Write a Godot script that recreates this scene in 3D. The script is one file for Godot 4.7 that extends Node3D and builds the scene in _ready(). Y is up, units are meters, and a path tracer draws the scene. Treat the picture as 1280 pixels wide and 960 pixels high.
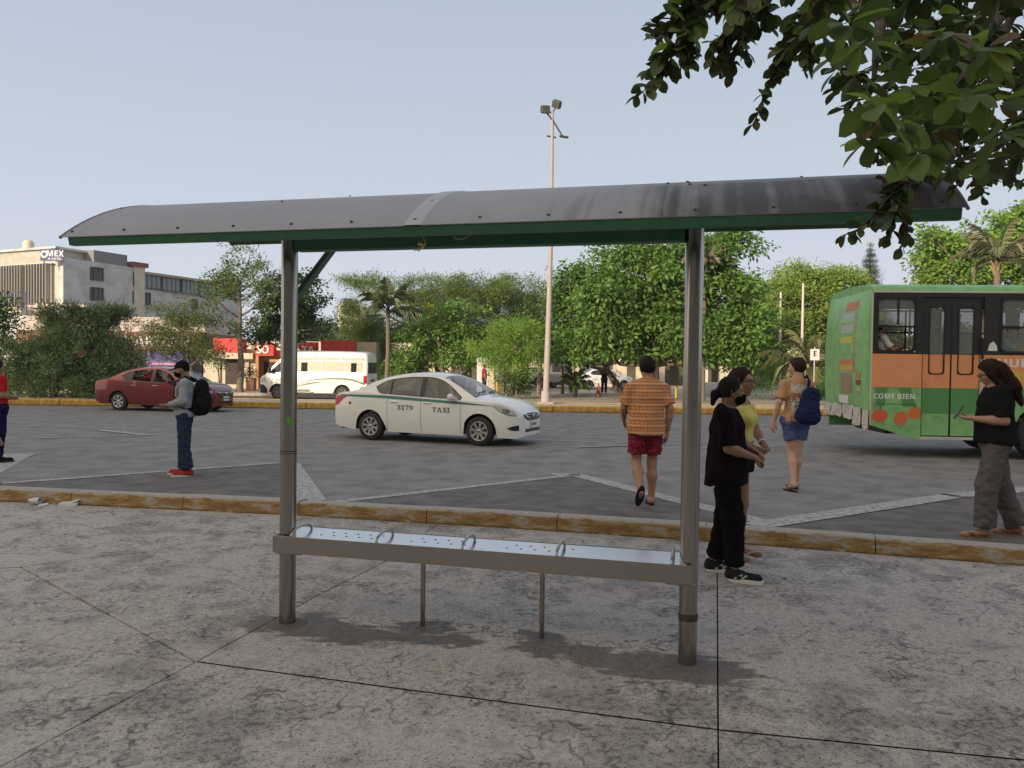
extends Node3D

# ---------------------------------------------------------------- mesh collector (counter-clockwise in, clockwise out)
class MB:
	var v := PackedVector3Array()
	var n := PackedVector3Array()
	var t := PackedVector2Array()
	var t2 := PackedVector2Array()
	var c := PackedColorArray()
	var ix := PackedInt32Array()
	var col := Color.WHITE

	func add(p: Vector3, nn: Vector3, uv := Vector2.ZERO) -> int:
		v.append(p); n.append(nn); t.append(uv); c.append(col)
		return v.size() - 1

	func tri(a: Vector3, b: Vector3, d: Vector3) -> void:
		var nn := (b - a).cross(d - a).normalized()
		var i := add(a, nn); add(b, nn); add(d, nn)
		ix.append(i); ix.append(i + 2); ix.append(i + 1)

	func quad(a: Vector3, b: Vector3, d: Vector3, e: Vector3) -> void:
		var nn := (d - a).cross(e - b).normalized()
		var i := add(a, nn, Vector2(0, 0)); add(b, nn, Vector2(1, 0)); add(d, nn, Vector2(1, 1)); add(e, nn, Vector2(0, 1))
		for k in [0, 2, 1, 0, 3, 2]: ix.append(i + k)

	func poly_out(p: Array, out: Vector3) -> void:
		var nn: Vector3 = (p[1] - p[0]).cross(p[2] - p[0])
		if nn.dot(out) < 0.0: p.reverse()
		if p.size() == 3: tri(p[0], p[1], p[2])
		else: quad(p[0], p[1], p[2], p[3])

	func box(ctr: Vector3, size: Vector3, b := Basis.IDENTITY, bev := 0.0) -> void:
		var h := size * 0.5
		bev = minf(bev, minf(h.x, minf(h.y, h.z)) * 0.9)
		for ax in 3:
			var j := (ax + 1) % 3
			var k := (ax + 2) % 3
			for s in [-1.0, 1.0]:
				var pts := []
				for q in [[-1, -1], [1, -1], [1, 1], [-1, 1]]:
					var p := Vector3.ZERO
					p[ax] = s * h[ax]; p[j] = q[0] * (h[j] - bev); p[k] = q[1] * (h[k] - bev)
					pts.append(ctr + b * p)
				var o := Vector3.ZERO
				o[ax] = s
				poly_out(pts, b * o)
		if bev <= 0.0: return
		for ax in 3:
			var j := (ax + 1) % 3
			var k := (ax + 2) % 3
			for sj in [-1.0, 1.0]:
				for sk in [-1.0, 1.0]:
					var pts := []
					for q in [[-1, 0], [1, 0], [1, 1], [-1, 1]]:
						var p := Vector3.ZERO
						p[ax] = q[0] * (h[ax] - bev)
						p[j] = sj * (h[j] - (0.0 if q[1] == 0 else bev)); p[k] = sk * (h[k] - (bev if q[1] == 0 else 0.0))
						pts.append(ctr + b * p)
					var o := Vector3.ZERO
					o[j] = sj; o[k] = sk
					poly_out(pts, b * o)
		for sx in [-1.0, 1.0]:
			for sy in [-1.0, 1.0]:
				for sz in [-1.0, 1.0]:
					var s := Vector3(sx, sy, sz)
					var pts := []
					for ax in 3:
						var p := s * (h - Vector3.ONE * bev)
						p[ax] = s[ax] * h[ax]
						pts.append(ctr + b * p)
					poly_out(pts, b * s)

	func bar(a: Vector3, e: Vector3, w: float, h: float, up := Vector3.UP, bev := 0.0) -> void:
		var z := (e - a).normalized()
		var x := up.cross(z).normalized()
		var y := z.cross(x)
		box((a + e) * 0.5, Vector3(w, h, a.distance_to(e)), Basis(x, y, z), bev)

	func grid(r: Array, closed := false, flip := false) -> void:
		var nu := r.size()
		var nv: int = r[0].size()
		var base := v.size()
		for i in nu:
			var a: PackedVector3Array = r[maxi(i - 1, 0)]
			var b: PackedVector3Array = r[mini(i + 1, nu - 1)]
			var m: PackedVector3Array = r[i]
			for j in nv:
				var jl := (j - 1 + nv) % nv if closed else maxi(j - 1, 0)
				var jr := (j + 1) % nv if closed else mini(j + 1, nv - 1)
				var nn := (b[j] - a[j]).cross(m[jr] - m[jl])
				if nn.length_squared() < 1e-14:
					nn = (b[jr] - a[jl]).cross(b[jl] - a[jr])
				nn = nn.normalized()
				add(m[j], -nn if flip else nn, Vector2(float(i) / (nu - 1), float(j) / (nv - 1)))
		for i in nu - 1:
			for j in (nv if closed else nv - 1):
				var j2 := (j + 1) % nv
				var p := base + i * nv + j
				var q := base + i * nv + j2
				var p2 := p + nv
				var q2 := q + nv
				if flip:
					for k in [p, p2, q, q, p2, q2]: ix.append(k)
				else:
					for k in [p, q, p2, q, q2, p2]: ix.append(k)

	func fan(r: PackedVector3Array, out: Vector3) -> void:
		var m := Vector3.ZERO
		for p in r: m += p
		m /= r.size()
		for i in r.size():
			poly_out([m, r[i], r[(i + 1) % r.size()]], out)

	func tube(path: Array, rad: Array, sides := 8, cap := true) -> void:
		var rings := []
		var ref := Vector3.UP
		var d0: Vector3 = (path[1] - path[0]).normalized()
		if absf(d0.dot(ref)) > 0.9: ref = Vector3.RIGHT
		var x := ref.cross(d0).normalized()
		for i in path.size():
			var d: Vector3 = (path[mini(i + 1, path.size() - 1)] - path[maxi(i - 1, 0)]).normalized()
			x = (x - d * x.dot(d)).normalized()
			var y := d.cross(x)
			var r: float = rad[i] if rad.size() > 1 else rad[0]
			var ring := PackedVector3Array()
			for s in sides:
				var a := TAU * s / sides
				ring.append(path[i] + (x * cos(a) + y * sin(a)) * r)
			rings.append(ring)
		grid(rings, true, true)
		if cap:
			fan(rings[0], -d0)
			fan(rings[-1], path[-1] - path[-2])

	func lathe(prof: Array, sides: int, xf := Transform3D.IDENTITY) -> void:
		var rings := []
		for p in prof:
			var ring := PackedVector3Array()
			for s in sides:
				var a := TAU * s / sides
				ring.append(xf * Vector3(cos(a) * p[0], p[1], sin(a) * p[0]))
			rings.append(ring)
		grid(rings, true, false)

	func prism(poly: PackedVector2Array, z0: float, z1: float, xf := Transform3D.IDENTITY) -> void:
		var k := Geometry2D.triangulate_polygon(poly)
		for s in [[z0, -1.0], [z1, 1.0]]:
			for i in range(0, k.size(), 3):
				var pts := []
				for j in 3: pts.append(xf * Vector3(poly[k[i + j]].x, poly[k[i + j]].y, s[0]))
				poly_out(pts, xf.basis * Vector3(0, 0, s[1]))
		var cw := Geometry2D.is_polygon_clockwise(poly)
		for i in poly.size():
			var a := poly[i]
			var b := poly[(i + 1) % poly.size()]
			var o := Vector3(b.y - a.y, a.x - b.x, 0) * (-1.0 if cw else 1.0)
			poly_out([xf * Vector3(a.x, a.y, z0), xf * Vector3(b.x, b.y, z0), xf * Vector3(b.x, b.y, z1), xf * Vector3(a.x, a.y, z1)], xf.basis * o)

	func join(o: MB, xf: Transform3D, tint := Color.WHITE) -> void:
		var base := v.size()
		var flip := xf.basis.determinant() < 0.0
		for i in o.v.size():
			v.append(xf * o.v[i]); n.append((xf.basis * o.n[i]).normalized()); t.append(o.t[i]); c.append(o.c[i] * tint)
		for i in range(0, o.ix.size(), 3):
			ix.append(base + o.ix[i])
			ix.append(base + o.ix[i + (2 if flip else 1)])
			ix.append(base + o.ix[i + (1 if flip else 2)])

	func mesh() -> ArrayMesh:
		var a := []
		a.resize(Mesh.ARRAY_MAX)
		a[Mesh.ARRAY_VERTEX] = v
		a[Mesh.ARRAY_NORMAL] = n
		a[Mesh.ARRAY_TEX_UV] = t
		if t2.size() == v.size(): a[Mesh.ARRAY_TEX_UV2] = t2
		a[Mesh.ARRAY_COLOR] = c
		a[Mesh.ARRAY_INDEX] = ix
		var m := ArrayMesh.new()
		m.add_surface_from_arrays(Mesh.PRIMITIVE_TRIANGLES, a)
		return m

# ---------------------------------------------------------------- distance field on a grid, meshed as surface nets
class Sdf:
	var h: float
	var o: Vector3
	var nx: int
	var ny: int
	var nz: int
	var f := PackedFloat32Array()

	func _init(lo: Vector3, hi: Vector3, cell: float) -> void:
		h = cell; o = lo
		nx = int(ceil((hi.x - lo.x) / h)) + 1; ny = int(ceil((hi.y - lo.y) / h)) + 1; nz = int(ceil((hi.z - lo.z) / h)) + 1
		f.resize(nx * ny * nz)
		f.fill(0.3)

	func bone(a: Vector3, b: Vector3, ra: float, rb: float, k := 0.02, ax := Vector3.ZERO, fk := 1.0, cut_a := false, cut_b := false) -> void:
		var m := maxf(ra, rb) + k + 2.0 * h
		var lo := (Vector3(minf(a.x, b.x), minf(a.y, b.y), minf(a.z, b.z)) - Vector3.ONE * m - o) / h
		var hi := (Vector3(maxf(a.x, b.x), maxf(a.y, b.y), maxf(a.z, b.z)) + Vector3.ONE * m - o) / h
		var ba := b - a
		var l2 := maxf(ba.length_squared(), 1e-9)
		var dir := ba / sqrt(l2)
		var flat := fk != 1.0
		for i in range(maxi(0, int(lo.x)), mini(nx, int(hi.x) + 2)):
			for j in range(maxi(0, int(lo.y)), mini(ny, int(hi.y) + 2)):
				var row := (i * ny + j) * nz
				for q in range(maxi(0, int(lo.z)), mini(nz, int(hi.z) + 2)):
					var pa := Vector3(o.x + i * h, o.y + j * h, o.z + q * h) - a
					if flat: pa += ax * (pa.dot(ax) * (fk - 1.0))
					var tt := pa.dot(ba) / l2
					var t := clampf(tt, 0.0, 1.0)
					var d := (pa - ba * t).length() - lerpf(ra, rb, t)
					if cut_a: d = maxf(d, -pa.dot(dir))
					if cut_b: d = maxf(d, (pa - ba).dot(dir))
					var g := f[row + q]
					var w := maxf(k - absf(d - g), 0.0) / k
					f[row + q] = minf(d, g) - w * w * k * 0.25

	func ball(ctr: Vector3, r: Vector3, k := 0.02) -> void:
		var m := Vector3.ONE * (k + 2.0 * h) + r
		var lo := (ctr - m - o) / h
		var hi := (ctr + m - o) / h
		var mr := minf(r.x, minf(r.y, r.z))
		for i in range(maxi(0, int(lo.x)), mini(nx, int(hi.x) + 2)):
			for j in range(maxi(0, int(lo.y)), mini(ny, int(hi.y) + 2)):
				var row := (i * ny + j) * nz
				for q in range(maxi(0, int(lo.z)), mini(nz, int(hi.z) + 2)):
					var d := (((Vector3(o.x + i * h, o.y + j * h, o.z + q * h) - ctr) / r).length() - 1.0) * mr
					var g := f[row + q]
					var w := maxf(k - absf(d - g), 0.0) / k
					f[row + q] = minf(d, g) - w * w * k * 0.25

	func cut(p: Vector3, nrm: Vector3) -> void:   # keeps the side against nrm
		nrm = nrm.normalized()
		var idx := 0
		for i in nx:
			for j in ny:
				var base := (Vector3(o.x + i * h, o.y + j * h, o.z) - p).dot(nrm)
				for q in nz:
					var d := base + q * h * nrm.z
					if d > f[idx]: f[idx] = d
					idx += 1

	func ripple(noise: FastNoiseLite, amp: float, stretch := Vector3.ONE) -> void:
		var idx := 0
		for i in nx:
			for j in ny:
				for q in nz:
					if absf(f[idx]) < 5.0 * h + amp:
						f[idx] += amp * noise.get_noise_3d((o.x + i * h) * stretch.x, (o.y + j * h) * stretch.y, (o.z + q * h) * stretch.z)
					idx += 1

	func into(mb: MB, xf := Transform3D.IDENTITY, uvs := 0) -> void:
		var cells := PackedInt32Array()
		cells.resize(nx * ny * nz)
		cells.fill(-1)
		var sx := ny * nz
		var off := [0, sx, nz, sx + nz, 1, sx + 1, nz + 1, sx + nz + 1]
		var lim := 3.2 * h
		for i in nx - 1:
			for j in ny - 1:
				for q in nz - 1:
					var id := i * sx + j * nz + q
					if absf(f[id]) > lim: continue
					var a0 := f[id]; var a1 := f[id + sx]; var a2 := f[id + nz]; var a3 := f[id + sx + nz]
					var b0 := f[id + 1]; var b1 := f[id + sx + 1]; var b2 := f[id + nz + 1]; var b3 := f[id + sx + nz + 1]
					var neg := int(a0 < 0.0) + int(a1 < 0.0) + int(a2 < 0.0) + int(a3 < 0.0) + int(b0 < 0.0) + int(b1 < 0.0) + int(b2 < 0.0) + int(b3 < 0.0)
					if neg == 0 or neg == 8: continue
					var g := Vector3(a1 - a0 + a3 - a2 + b1 - b0 + b3 - b2, a2 - a0 + a3 - a1 + b2 - b0 + b3 - b1, b0 - a0 + b1 - a1 + b2 - a2 + b3 - a3)
					var s := Vector3.ZERO
					var cnt := 0
					if (a0 < 0.0) != (a1 < 0.0): s += Vector3(a0 / (a0 - a1), 0, 0); cnt += 1
					if (a2 < 0.0) != (a3 < 0.0): s += Vector3(a2 / (a2 - a3), 1, 0); cnt += 1
					if (b0 < 0.0) != (b1 < 0.0): s += Vector3(b0 / (b0 - b1), 0, 1); cnt += 1
					if (b2 < 0.0) != (b3 < 0.0): s += Vector3(b2 / (b2 - b3), 1, 1); cnt += 1
					if (a0 < 0.0) != (a2 < 0.0): s += Vector3(0, a0 / (a0 - a2), 0); cnt += 1
					if (a1 < 0.0) != (a3 < 0.0): s += Vector3(1, a1 / (a1 - a3), 0); cnt += 1
					if (b0 < 0.0) != (b2 < 0.0): s += Vector3(0, b0 / (b0 - b2), 1); cnt += 1
					if (b1 < 0.0) != (b3 < 0.0): s += Vector3(1, b1 / (b1 - b3), 1); cnt += 1
					if (a0 < 0.0) != (b0 < 0.0): s += Vector3(0, 0, a0 / (a0 - b0)); cnt += 1
					if (a1 < 0.0) != (b1 < 0.0): s += Vector3(1, 0, a1 / (a1 - b1)); cnt += 1
					if (a2 < 0.0) != (b2 < 0.0): s += Vector3(0, 1, a2 / (a2 - b2)); cnt += 1
					if (a3 < 0.0) != (b3 < 0.0): s += Vector3(1, 1, a3 / (a3 - b3)); cnt += 1
					var p := o + (Vector3(i, j, q) + s / cnt) * h
					var uv := Vector2.ZERO
					if uvs == 1: uv = Vector2(p.x, p.y)
					cells[id] = mb.add(xf * p, (xf.basis * g).normalized(), uv)
		for i in range(1, nx - 1):
			for j in range(1, ny - 1):
				for q in range(1, nz - 1):
					var id := i * sx + j * nz + q
					var a := f[id]
					if absf(a) > lim: continue
					for ax in 3:
						var st: int = [sx, nz, 1][ax]
						var b := f[id + st]
						if (a < 0.0) == (b < 0.0): continue
						var u: int = [nz, 1, sx][ax]
						var w: int = [1, sx, nz][ax]
						var p0 := cells[id - u - w]
						var p1 := cells[id - w]
						var p2 := cells[id]
						var p3 := cells[id - u]
						if p0 < 0 or p1 < 0 or p2 < 0 or p3 < 0: continue
						if a < 0.0:
							for k in [p0, p2, p1, p0, p3, p2]: mb.ix.append(k)
						else:
							for k in [p0, p1, p2, p0, p2, p3]: mb.ix.append(k)

# ---------------------------------------------------------------- naming, tagging, placing
var taken := {}
var rng := RandomNumberGenerator.new()
var EYE := Vector3(0, 1.642, 0)
var CR: Vector3
var CU: Vector3
var CF: Vector3

func numbered(s: String) -> String:
	if not taken.has(s):
		taken[s] = 0
		return s
	taken[s] += 1
	return "%s_%03d" % [s, taken[s]]

func tag(o: Node, label: String, category := "", group := "", kind := "") -> Node:
	o.set_meta("label", label)
	if category: o.set_meta("category", category)
	if group: o.set_meta("group", group)
	if kind: o.set_meta("kind", kind)
	return o

func thing(called: String, label: String, category: String, at_ := Vector3.ZERO, turn := 0.0, group := "") -> Node3D:
	var o := Node3D.new()
	o.name = numbered(called)
	add_child(o)
	o.position = at_
	o.rotation.y = turn
	tag(o, label, category, group)
	return o

func part(par: Node, called: String, m, mat: Material, at_ := Vector3.ZERO) -> MeshInstance3D:
	var o := MeshInstance3D.new()
	o.name = called
	o.mesh = m.mesh() if m is MB else m
	o.material_override = mat
	par.add_child(o, true)
	o.position = at_
	return o

func structure(called: String, m, mat: Material, par: Node = self) -> MeshInstance3D:
	var o := part(par, numbered(called) if par == self else called, m, mat)
	if par == self: o.set_meta("kind", "structure")
	return o

func at(px: float, py: float, depth: float) -> Vector3:   # a spot of the place, read off the photograph at that distance
	var d := CF + CR * ((px - 640.0) / 985.0) - CU * ((py - 480.0) / 985.0)
	return EYE + d * (-depth / d.z)

func gr(px: float, py: float, y := 0.0) -> Vector3:
	var d := CF + CR * ((px - 640.0) / 985.0) - CU * ((py - 480.0) / 985.0)
	return EYE + d * ((y - EYE.y) / d.y)

func lin(r: float, g: float, b: float) -> Color:
	return Color(r, g, b).linear_to_srgb()

func M(r: float, g: float, b: float, rough := 0.7, metal := 0.0, spec := 0.5) -> StandardMaterial3D:
	var m := StandardMaterial3D.new()
	m.albedo_color = lin(r, g, b)
	m.roughness = rough
	m.metallic = metal
	m.metallic_specular = spec
	return m

func VC(rough := 0.7, spec := 0.5) -> StandardMaterial3D:
	var m := M(1, 1, 1, rough, 0.0, spec)
	m.vertex_color_use_as_albedo = true
	return m

func glass(r: float, g: float, b: float, alpha: float) -> StandardMaterial3D:
	var m := M(r, g, b, 0.03)
	m.albedo_color.a = alpha
	m.transparency = BaseMaterial3D.TRANSPARENCY_ALPHA
	return m

func noise_tex(seed_: int, freq: float, stops: Array, size := 512, oct := 4, normal := 0.0, kind := FastNoiseLite.TYPE_SIMPLEX_SMOOTH) -> NoiseTexture2D:
	var nz := FastNoiseLite.new()
	nz.seed = seed_
	nz.noise_type = kind
	nz.frequency = freq
	nz.fractal_octaves = oct
	var t := NoiseTexture2D.new()
	t.width = size
	t.height = size
	t.seamless = true
	t.noise = nz
	if normal > 0.0:
		t.as_normal_map = true
		t.bump_strength = normal
	else:
		var g := Gradient.new()
		var offs := PackedFloat32Array()
		var cols := PackedColorArray()
		for s in stops:
			offs.append(s[0]); cols.append(lin(s[1], s[2], s[3]))
		g.offsets = offs
		g.colors = cols
		t.color_ramp = g
	return t

func noisy(seed_: int, freq: float, stops: Array, metres: float, rough := 0.8, bump := 0.0, metal := 0.0, oct := 4) -> StandardMaterial3D:
	var m := M(1, 1, 1, rough, metal)
	m.albedo_texture = noise_tex(seed_, freq, stops, 512, oct)
	m.uv1_triplanar = true
	m.uv1_world_triplanar = true
	m.uv1_scale = Vector3.ONE / metres
	if bump > 0.0:
		m.normal_enabled = true
		m.normal_texture = noise_tex(seed_ + 7, freq * 2.0, [], 512, oct, bump)
	return m

func text(par: Node, called: String, s: String, size: float, deep: float, mat: Material, at_: Vector3, turn := Vector3.ZERO, face := "Droid Sans", bold := true, stretch := 1.0) -> MeshInstance3D:
	var f := SystemFont.new()
	f.font_names = PackedStringArray([face])
	if bold: f.font_weight = 700
	var t := TextMesh.new()
	t.font = f
	t.text = s
	t.font_size = 32
	t.pixel_size = size / 24.0
	t.depth = deep
	var o := part(par, called, t, mat, at_)
	o.rotation = turn
	o.scale = Vector3(stretch, 1, 1)
	return o

func cat(pts: Array, x: float) -> float:   # smooth curve through [x, y] pairs
	var k := 0
	while k < pts.size() - 2 and x > pts[k + 1][0]: k += 1
	var p1: Array = pts[k]
	var p2: Array = pts[k + 1]
	var t: float = clampf((x - p1[0]) / (p2[0] - p1[0]), 0.0, 1.0)
	var d: float = p2[0] - p1[0]
	var m := (float(p2[1]) - float(p1[1])) / d
	var s1 := m
	var s2 := m
	if k > 0: s1 = 0.5 * (m + (p1[1] - pts[k - 1][1]) / maxf(p1[0] - pts[k - 1][0], 1e-4))
	if k < pts.size() - 2: s2 = 0.5 * (m + (pts[k + 2][1] - p2[1]) / maxf(pts[k + 2][0] - p2[0], 1e-4))
	if k > 0 and (m * (p1[1] - pts[k - 1][1])) <= 0.0: s1 = 0.0
	if k < pts.size() - 2 and (m * (pts[k + 2][1] - p2[1])) <= 0.0: s2 = 0.0
	s1 = clampf(s1, -3.0 * absf(m), 3.0 * absf(m))
	s2 = clampf(s2, -3.0 * absf(m), 3.0 * absf(m))
	var t2 := t * t
	var t3 := t2 * t
	return (2.0 * t3 - 3.0 * t2 + 1.0) * p1[1] + (t3 - 2.0 * t2 + t) * d * s1 + (3.0 * t2 - 2.0 * t3) * p2[1] + (t3 - t2) * d * s2

func _ready() -> void:
	rng.seed = 11
	# ---- camera
	var pitch := 0.022
	var roll := 0.0134
	var f0 := Vector3(0, -sin(pitch), -cos(pitch))
	var u0 := Vector3(0, cos(pitch), -sin(pitch))
	CF = f0
	CR = Vector3.RIGHT * cos(roll) + u0 * sin(roll)
	CU = u0 * cos(roll) - Vector3.RIGHT * sin(roll)
	var cam := Camera3D.new()
	cam.name = "camera"
	add_child(cam)
	cam.transform = Transform3D(Basis(CR, CU, -CF), EYE)
	cam.fov = 51.95
	cam.near = 0.05
	cam.far = 2000.0
	cam.current = true
	# ---- sky and sun
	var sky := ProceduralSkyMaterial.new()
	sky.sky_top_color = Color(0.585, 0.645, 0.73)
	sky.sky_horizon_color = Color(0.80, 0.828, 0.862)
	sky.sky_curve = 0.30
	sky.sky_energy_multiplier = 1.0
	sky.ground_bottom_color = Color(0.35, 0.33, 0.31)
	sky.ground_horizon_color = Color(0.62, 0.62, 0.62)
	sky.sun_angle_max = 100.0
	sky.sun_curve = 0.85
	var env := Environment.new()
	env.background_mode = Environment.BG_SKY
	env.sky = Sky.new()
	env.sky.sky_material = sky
	env.tonemap_mode = Environment.TONE_MAPPER_LINEAR
	env.tonemap_exposure = 1.18
	env.sdfgi_enabled = true
	env.ssao_enabled = true
	env.ssil_enabled = true
	env.fog_enabled = true
	env.fog_density = 0.0004
	env.fog_light_color = Color(0.80, 0.83, 0.87)
	var we := WorldEnvironment.new()
	we.name = "world_environment"
	we.environment = env
	add_child(we)
	var sun := DirectionalLight3D.new()
	sun.name = "sun"
	sun.light_color = Color(1.0, 0.915, 0.79)
	sun.light_energy = 1.45
	sun.light_angular_distance = 0.6
	sun.shadow_enabled = true
	add_child(sun)
	sun.look_at_from_position(Vector3.ZERO, -Vector3(-0.60, 0.26, 0.80), Vector3.UP)
	# ---- the place
	make_materials()
	make_ground()
	make_kerbs()
	make_markings()
	make_buildings()
	make_trees()
	make_shelter()
	make_lamp()
	make_vehicles()
	make_bus()
	make_people()
	make_small_things()
	make_near_tree()

var MT := {}

func make_materials() -> void:
	MT.steel = noisy(3, 0.02, [[0.2, 0.345, 0.318, 0.296], [0.8, 0.385, 0.357, 0.333]], 0.5, 0.19, 0.0, 1.0)
	MT.steel.uv1_scale = Vector3(6, 0.7, 6)
	MT.steel_seat = M(0.62, 0.64, 0.67, 0.20, 1.0)
	MT.zinc = noisy(5, 0.012, [[0.25, 0.20, 0.195, 0.20], [0.75, 0.25, 0.245, 0.25]], 1.6, 0.55, 0.0, 0.15)
	MT.green_paint = noisy(9, 0.02, [[0.2, 0.022, 0.105, 0.050], [0.8, 0.034, 0.130, 0.064]], 0.8, 0.5)
	MT.rubber = M(0.018, 0.018, 0.019, 0.75)
	MT.black = M(0.012, 0.012, 0.013, 0.45)
	MT.dark = M(0.03, 0.03, 0.032, 0.7)
	MT.chrome = M(0.7, 0.7, 0.72, 0.12, 1.0)
	MT.silver = M(0.45, 0.46, 0.48, 0.32, 0.75)
	MT.white = M(0.72, 0.72, 0.70, 0.5)
	MT.vc = VC(0.75, 0.4)
	MT.cloth = VC(0.95, 0.15)
	MT.skin = VC(0.55, 0.4)
	MT.skin.subsurf_scatter_enabled = true
	MT.skin.subsurf_scatter_strength = 0.15
	MT.hair = VC(0.68, 0.3)
	MT.bark = noisy(21, 0.03, [[0.2, 0.09, 0.07, 0.055], [0.55, 0.19, 0.155, 0.125], [0.9, 0.30, 0.25, 0.20]], 0.9, 0.95, 6.0)
	MT.dark_bark = noisy(22, 0.03, [[0.2, 0.05, 0.04, 0.032], [0.9, 0.15, 0.12, 0.095]], 0.9, 0.95, 6.0)

# ---------------------------------------------------------------- ground
func sheet(x0: float, x1: float, z0: float, z1: float, y: float) -> MB:
	var b := MB.new()
	b.quad(Vector3(x0, y, z1), Vector3(x1, y, z1), Vector3(x1, y, z0), Vector3(x0, y, z0))
	return b

func slab_top(b: MB, poly: PackedVector2Array, y: float, depth: float) -> void:   # a bevelled plate from a plan outline, world-mapped
	var tidy := PackedVector2Array()
	for q in poly:
		if tidy.is_empty() or (q.distance_to(tidy[-1]) > 0.004 and q.distance_to(tidy[0]) > 0.004): tidy.append(q)
	if tidy.size() < 3: return
	poly = tidy
	if Geometry2D.is_polygon_clockwise(poly): poly.reverse()
	var ins := Geometry2D.offset_polygon(poly, -0.002, Geometry2D.JOIN_MITER)
	if ins.is_empty(): return
	var top: PackedVector2Array = ins[0]
	var k := Geometry2D.triangulate_polygon(top)
	for i in range(0, k.size(), 3):
		b.poly_out([Vector3(top[k[i]].x, y, top[k[i]].y), Vector3(top[k[i + 1]].x, y, top[k[i + 1]].y), Vector3(top[k[i + 2]].x, y, top[k[i + 2]].y)], Vector3.UP)
	if top.size() == poly.size():
		var best := 0
		for s in poly.size():
			if top[s].distance_to(poly[0]) < top[best].distance_to(poly[0]): best = s
		for i in poly.size():
			var j := (i + 1) % poly.size()
			var a := poly[i]; var c := poly[j]
			var a2: Vector2 = top[(i + best) % top.size()]; var c2: Vector2 = top[(j + best) % top.size()]
			var o := Vector3(c.y - a.y, 0.5, a.x - c.x)
			b.poly_out([Vector3(a.x, y - 0.007, a.y), Vector3(c.x, y - 0.007, c.y), Vector3(c2.x, y, c2.y), Vector3(a2.x, y, a2.y)], o)
			b.poly_out([Vector3(a.x, y - depth, a.y), Vector3(c.x, y - depth, c.y), Vector3(c.x, y - 0.007, c.y), Vector3(a.x, y - 0.007, a.y)], Vector3(o.x, 0, o.z))

var KERB := [Vector2(-30.0, -12.2), Vector2(-14.0, -10.35), Vector2(-9.0, -9.62), Vector2(-5.88, -9.04), Vector2(-2.48, -8.47), Vector2(0.02, -7.91), Vector2(2.2, -7.33), Vector2(4.36, -6.65), Vector2(7.5, -5.65), Vector2(16.0, -2.9), Vector2(30.0, 1.7)]
var POST_L := Vector3(-1.39, 0, -4.91)
var UX := Vector3(0.97009, 0, 0.24275)
var NX := Vector3(-0.24275, 0, 0.97009)

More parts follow.
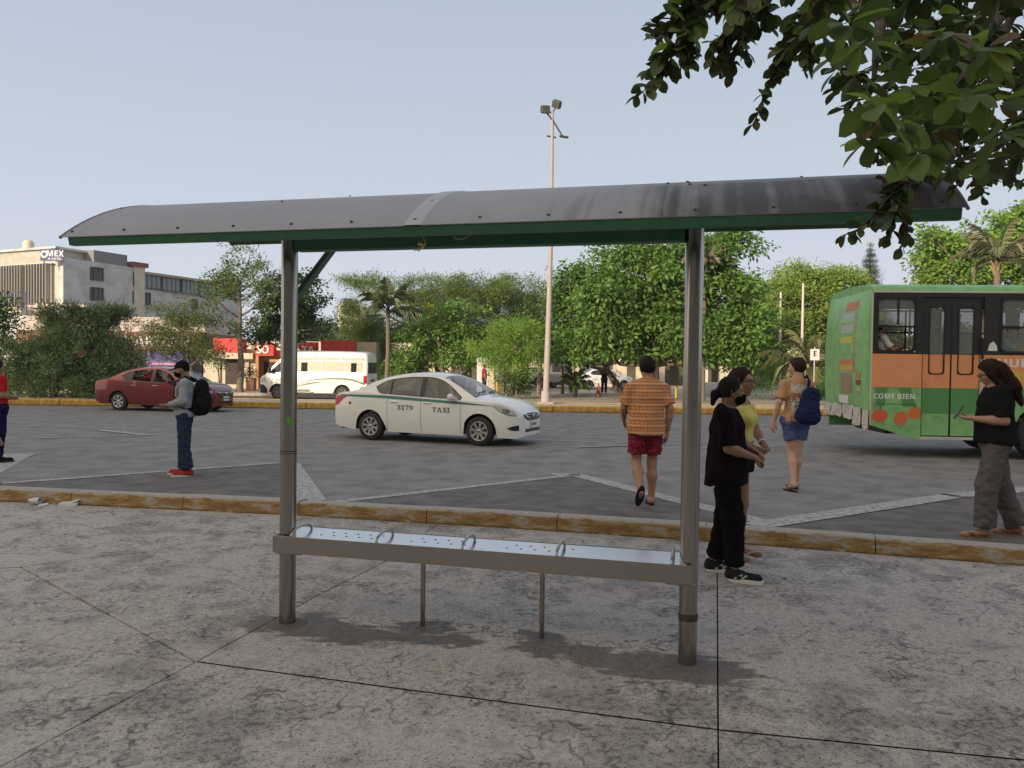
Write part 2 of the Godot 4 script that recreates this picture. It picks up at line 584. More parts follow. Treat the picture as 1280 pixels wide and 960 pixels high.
func pavement_image() -> Array:
	var W := 2048
	var H := 1280
	var px := 12.8 / W
	var mk := func(seed_: int, wave: float, oct: int, kind := FastNoiseLite.TYPE_SIMPLEX_SMOOTH) -> PackedByteArray:
		var nz := FastNoiseLite.new()
		nz.seed = seed_; nz.noise_type = kind; nz.frequency = px / wave; nz.fractal_octaves = oct
		return nz.get_image(W, H, false, false, true).get_data()
	var macro: PackedByteArray = mk.call(1, 2.2, 3)
	var patch: PackedByteArray = mk.call(2, 0.42, 4)
	var fleck: PackedByteArray = mk.call(3, 0.06, 4)
	var fine: PackedByteArray = mk.call(4, 0.016, 2)
	var crack: PackedByteArray = mk.call(5, 0.55, 4)
	var gate: PackedByteArray = mk.call(6, 0.9, 2)
	var veins: PackedByteArray = mk.call(9, 0.17, 3)
	var streak_n := FastNoiseLite.new()
	streak_n.seed = 8; streak_n.frequency = 1.0 / 0.10; streak_n.fractal_octaves = 3
	var out := PackedByteArray()
	out.resize(W * H * 3)
	var hgt := PackedByteArray()
	hgt.resize(W * H)
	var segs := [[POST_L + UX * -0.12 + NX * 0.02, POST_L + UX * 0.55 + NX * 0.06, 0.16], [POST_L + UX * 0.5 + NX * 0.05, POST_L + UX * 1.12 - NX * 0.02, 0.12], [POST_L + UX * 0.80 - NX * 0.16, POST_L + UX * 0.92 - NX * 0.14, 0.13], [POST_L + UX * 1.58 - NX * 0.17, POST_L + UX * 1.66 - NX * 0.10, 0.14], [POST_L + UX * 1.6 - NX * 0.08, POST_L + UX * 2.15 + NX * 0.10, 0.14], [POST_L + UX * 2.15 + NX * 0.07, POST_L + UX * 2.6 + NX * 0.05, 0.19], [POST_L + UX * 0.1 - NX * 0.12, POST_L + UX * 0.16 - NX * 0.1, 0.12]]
	for y in H:
		var wz := -10.0 + y * px
		for x in W:
			var i := y * W + x
			var wx := -6.4 + x * px
			var m := macro[i] / 255.0
			var p := patch[i] / 255.0
			var fl := fleck[i] / 255.0
			var fi := fine[i] / 255.0
			var g8 := gate[i] / 255.0
			var dirt := smoothstep(0.42, 0.72, 0.65 * p + 0.35 * m)
			var l := 0.475 + 0.14 * (fi - 0.5) + 0.20 * (fl - 0.5)
			l *= lerpf(1.08, 0.74, dirt)
			var hh := 0.62 + 0.3 * (fi - 0.5) + 0.2 * (p - 0.5)
			var dk := clampf((0.255 + 0.16 * dirt + 0.14 * (g8 - 0.5) - fl) * 9.0, 0.0, 1.0)
			dk = maxf(dk, clampf((0.275 + 0.10 * dirt + 0.12 * (g8 - 0.5) - fi) * 11.0, 0.0, 1.0) * 0.75)
			l = lerpf(l, 0.12 + 0.06 * fi, dk * 0.76)
			hh -= 0.35 * dk
			var cr := absf(crack[i] / 255.0 - 0.5)
			if cr < 0.020 and gate[i] > 104:
				var k := 1.0 - cr / 0.020
				l = lerpf(l, 0.075, 0.9 * k)
				hh -= 0.5 * k
			var c2 := absf(veins[i] / 255.0 - 0.5)
			if c2 < 0.026 and g8 > 0.47 and fl < 0.55:
				var k := 1.0 - c2 / 0.026
				l = lerpf(l, 0.12, 0.65 * k)
				hh -= 0.3 * k
			if patch[i] < 66:
				var k := clampf((66 - patch[i]) / 16.0, 0.0, 1.0)
				l = lerpf(l, 0.26, 0.55 * k * clampf(fl * 2.2 - 0.3, 0.0, 1.0))
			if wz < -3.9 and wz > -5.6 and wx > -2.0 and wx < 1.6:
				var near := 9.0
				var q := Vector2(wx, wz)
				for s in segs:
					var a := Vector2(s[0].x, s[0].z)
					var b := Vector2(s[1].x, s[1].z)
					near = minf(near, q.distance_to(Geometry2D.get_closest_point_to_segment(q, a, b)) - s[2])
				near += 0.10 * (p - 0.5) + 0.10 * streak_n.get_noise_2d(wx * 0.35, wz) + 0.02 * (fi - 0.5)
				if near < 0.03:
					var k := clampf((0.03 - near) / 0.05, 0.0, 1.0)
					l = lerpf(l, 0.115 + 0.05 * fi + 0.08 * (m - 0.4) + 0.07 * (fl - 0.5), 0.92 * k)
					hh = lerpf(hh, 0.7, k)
			out[i * 3] = int(clampf(pow(l * 1.0, 0.4545), 0, 1) * 255.0)
			out[i * 3 + 1] = int(clampf(pow(l * 0.905, 0.4545), 0, 1) * 255.0)
			out[i * 3 + 2] = int(clampf(pow(l * 0.81, 0.4545), 0, 1) * 255.0)
			hgt[i] = int(clampf(hh, 0, 1) * 255.0)
	return [ImageTexture.create_from_image(Image.create_from_data(W, H, false, Image.FORMAT_RGB8, out)), ImageTexture.create_from_image(Image.create_from_data(W, H, false, Image.FORMAT_L8, hgt))]

func fleck_image() -> ImageTexture:   # fine grain, multiplied over the coarse one
	var S := 1024
	var nz := FastNoiseLite.new()
	nz.seed = 41; nz.frequency = 0.10; nz.fractal_octaves = 4
	var a := nz.get_seamless_image(S, S, false, false, 0.1, true).get_data()
	nz.seed = 42; nz.frequency = 0.16; nz.fractal_octaves = 2
	var b := nz.get_seamless_image(S, S, false, false, 0.1, true).get_data()
	var out := PackedByteArray()
	out.resize(S * S)
	for i in S * S:
		var l := 0.93 + 0.14 * (b[i] / 255.0 - 0.5)
		if a[i] < 78: l *= lerpf(1.0, 0.58, clampf((86 - a[i]) / 18.0, 0, 1))
		out[i] = int(clampf(l, 0, 1) * 255.0)
	return ImageTexture.create_from_image(Image.create_from_data(S, S, false, Image.FORMAT_L8, out))

func make_ground() -> void:
	var soil := noisy(31, 0.01, [[0.25, 0.16, 0.135, 0.085], [0.5, 0.27, 0.23, 0.16], [0.75, 0.15, 0.17, 0.07]], 9.0, 0.95, 2.0)
	structure("ground", sheet(-400, 400, -700, 120, -0.03), soil)
	var asphalt := noisy(33, 0.02, [[0.2, 0.185, 0.177, 0.170], [0.42, 0.236, 0.226, 0.217], [0.6, 0.252, 0.242, 0.233], [0.8, 0.288, 0.277, 0.267]], 7.0, 0.86, 0.0, 0.0, 6)
	asphalt.detail_enabled = true
	asphalt.detail_blend_mode = BaseMaterial3D.BLEND_MODE_MUL
	asphalt.detail_uv_layer = BaseMaterial3D.DETAIL_UV_2
	asphalt.uv2_triplanar = true
	asphalt.uv2_world_triplanar = true
	asphalt.uv2_scale = Vector3.ONE / 0.9
	var gt := noise_tex(35, 0.09, [[0.22, 0.38, 0.38, 0.38], [0.45, 0.92, 0.92, 0.92], [0.85, 1, 1, 1]], 512, 3)
	asphalt.detail_albedo = gt
	asphalt.heightmap_enabled = true
	asphalt.heightmap_scale = 0.4
	asphalt.heightmap_texture = noise_tex(36, 0.2, [[0, 0, 0, 0], [1, 1, 1, 1]], 512, 4)
	var rd := MB.new()
	var edge := [Vector2(-150, -26.0)] + KERB + [Vector2(150, 41.0)]
	for i in edge.size() - 1:
		rd.quad(Vector3(edge[i].x, 0, edge[i].y - 0.1), Vector3(edge[i + 1].x, 0, edge[i + 1].y - 0.1), Vector3(edge[i + 1].x, 0, -28.75), Vector3(edge[i].x, 0, -28.75))
	structure("road", rd, asphalt)
	# the older, coarser lane between the kerb and the zigzag line
	var coarse := asphalt.duplicate()
	coarse.albedo_texture = noise_tex(37, 0.03, [[0.2, 0.115, 0.106, 0.098], [0.5, 0.155, 0.143, 0.132], [0.8, 0.195, 0.18, 0.166]], 512, 6)
	coarse.heightmap_scale = 0.8
	coarse.detail_albedo = noise_tex(39, 0.12, [[0.25, 0.35, 0.35, 0.35], [0.5, 0.95, 0.95, 0.95], [0.8, 1, 1, 1]], 512, 3)
	var lane := MB.new()
	var zz := zigzag()
	for i in zz.size() - 1:
		var a: Vector2 = zz[i]
		var b: Vector2 = zz[i + 1]
		var ka := kerb_z(a.x) + 0.1
		var kb := kerb_z(b.x) + 0.1
		lane.quad(Vector3(a.x, 0.004, ka), Vector3(b.x, 0.004, kb), Vector3(b.x, 0.004, b.y), Vector3(a.x, 0.004, a.y))
	structure("kerbside_lane", lane, coarse)
	# service road, walks and the park floor beyond the far kerb
	var service := noisy(43, 0.02, [[0.2, 0.17, 0.155, 0.14], [0.8, 0.25, 0.23, 0.21]], 6.0, 0.9, 1.0)
	structure("service_road", sheet(-150, -3.0, -40.0, -31.6, -0.012), service)
	var walk := MB.new()
	walk.box(Vector3(-75, 0.03, -46), Vector3(144, 0.2, 12))
	structure("shop_pavement", walk, noisy(44, 0.02, [[0.2, 0.33, 0.29, 0.25], [0.8, 0.46, 0.41, 0.35]], 3.0, 0.9))
	var park := MB.new()
	park.box(Vector3(74, 0.02, -56), Vector3(154, 0.2, 49))
	structure("park_floor", park, noisy(45, 0.015, [[0.2, 0.24, 0.20, 0.16], [0.5, 0.36, 0.31, 0.26], [0.8, 0.29, 0.26, 0.2]], 8.0, 0.92, 1.0))
	# stamped concrete pavement in slabs, with open joints between
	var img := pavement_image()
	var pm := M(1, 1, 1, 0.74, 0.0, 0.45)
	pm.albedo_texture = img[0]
	pm.heightmap_enabled = true
	pm.heightmap_texture = img[1]
	pm.heightmap_scale = 0.45
	pm.detail_enabled = true
	pm.detail_blend_mode = BaseMaterial3D.BLEND_MODE_MUL
	pm.detail_uv_layer = BaseMaterial3D.DETAIL_UV_2
	pm.detail_albedo = fleck_image()
	var bed := MB.new()
	var n := KERB.size()
	for i in n - 1:
		bed.quad(Vector3(KERB[i].x, -0.02, 12), Vector3(KERB[i + 1].x, -0.02, 12), Vector3(KERB[i + 1].x, -0.02, KERB[i + 1].y - 0.1), Vector3(KERB[i].x, -0.02, KERB[i].y - 0.1))
	var pave := structure("pavement", bed, M(0.045, 0.039, 0.034, 0.95))
	var whole := PackedVector2Array()
	for k in KERB: whole.append(k + Vector2(0, 0.0))
	whole.append(Vector2(30, 12)); whole.append(Vector2(-30, 12))
	var X := Vector2(-1.70, -4.26)
	var cuts := []   # polylines across the pavement, cut as thin strips
	cuts.append([[Vector2(-30, -10.8), Vector2(-2.96, -4.55), X, Vector2(-0.59, -3.95), Vector2(0.96, -3.53), Vector2(2.18, -3.29), Vector2(12, -0.6), Vector2(30, 4)], 0.0105])
	cuts.append([[Vector2(-30, -7.6), Vector2(-3.99, -6.13), Vector2(-3.85, -6.17), X + Vector2(0.003, 0.003)], 0.012])
	cuts.append([[Vector2(-3.3, 2.0), Vector2(-2.03, -3.12), X, Vector2(-1.34, -5.55), Vector2(-1.04, -6.47), Vector2(-0.72, -8.2)], 0.008])
	cuts.append([[Vector2(2.2, -8.4), Vector2(1.62, -6.11), Vector2(0.87, -3.21), Vector2(0.0, 0.4), Vector2(-2.7, 12)], 0.0045])
	cuts.append([[Vector2(-3.85, -6.17), Vector2(-3.68, -6.35), Vector2(-3.1, -6.75), Vector2(-1.9, -8.7)], 0.006])
	var polys := [whole]
	for c in cuts:
		var strips := Geometry2D.offset_polyline(PackedVector2Array(c[0]), c[1] * 0.5, Geometry2D.JOIN_MITER, Geometry2D.END_BUTT)
		var next := []
		for p in polys:
			var left := [p]
			for s in strips:
				var more := []
				for l in left: more.append_array(Geometry2D.clip_polygons(l, s))
				left = more
			next.append_array(left)
		polys = next
	for p in polys:
		var b := MB.new()
		slab_top(b, p, 0.012, 0.03)
		if b.v.is_empty(): continue
		b.t2.resize(b.v.size())
		for i in b.v.size():
			b.t[i] = Vector2((b.v[i].x + 6.4) / 12.8, (b.v[i].z + 10.0) / 8.0)
			b.t2[i] = Vector2(b.v[i].x + 0.37 * b.v[i].z, b.v[i].z - 0.21 * b.v[i].x) / 2.3
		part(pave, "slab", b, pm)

func kerb_z(x: float) -> float:
	for i in KERB.size() - 1:
		if x <= KERB[i + 1].x:
			return lerpf(KERB[i].y, KERB[i + 1].y, clampf((x - KERB[i].x) / (KERB[i + 1].x - KERB[i].x), 0, 1))
	return KERB[-1].y

func zigzag() -> Array:
	return [Vector2(-14.5, -10.6), Vector2(-12.4, -16.2), Vector2(-8.0, -10.1), Vector2(-6.75, -10.39), Vector2(-3.84, -12.95), Vector2(-2.30, -9.15), Vector2(0.99, -11.99), Vector2(2.80, -8.32), Vector2(5.87, -10.45), Vector2(7.5, -11.2), Vector2(9.4, -6.2)]

func stripe(b: MB, pts: Array, w: float, y: float) -> void:
	for i in pts.size() - 1:
		var a: Vector2 = pts[i]
		var c: Vector2 = pts[i + 1]
		var d := (c - a).normalized()
		var o := Vector2(-d.y, d.x) * w * 0.5
		var a2 := a - d * w * 0.25
		var c2 := c + d * w * 0.25
		b.poly_out([Vector3(a2.x + o.x, y, a2.y + o.y), Vector3(a2.x - o.x, y, a2.y - o.y), Vector3(c2.x - o.x, y, c2.y - o.y), Vector3(c2.x + o.x, y, c2.y + o.y)], Vector3.UP)

func make_kerbs() -> void:
	# near kerb: yellow paint worn off the concrete
	var S := 1024
	var nz := FastNoiseLite.new()
	nz.seed = 61; nz.frequency = 0.012; nz.fractal_octaves = 5
	var a := nz.get_seamless_image(S, 256, false, false, 0.1, true).get_data()
	nz.seed = 62; nz.frequency = 0.05; nz.fractal_octaves = 3
	var g := nz.get_seamless_image(S, 256, false, false, 0.1, true).get_data()
	var out := PackedByteArray()
	out.resize(S * 256 * 3)
	for y in 256:     # u runs along the kerb, v from the foot of the face (0) over the edge to the back of the top (1)
		for x in S:
			var i := y * S + x
			var fi := g[i] / 255.0
			var vv := y / 256.0
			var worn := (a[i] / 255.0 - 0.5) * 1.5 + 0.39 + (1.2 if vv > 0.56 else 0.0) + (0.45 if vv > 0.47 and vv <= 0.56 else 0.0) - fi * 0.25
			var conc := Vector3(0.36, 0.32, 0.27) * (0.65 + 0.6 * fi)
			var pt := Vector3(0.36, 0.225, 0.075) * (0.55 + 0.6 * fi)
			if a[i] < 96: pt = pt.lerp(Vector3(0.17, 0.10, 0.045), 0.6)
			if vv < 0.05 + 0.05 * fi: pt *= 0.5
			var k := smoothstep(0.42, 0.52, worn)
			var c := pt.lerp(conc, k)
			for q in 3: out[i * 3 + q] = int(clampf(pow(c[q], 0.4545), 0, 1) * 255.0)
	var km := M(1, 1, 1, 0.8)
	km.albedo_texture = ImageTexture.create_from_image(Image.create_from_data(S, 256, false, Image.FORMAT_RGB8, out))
	km.heightmap_enabled = true
	km.heightmap_scale = 0.5
	km.heightmap_texture = ImageTexture.create_from_image(Image.create_from_data(S, 256, false, Image.FORMAT_L8, a))
	var near := Node3D.new()
	near.name = "kerb"
	add_child(near)
	near.set_meta("kind", "structure")
	var curve := Curve2D.new()
	for i in KERB.size():
		var t: Vector2 = (KERB[mini(i + 1, KERB.size() - 1)] - KERB[maxi(i - 1, 0)]) * 0.12
		curve.add_point(KERB[i], -t, t)
	var len_ := curve.get_baked_length()
	var s := 0.0
	while s < len_ - 0.4:
		var e := minf(s + rng.randf_range(1.25, 1.7), len_)
		var b := MB.new()
		var prof := [[0.0, 0.0, 0.0], [0.008, 0.10, 0.32], [0.014, 0.142, 0.48], [0.032, 0.158, 0.56], [0.12, 0.163, 0.75], [0.205, 0.158, 0.92], [0.222, 0.14, 0.97], [0.226, 0.0, 1.0]]
		var rings := []
		var st := 5
		var sag := rng.randf_range(-0.006, 0.006)
		for i in st + 1:
			var q := s + 0.004 + (e - s - 0.008) * i / st
			var p := curve.sample_baked(q)
			var d := (curve.sample_baked(minf(q + 0.1, len_)) - curve.sample_baked(maxf(q - 0.1, 0.0))).normalized()
			var o := Vector2(d.y, -d.x)
			var ring := PackedVector3Array()
			for r in prof: ring.append(Vector3(p.x + o.x * r[0], r[1] + (sag if r[1] > 0.01 else 0.0), p.y + o.y * r[0]))
			rings.append(ring)
		var v0 := b.v.size()
		b.grid(rings, false, true)
		for i in st + 1:
			for j in prof.size():
				b.t[v0 + i * prof.size() + j] = Vector2((s + (e - s) * i / st) / 4.2, prof[j][2])
		b.fan(rings[0], rings[0][0] - rings[1][0])
		b.fan(rings[-1], rings[1][0] - rings[0][0])
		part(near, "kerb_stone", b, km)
		s = e
	# far kerb with the walk behind it
	var far_mat := noisy(64, 0.02, [[0.2, 0.38, 0.21, 0.035], [0.6, 0.50, 0.29, 0.05], [0.85, 0.52, 0.36, 0.15]], 2.2, 0.75)
	var walk_mat := noisy(65, 0.02, [[0.2, 0.36, 0.31, 0.23], [0.8, 0.52, 0.46, 0.37]], 2.5, 0.9)
	var far := Node3D.new()
	far.name = "far_kerb"
	add_child(far)
	far.set_meta("kind", "structure")
	for i in 38:
		var x := -57.0 + i * 3.0
		var b := MB.new()
		b.box(Vector3(x, 0.115, -28.86), Vector3(2.985, 0.23, 0.26), Basis.IDENTITY, 0.03)
		part(far, "kerb_stone", b, far_mat)
	var mw := MB.new()
	mw.box(Vector3(0, 0.10, -29.87), Vector3(300, 0.22, 1.74))
	structure("median_walk", mw, walk_mat)
	var ms := MB.new()
	ms.box(Vector3(0, 0.09, -31.05), Vector3(300, 0.24, 0.62))
	structure("median_soil", ms, noisy(66, 0.02, [[0.25, 0.19, 0.15, 0.09], [0.5, 0.30, 0.25, 0.16], [0.72, 0.13, 0.15, 0.055]], 2.0, 0.95, 3.0))
	var bk := MB.new()
	bk.box(Vector3(0, 0.11, -31.46), Vector3(300, 0.24, 0.2), Basis.IDENTITY, 0.02)
	structure("back_kerb", bk, far_mat)

func make_markings() -> void:
	var S := 512
	var worn := noise_tex(71, 0.03, [[0.25, 0.20, 0.195, 0.19], [0.42, 0.33, 0.32, 0.31], [0.7, 0.42, 0.41, 0.395]], S, 5)
	var mm := M(1, 1, 1, 0.8)
	mm.albedo_texture = worn
	mm.uv1_triplanar = true
	mm.uv1_world_triplanar = true
	mm.uv1_scale = Vector3.ONE / 1.7
	var b := MB.new()
	var zz := zigzag()
	b = MB.new()
	stripe(b, [zz[2], zz[3], zz[4]], 0.14, 0.009)
	stripe(b, [zz[5], zz[6]], 0.15, 0.009)
	structure("zigzag_line", b, mm)
	b = MB.new()
	# broad grey-white bands
	var bw := [gr(360, 578), gr(375, 580), gr(408, 626), gr(372, 628)]
	b.poly_out([bw[0] + Vector3(0, 0.0125, 0), bw[1] + Vector3(0, 0.0125, 0), bw[2] + Vector3(0, 0.0125, 0), bw[3] + Vector3(0, 0.0125, 0)], Vector3.UP)
	stripe(b, [zz[6] - Vector2(0.3, 0), zz[6], Vector2(2.72, -8.48)], 0.26, 0.009)
	stripe(b, [Vector2(2.62, -8.26), Vector2(5.87, -10.42), Vector2(7.6, -11.22)], 0.31, 0.013)
	structure("broad_marking", b, mm)
	b = MB.new()
	var al := [gr(-30, 600), gr(-30, 569), gr(44, 567), gr(0, 592)]
	b.poly_out([al[0], al[1], al[2], al[3]], Vector3.UP)
	for i in b.v.size(): b.v[i].y = 0.005
	structure("road_arrow", b, mm)
	b = MB.new()
	for seg in [[[-60, 529], [10, 531.5], [350, 540.5], [640, 549], [760, 553]]]:
		var pts := []
		for q in seg:
			var w := gr(q[0], q[1])
			pts.append(Vector2(w.x, w.z))
		stripe(b, pts, 0.13, 0.005)
	structure("lane_line", b, mm)
	b = MB.new()
	var pa := []
	for q in [[48, 547.8], [185, 544.3], [125, 538]]:
		var w := gr(q[0], q[1])
		pa.append(Vector2(w.x, w.z))
	stripe(b, [pa[0], pa[1]], 0.14, 0.009)
	stripe(b, [pa[1], pa[2]], 0.22, 0.013)
	structure("worn_chevron", b, mm)
	b = MB.new()
	for seg in [[[640, 530], [850, 537], [1030, 543]], [[690, 545], [800, 548]], [[720, 560], [770, 558], [845, 556]], [[860, 560], [1000, 556]]]:
		var pts := []
		for q in seg:
			var w := gr(q[0], q[1])
			pts.append(Vector2(w.x, w.z))
		stripe(b, pts, 0.12, 0.005 if seg[0][0] != 720 else 0.017)
	structure("worn_lane_line", b, mm)

# ---------------------------------------------------------------- the bus shelter
func roof_point(s: float) -> Vector2:   # cross-section of the curved roof: x towards the street side is negative
	var A := Vector2(0.5585, 2.369)
	var B := Vector2(-1.119, 2.630)
	var rise := 0.215
	var ch := A.distance_to(B)
	var R := (ch * ch / 4.0 + rise * rise) / (2.0 * rise)
	var half := asin(ch / 2.0 / R)
	var d := (B - A) / ch
	var nn := Vector2(d.y, -d.x)
	if nn.y < 0: nn = -nn
	var ctr := (A + B) * 0.5 - nn * (R - rise)
	var t := lerpf(-half, half, s)
	return ctr + (nn * cos(t) + d * sin(t)) * R

func make_shelter() -> void:
	var sh := thing("bus_shelter", "steel bus shelter with curved grey roof, green beams and a perforated bench", "bus shelter", POST_L, -0.2452)
	# own axes: x along the shelter from the first post, z towards the viewer
	var S := 2.45
	for k in 2:
		var x := S * k
		var b := MB.new()
		b.tube([Vector3(x, -0.01, 0), Vector3(x, 1.2, 0), Vector3(x, 2.50, 0)], [0.0505], 40)
		var po := part(sh, "post", b, MT.steel)
		var w := MB.new()
		if k == 0:
			for y in [1.10, 1.085]: w.lathe([[0.0512, y - 0.003], [0.0525, y], [0.0512, y + 0.003]], 40, Transform3D(Basis.IDENTITY, Vector3(x, 0, 0)))
		else:
			w.lathe([[0.0512, 0.262], [0.0530, 0.264], [0.0530, 0.300], [0.0512, 0.302]], 40, Transform3D(Basis.IDENTITY, Vector3(x, 0, 0)))
		part(po, "band", w, M(0.06, 0.052, 0.045, 0.6, 0.4))
		var ft := MB.new()
		ft.lathe([[0.0, 0.022], [0.07, 0.022], [0.10, 0.018], [0.125, 0.012]], 24, Transform3D(Basis.IDENTITY, Vector3(x, 0, 0)))
		part(po, "footing", ft, noisy(81, 0.05, [[0.2, 0.09, 0.082, 0.076], [0.8, 0.15, 0.138, 0.128]], 0.4, 0.9, 3.0))
	var st := MB.new()
	st.grid(arc_strip(Vector3(0, 0, 0), 0.0520, 0.30, 1.05, 1.265, 1.31, 6))
	part(sh, "sticker", st, M(0.10, 0.38, 0.05, 0.5))
	# green box beam between the posts, and the long edge beams
	var g := MB.new()
	g.box(Vector3(S * 0.5, 2.408, 0), Vector3(S - 0.101, 0.144, 0.09), Basis.IDENTITY, 0.006)
	part(sh, "cross_beam", g, MT.green_paint)
	var XL := -1.1815
	var XR := S + 1.1815
	g = MB.new()
	var fp := [Vector2(0.553, 2.368), Vector2(0.541, 2.322), Vector2(0.50, 2.322), Vector2(0.50, 2.383)]
	ring_prism(g, fp, XL + 0.05, XR - 0.02)
	part(sh, "front_edge_beam", g, MT.green_paint)
	g = MB.new()
	ring_prism(g, [Vector2(-1.105, 2.622), Vector2(-1.112, 2.574), Vector2(-1.06, 2.566), Vector2(-1.05, 2.612)], XL + 0.05, XR - 0.02)
	part(sh, "rear_edge_beam", g, MT.green_paint)
	# curved ribs over the posts and at the ends, raking arms behind the posts
	for x in [XL + 0.05, 0.0, S, XR - 0.05]:
		g = MB.new()
		var rings := []
		for i in 17:
			var p := roof_point(0.02 + 0.96 * i / 16.0)
			var q := roof_point(0.02 + 0.96 * i / 16.0 + 0.01)
			var tn := (q - p).normalized()
			var nn := Vector2(-tn.y, tn.x)
			if nn.y > 0: nn = -nn
			var a := p + nn * 0.008
			var c := p + nn * 0.055
			rings.append(PackedVector3Array([Vector3(x - 0.02, a.y, a.x), Vector3(x + 0.02, a.y, a.x), Vector3(x + 0.02, c.y, c.x), Vector3(x - 0.02, c.y, c.x)]))
		g.grid(rings, true, true)
		g.fan(rings[0], Vector3(0, -0.3, 1)); g.fan(rings[-1], Vector3(0, -0.3, -1))
		part(sh, "rib", g, MT.green_paint)
	for x in [0.0, S]:
		g = MB.new()
		g.bar(Vector3(x, 2.02, -0.03), Vector3(x, 2.60, -0.78), 0.04, 0.04)
		part(sh, "raking_arm", g, MT.green_paint)
	# roof sheets with their overlap strip and screws
	var under := M(0.55, 0.55, 0.56, 0.5)
	var cuts := [XL, 1.02, XR]
	var stain := roof_stain_material()
	for k in 2:
		g = MB.new()
		var rings := []
		var nx := 60
		for i in nx + 1:
			var x := lerpf(cuts[k], cuts[k + 1], float(i) / nx)
			var ring := PackedVector3Array()
			for j in 33:
				var p := roof_point(j / 32.0)
				ring.append(Vector3(x, p.y + 0.003 * k, p.x))
			rings.append(ring)
		g.grid(rings, false, false)
		for i in g.v.size(): g.t[i] = Vector2((g.v[i].x - XL) / (XR - XL), g.t[i].y)
		var sheet_ := part(sh, "roof_sheet", g, stain)
		g = MB.new()
		var r2 := []
		for ring in rings:
			var q := PackedVector3Array()
			for p in ring: q.append(p - Vector3(0, 0.003, 0))
			r2.append(q)
		g.grid(r2, false, true)
		part(sheet_, "underside", g, under)
	g = MB.new()
	var rr := []
	for x in [0.975, 0.98, 1.07, 1.075]:
		var ring := PackedVector3Array()
		for j in 33:
			var p := roof_point(-0.005 + 1.01 * j / 32.0)
			ring.append(Vector3(x, p.y + (0.003 if x == 0.975 or x == 1.075 else 0.008), p.x))
		rr.append(ring)
	g.grid(rr)
	part(sh, "roof_strip", g, M(0.40, 0.40, 0.40, 0.42, 0.2))
	# rolled rim at the right end
	for x in [XL, XR]:
		g = MB.new()
		var pth := []
		for j in 25: pth.append(Vector3(x, roof_point(j / 24.0).y - 0.004, roof_point(j / 24.0).x))
		g.tube(pth, [0.009], 6)
		part(sh, "end_rim", g, M(0.2, 0.185, 0.17, 0.5, 0.3))
	g = MB.new()
	g.lathe([[0.0, 0.006], [0.006, 0.005], [0.010, 0.0]], 8)
	var scr := g.mesh()
	var sm := M(0.05, 0.048, 0.045, 0.55, 0.5)
	for q in screw_spots(XL, XR):
		var p := roof_point(q[1])
		var o := part(sh, "screw", scr, sm, Vector3(q[0], p.y + 0.004, p.x))
		o.rotation.x = atan2(p.x + 0.28, 1.0)
	# dry stalks caught under the sheet
	for d in [[[1.025, 0.53, 2.36], [1.06, 0.51, 2.33], [1.085, 0.51, 2.28], [1.06, 0.515, 2.25], [1.02, 0.52, 2.245]], [[1.33, 0.53, 2.36], [1.325, 0.51, 2.32], [1.29, 0.51, 2.30], [1.25, 0.515, 2.30], [1.24, 0.52, 2.31]], [[1.385, 0.53, 2.36], [1.38, 0.512, 2.315]]]:
		g = MB.new()
		var pth := []
		for p in d: pth.append(Vector3(p[0], p[2], p[1]))
		g.tube(pth, [0.0022], 5)
		if pth.size() == 5 and pth[0].x < 1.1:
			for i in 6: g.box(pth[3] + Vector3(rng.randf_range(-0.02, 0.02), rng.randf_range(-0.005, 0.03), rng.randf_range(-0.01, 0.01)), Vector3(0.018, 0.008, 0.006), Basis.from_euler(Vector3(rng.randf(), rng.randf(), rng.randf() * 3)), 0.002)
		part(sh, "dry_stalk", g, M(0.45, 0.36, 0.12, 0.8))
	make_bench(sh, S)

func arc_strip(c: Vector3, r: float, a0: float, a1: float, y0: float, y1: float, n: int) -> Array:
	var rows := []
	for y in [y0, y1]:
		var row := PackedVector3Array()
		for i in n + 1:
			var a := lerpf(a0, a1, float(i) / n)
			row.append(c + Vector3(sin(a) * r, y, cos(a) * r))
		rows.append(row)
	rows.reverse()
	return rows

func ring_prism(g: MB, p: Array, x0: float, x1: float) -> void:
	var a := PackedVector3Array()
	var b := PackedVector3Array()
	var m := Vector2.ZERO
	for q in p:
		a.append(Vector3(x0, q.y, q.x)); b.append(Vector3(x1, q.y, q.x))
		m += q / p.size()
	for i in p.size():
		var j := (i + 1) % p.size()
		var o: Vector2 = (p[i] + p[j]) * 0.5 - m
		g.poly_out([a[i], a[j], b[j], b[i]], Vector3(0, o.y, o.x))
	g.fan(a, Vector3.LEFT)
	g.fan(b, Vector3.RIGHT)

func screw_spots(x0: float, x1: float) -> Array:
	var out := []
	var x := x0 + 0.04
	while x < x1:
		out.append([x, 0.035])
		x += 0.36
	for q in [0.3, 0.62]: out.append([x0 + 0.03, q])
	out.append([1.025, 0.035]); out.append([1.025, 0.36]); out.append([1.025, 0.2])
	for q in [[0.0, 0.30], [0.35, 0.42], [2.40, 0.42], [2.42, 0.30], [3.0, 0.40], [3.4, 0.33], [2.41, 0.37], [2.5, 0.27], [2.3, 0.36]]: out.append(q)
	return out

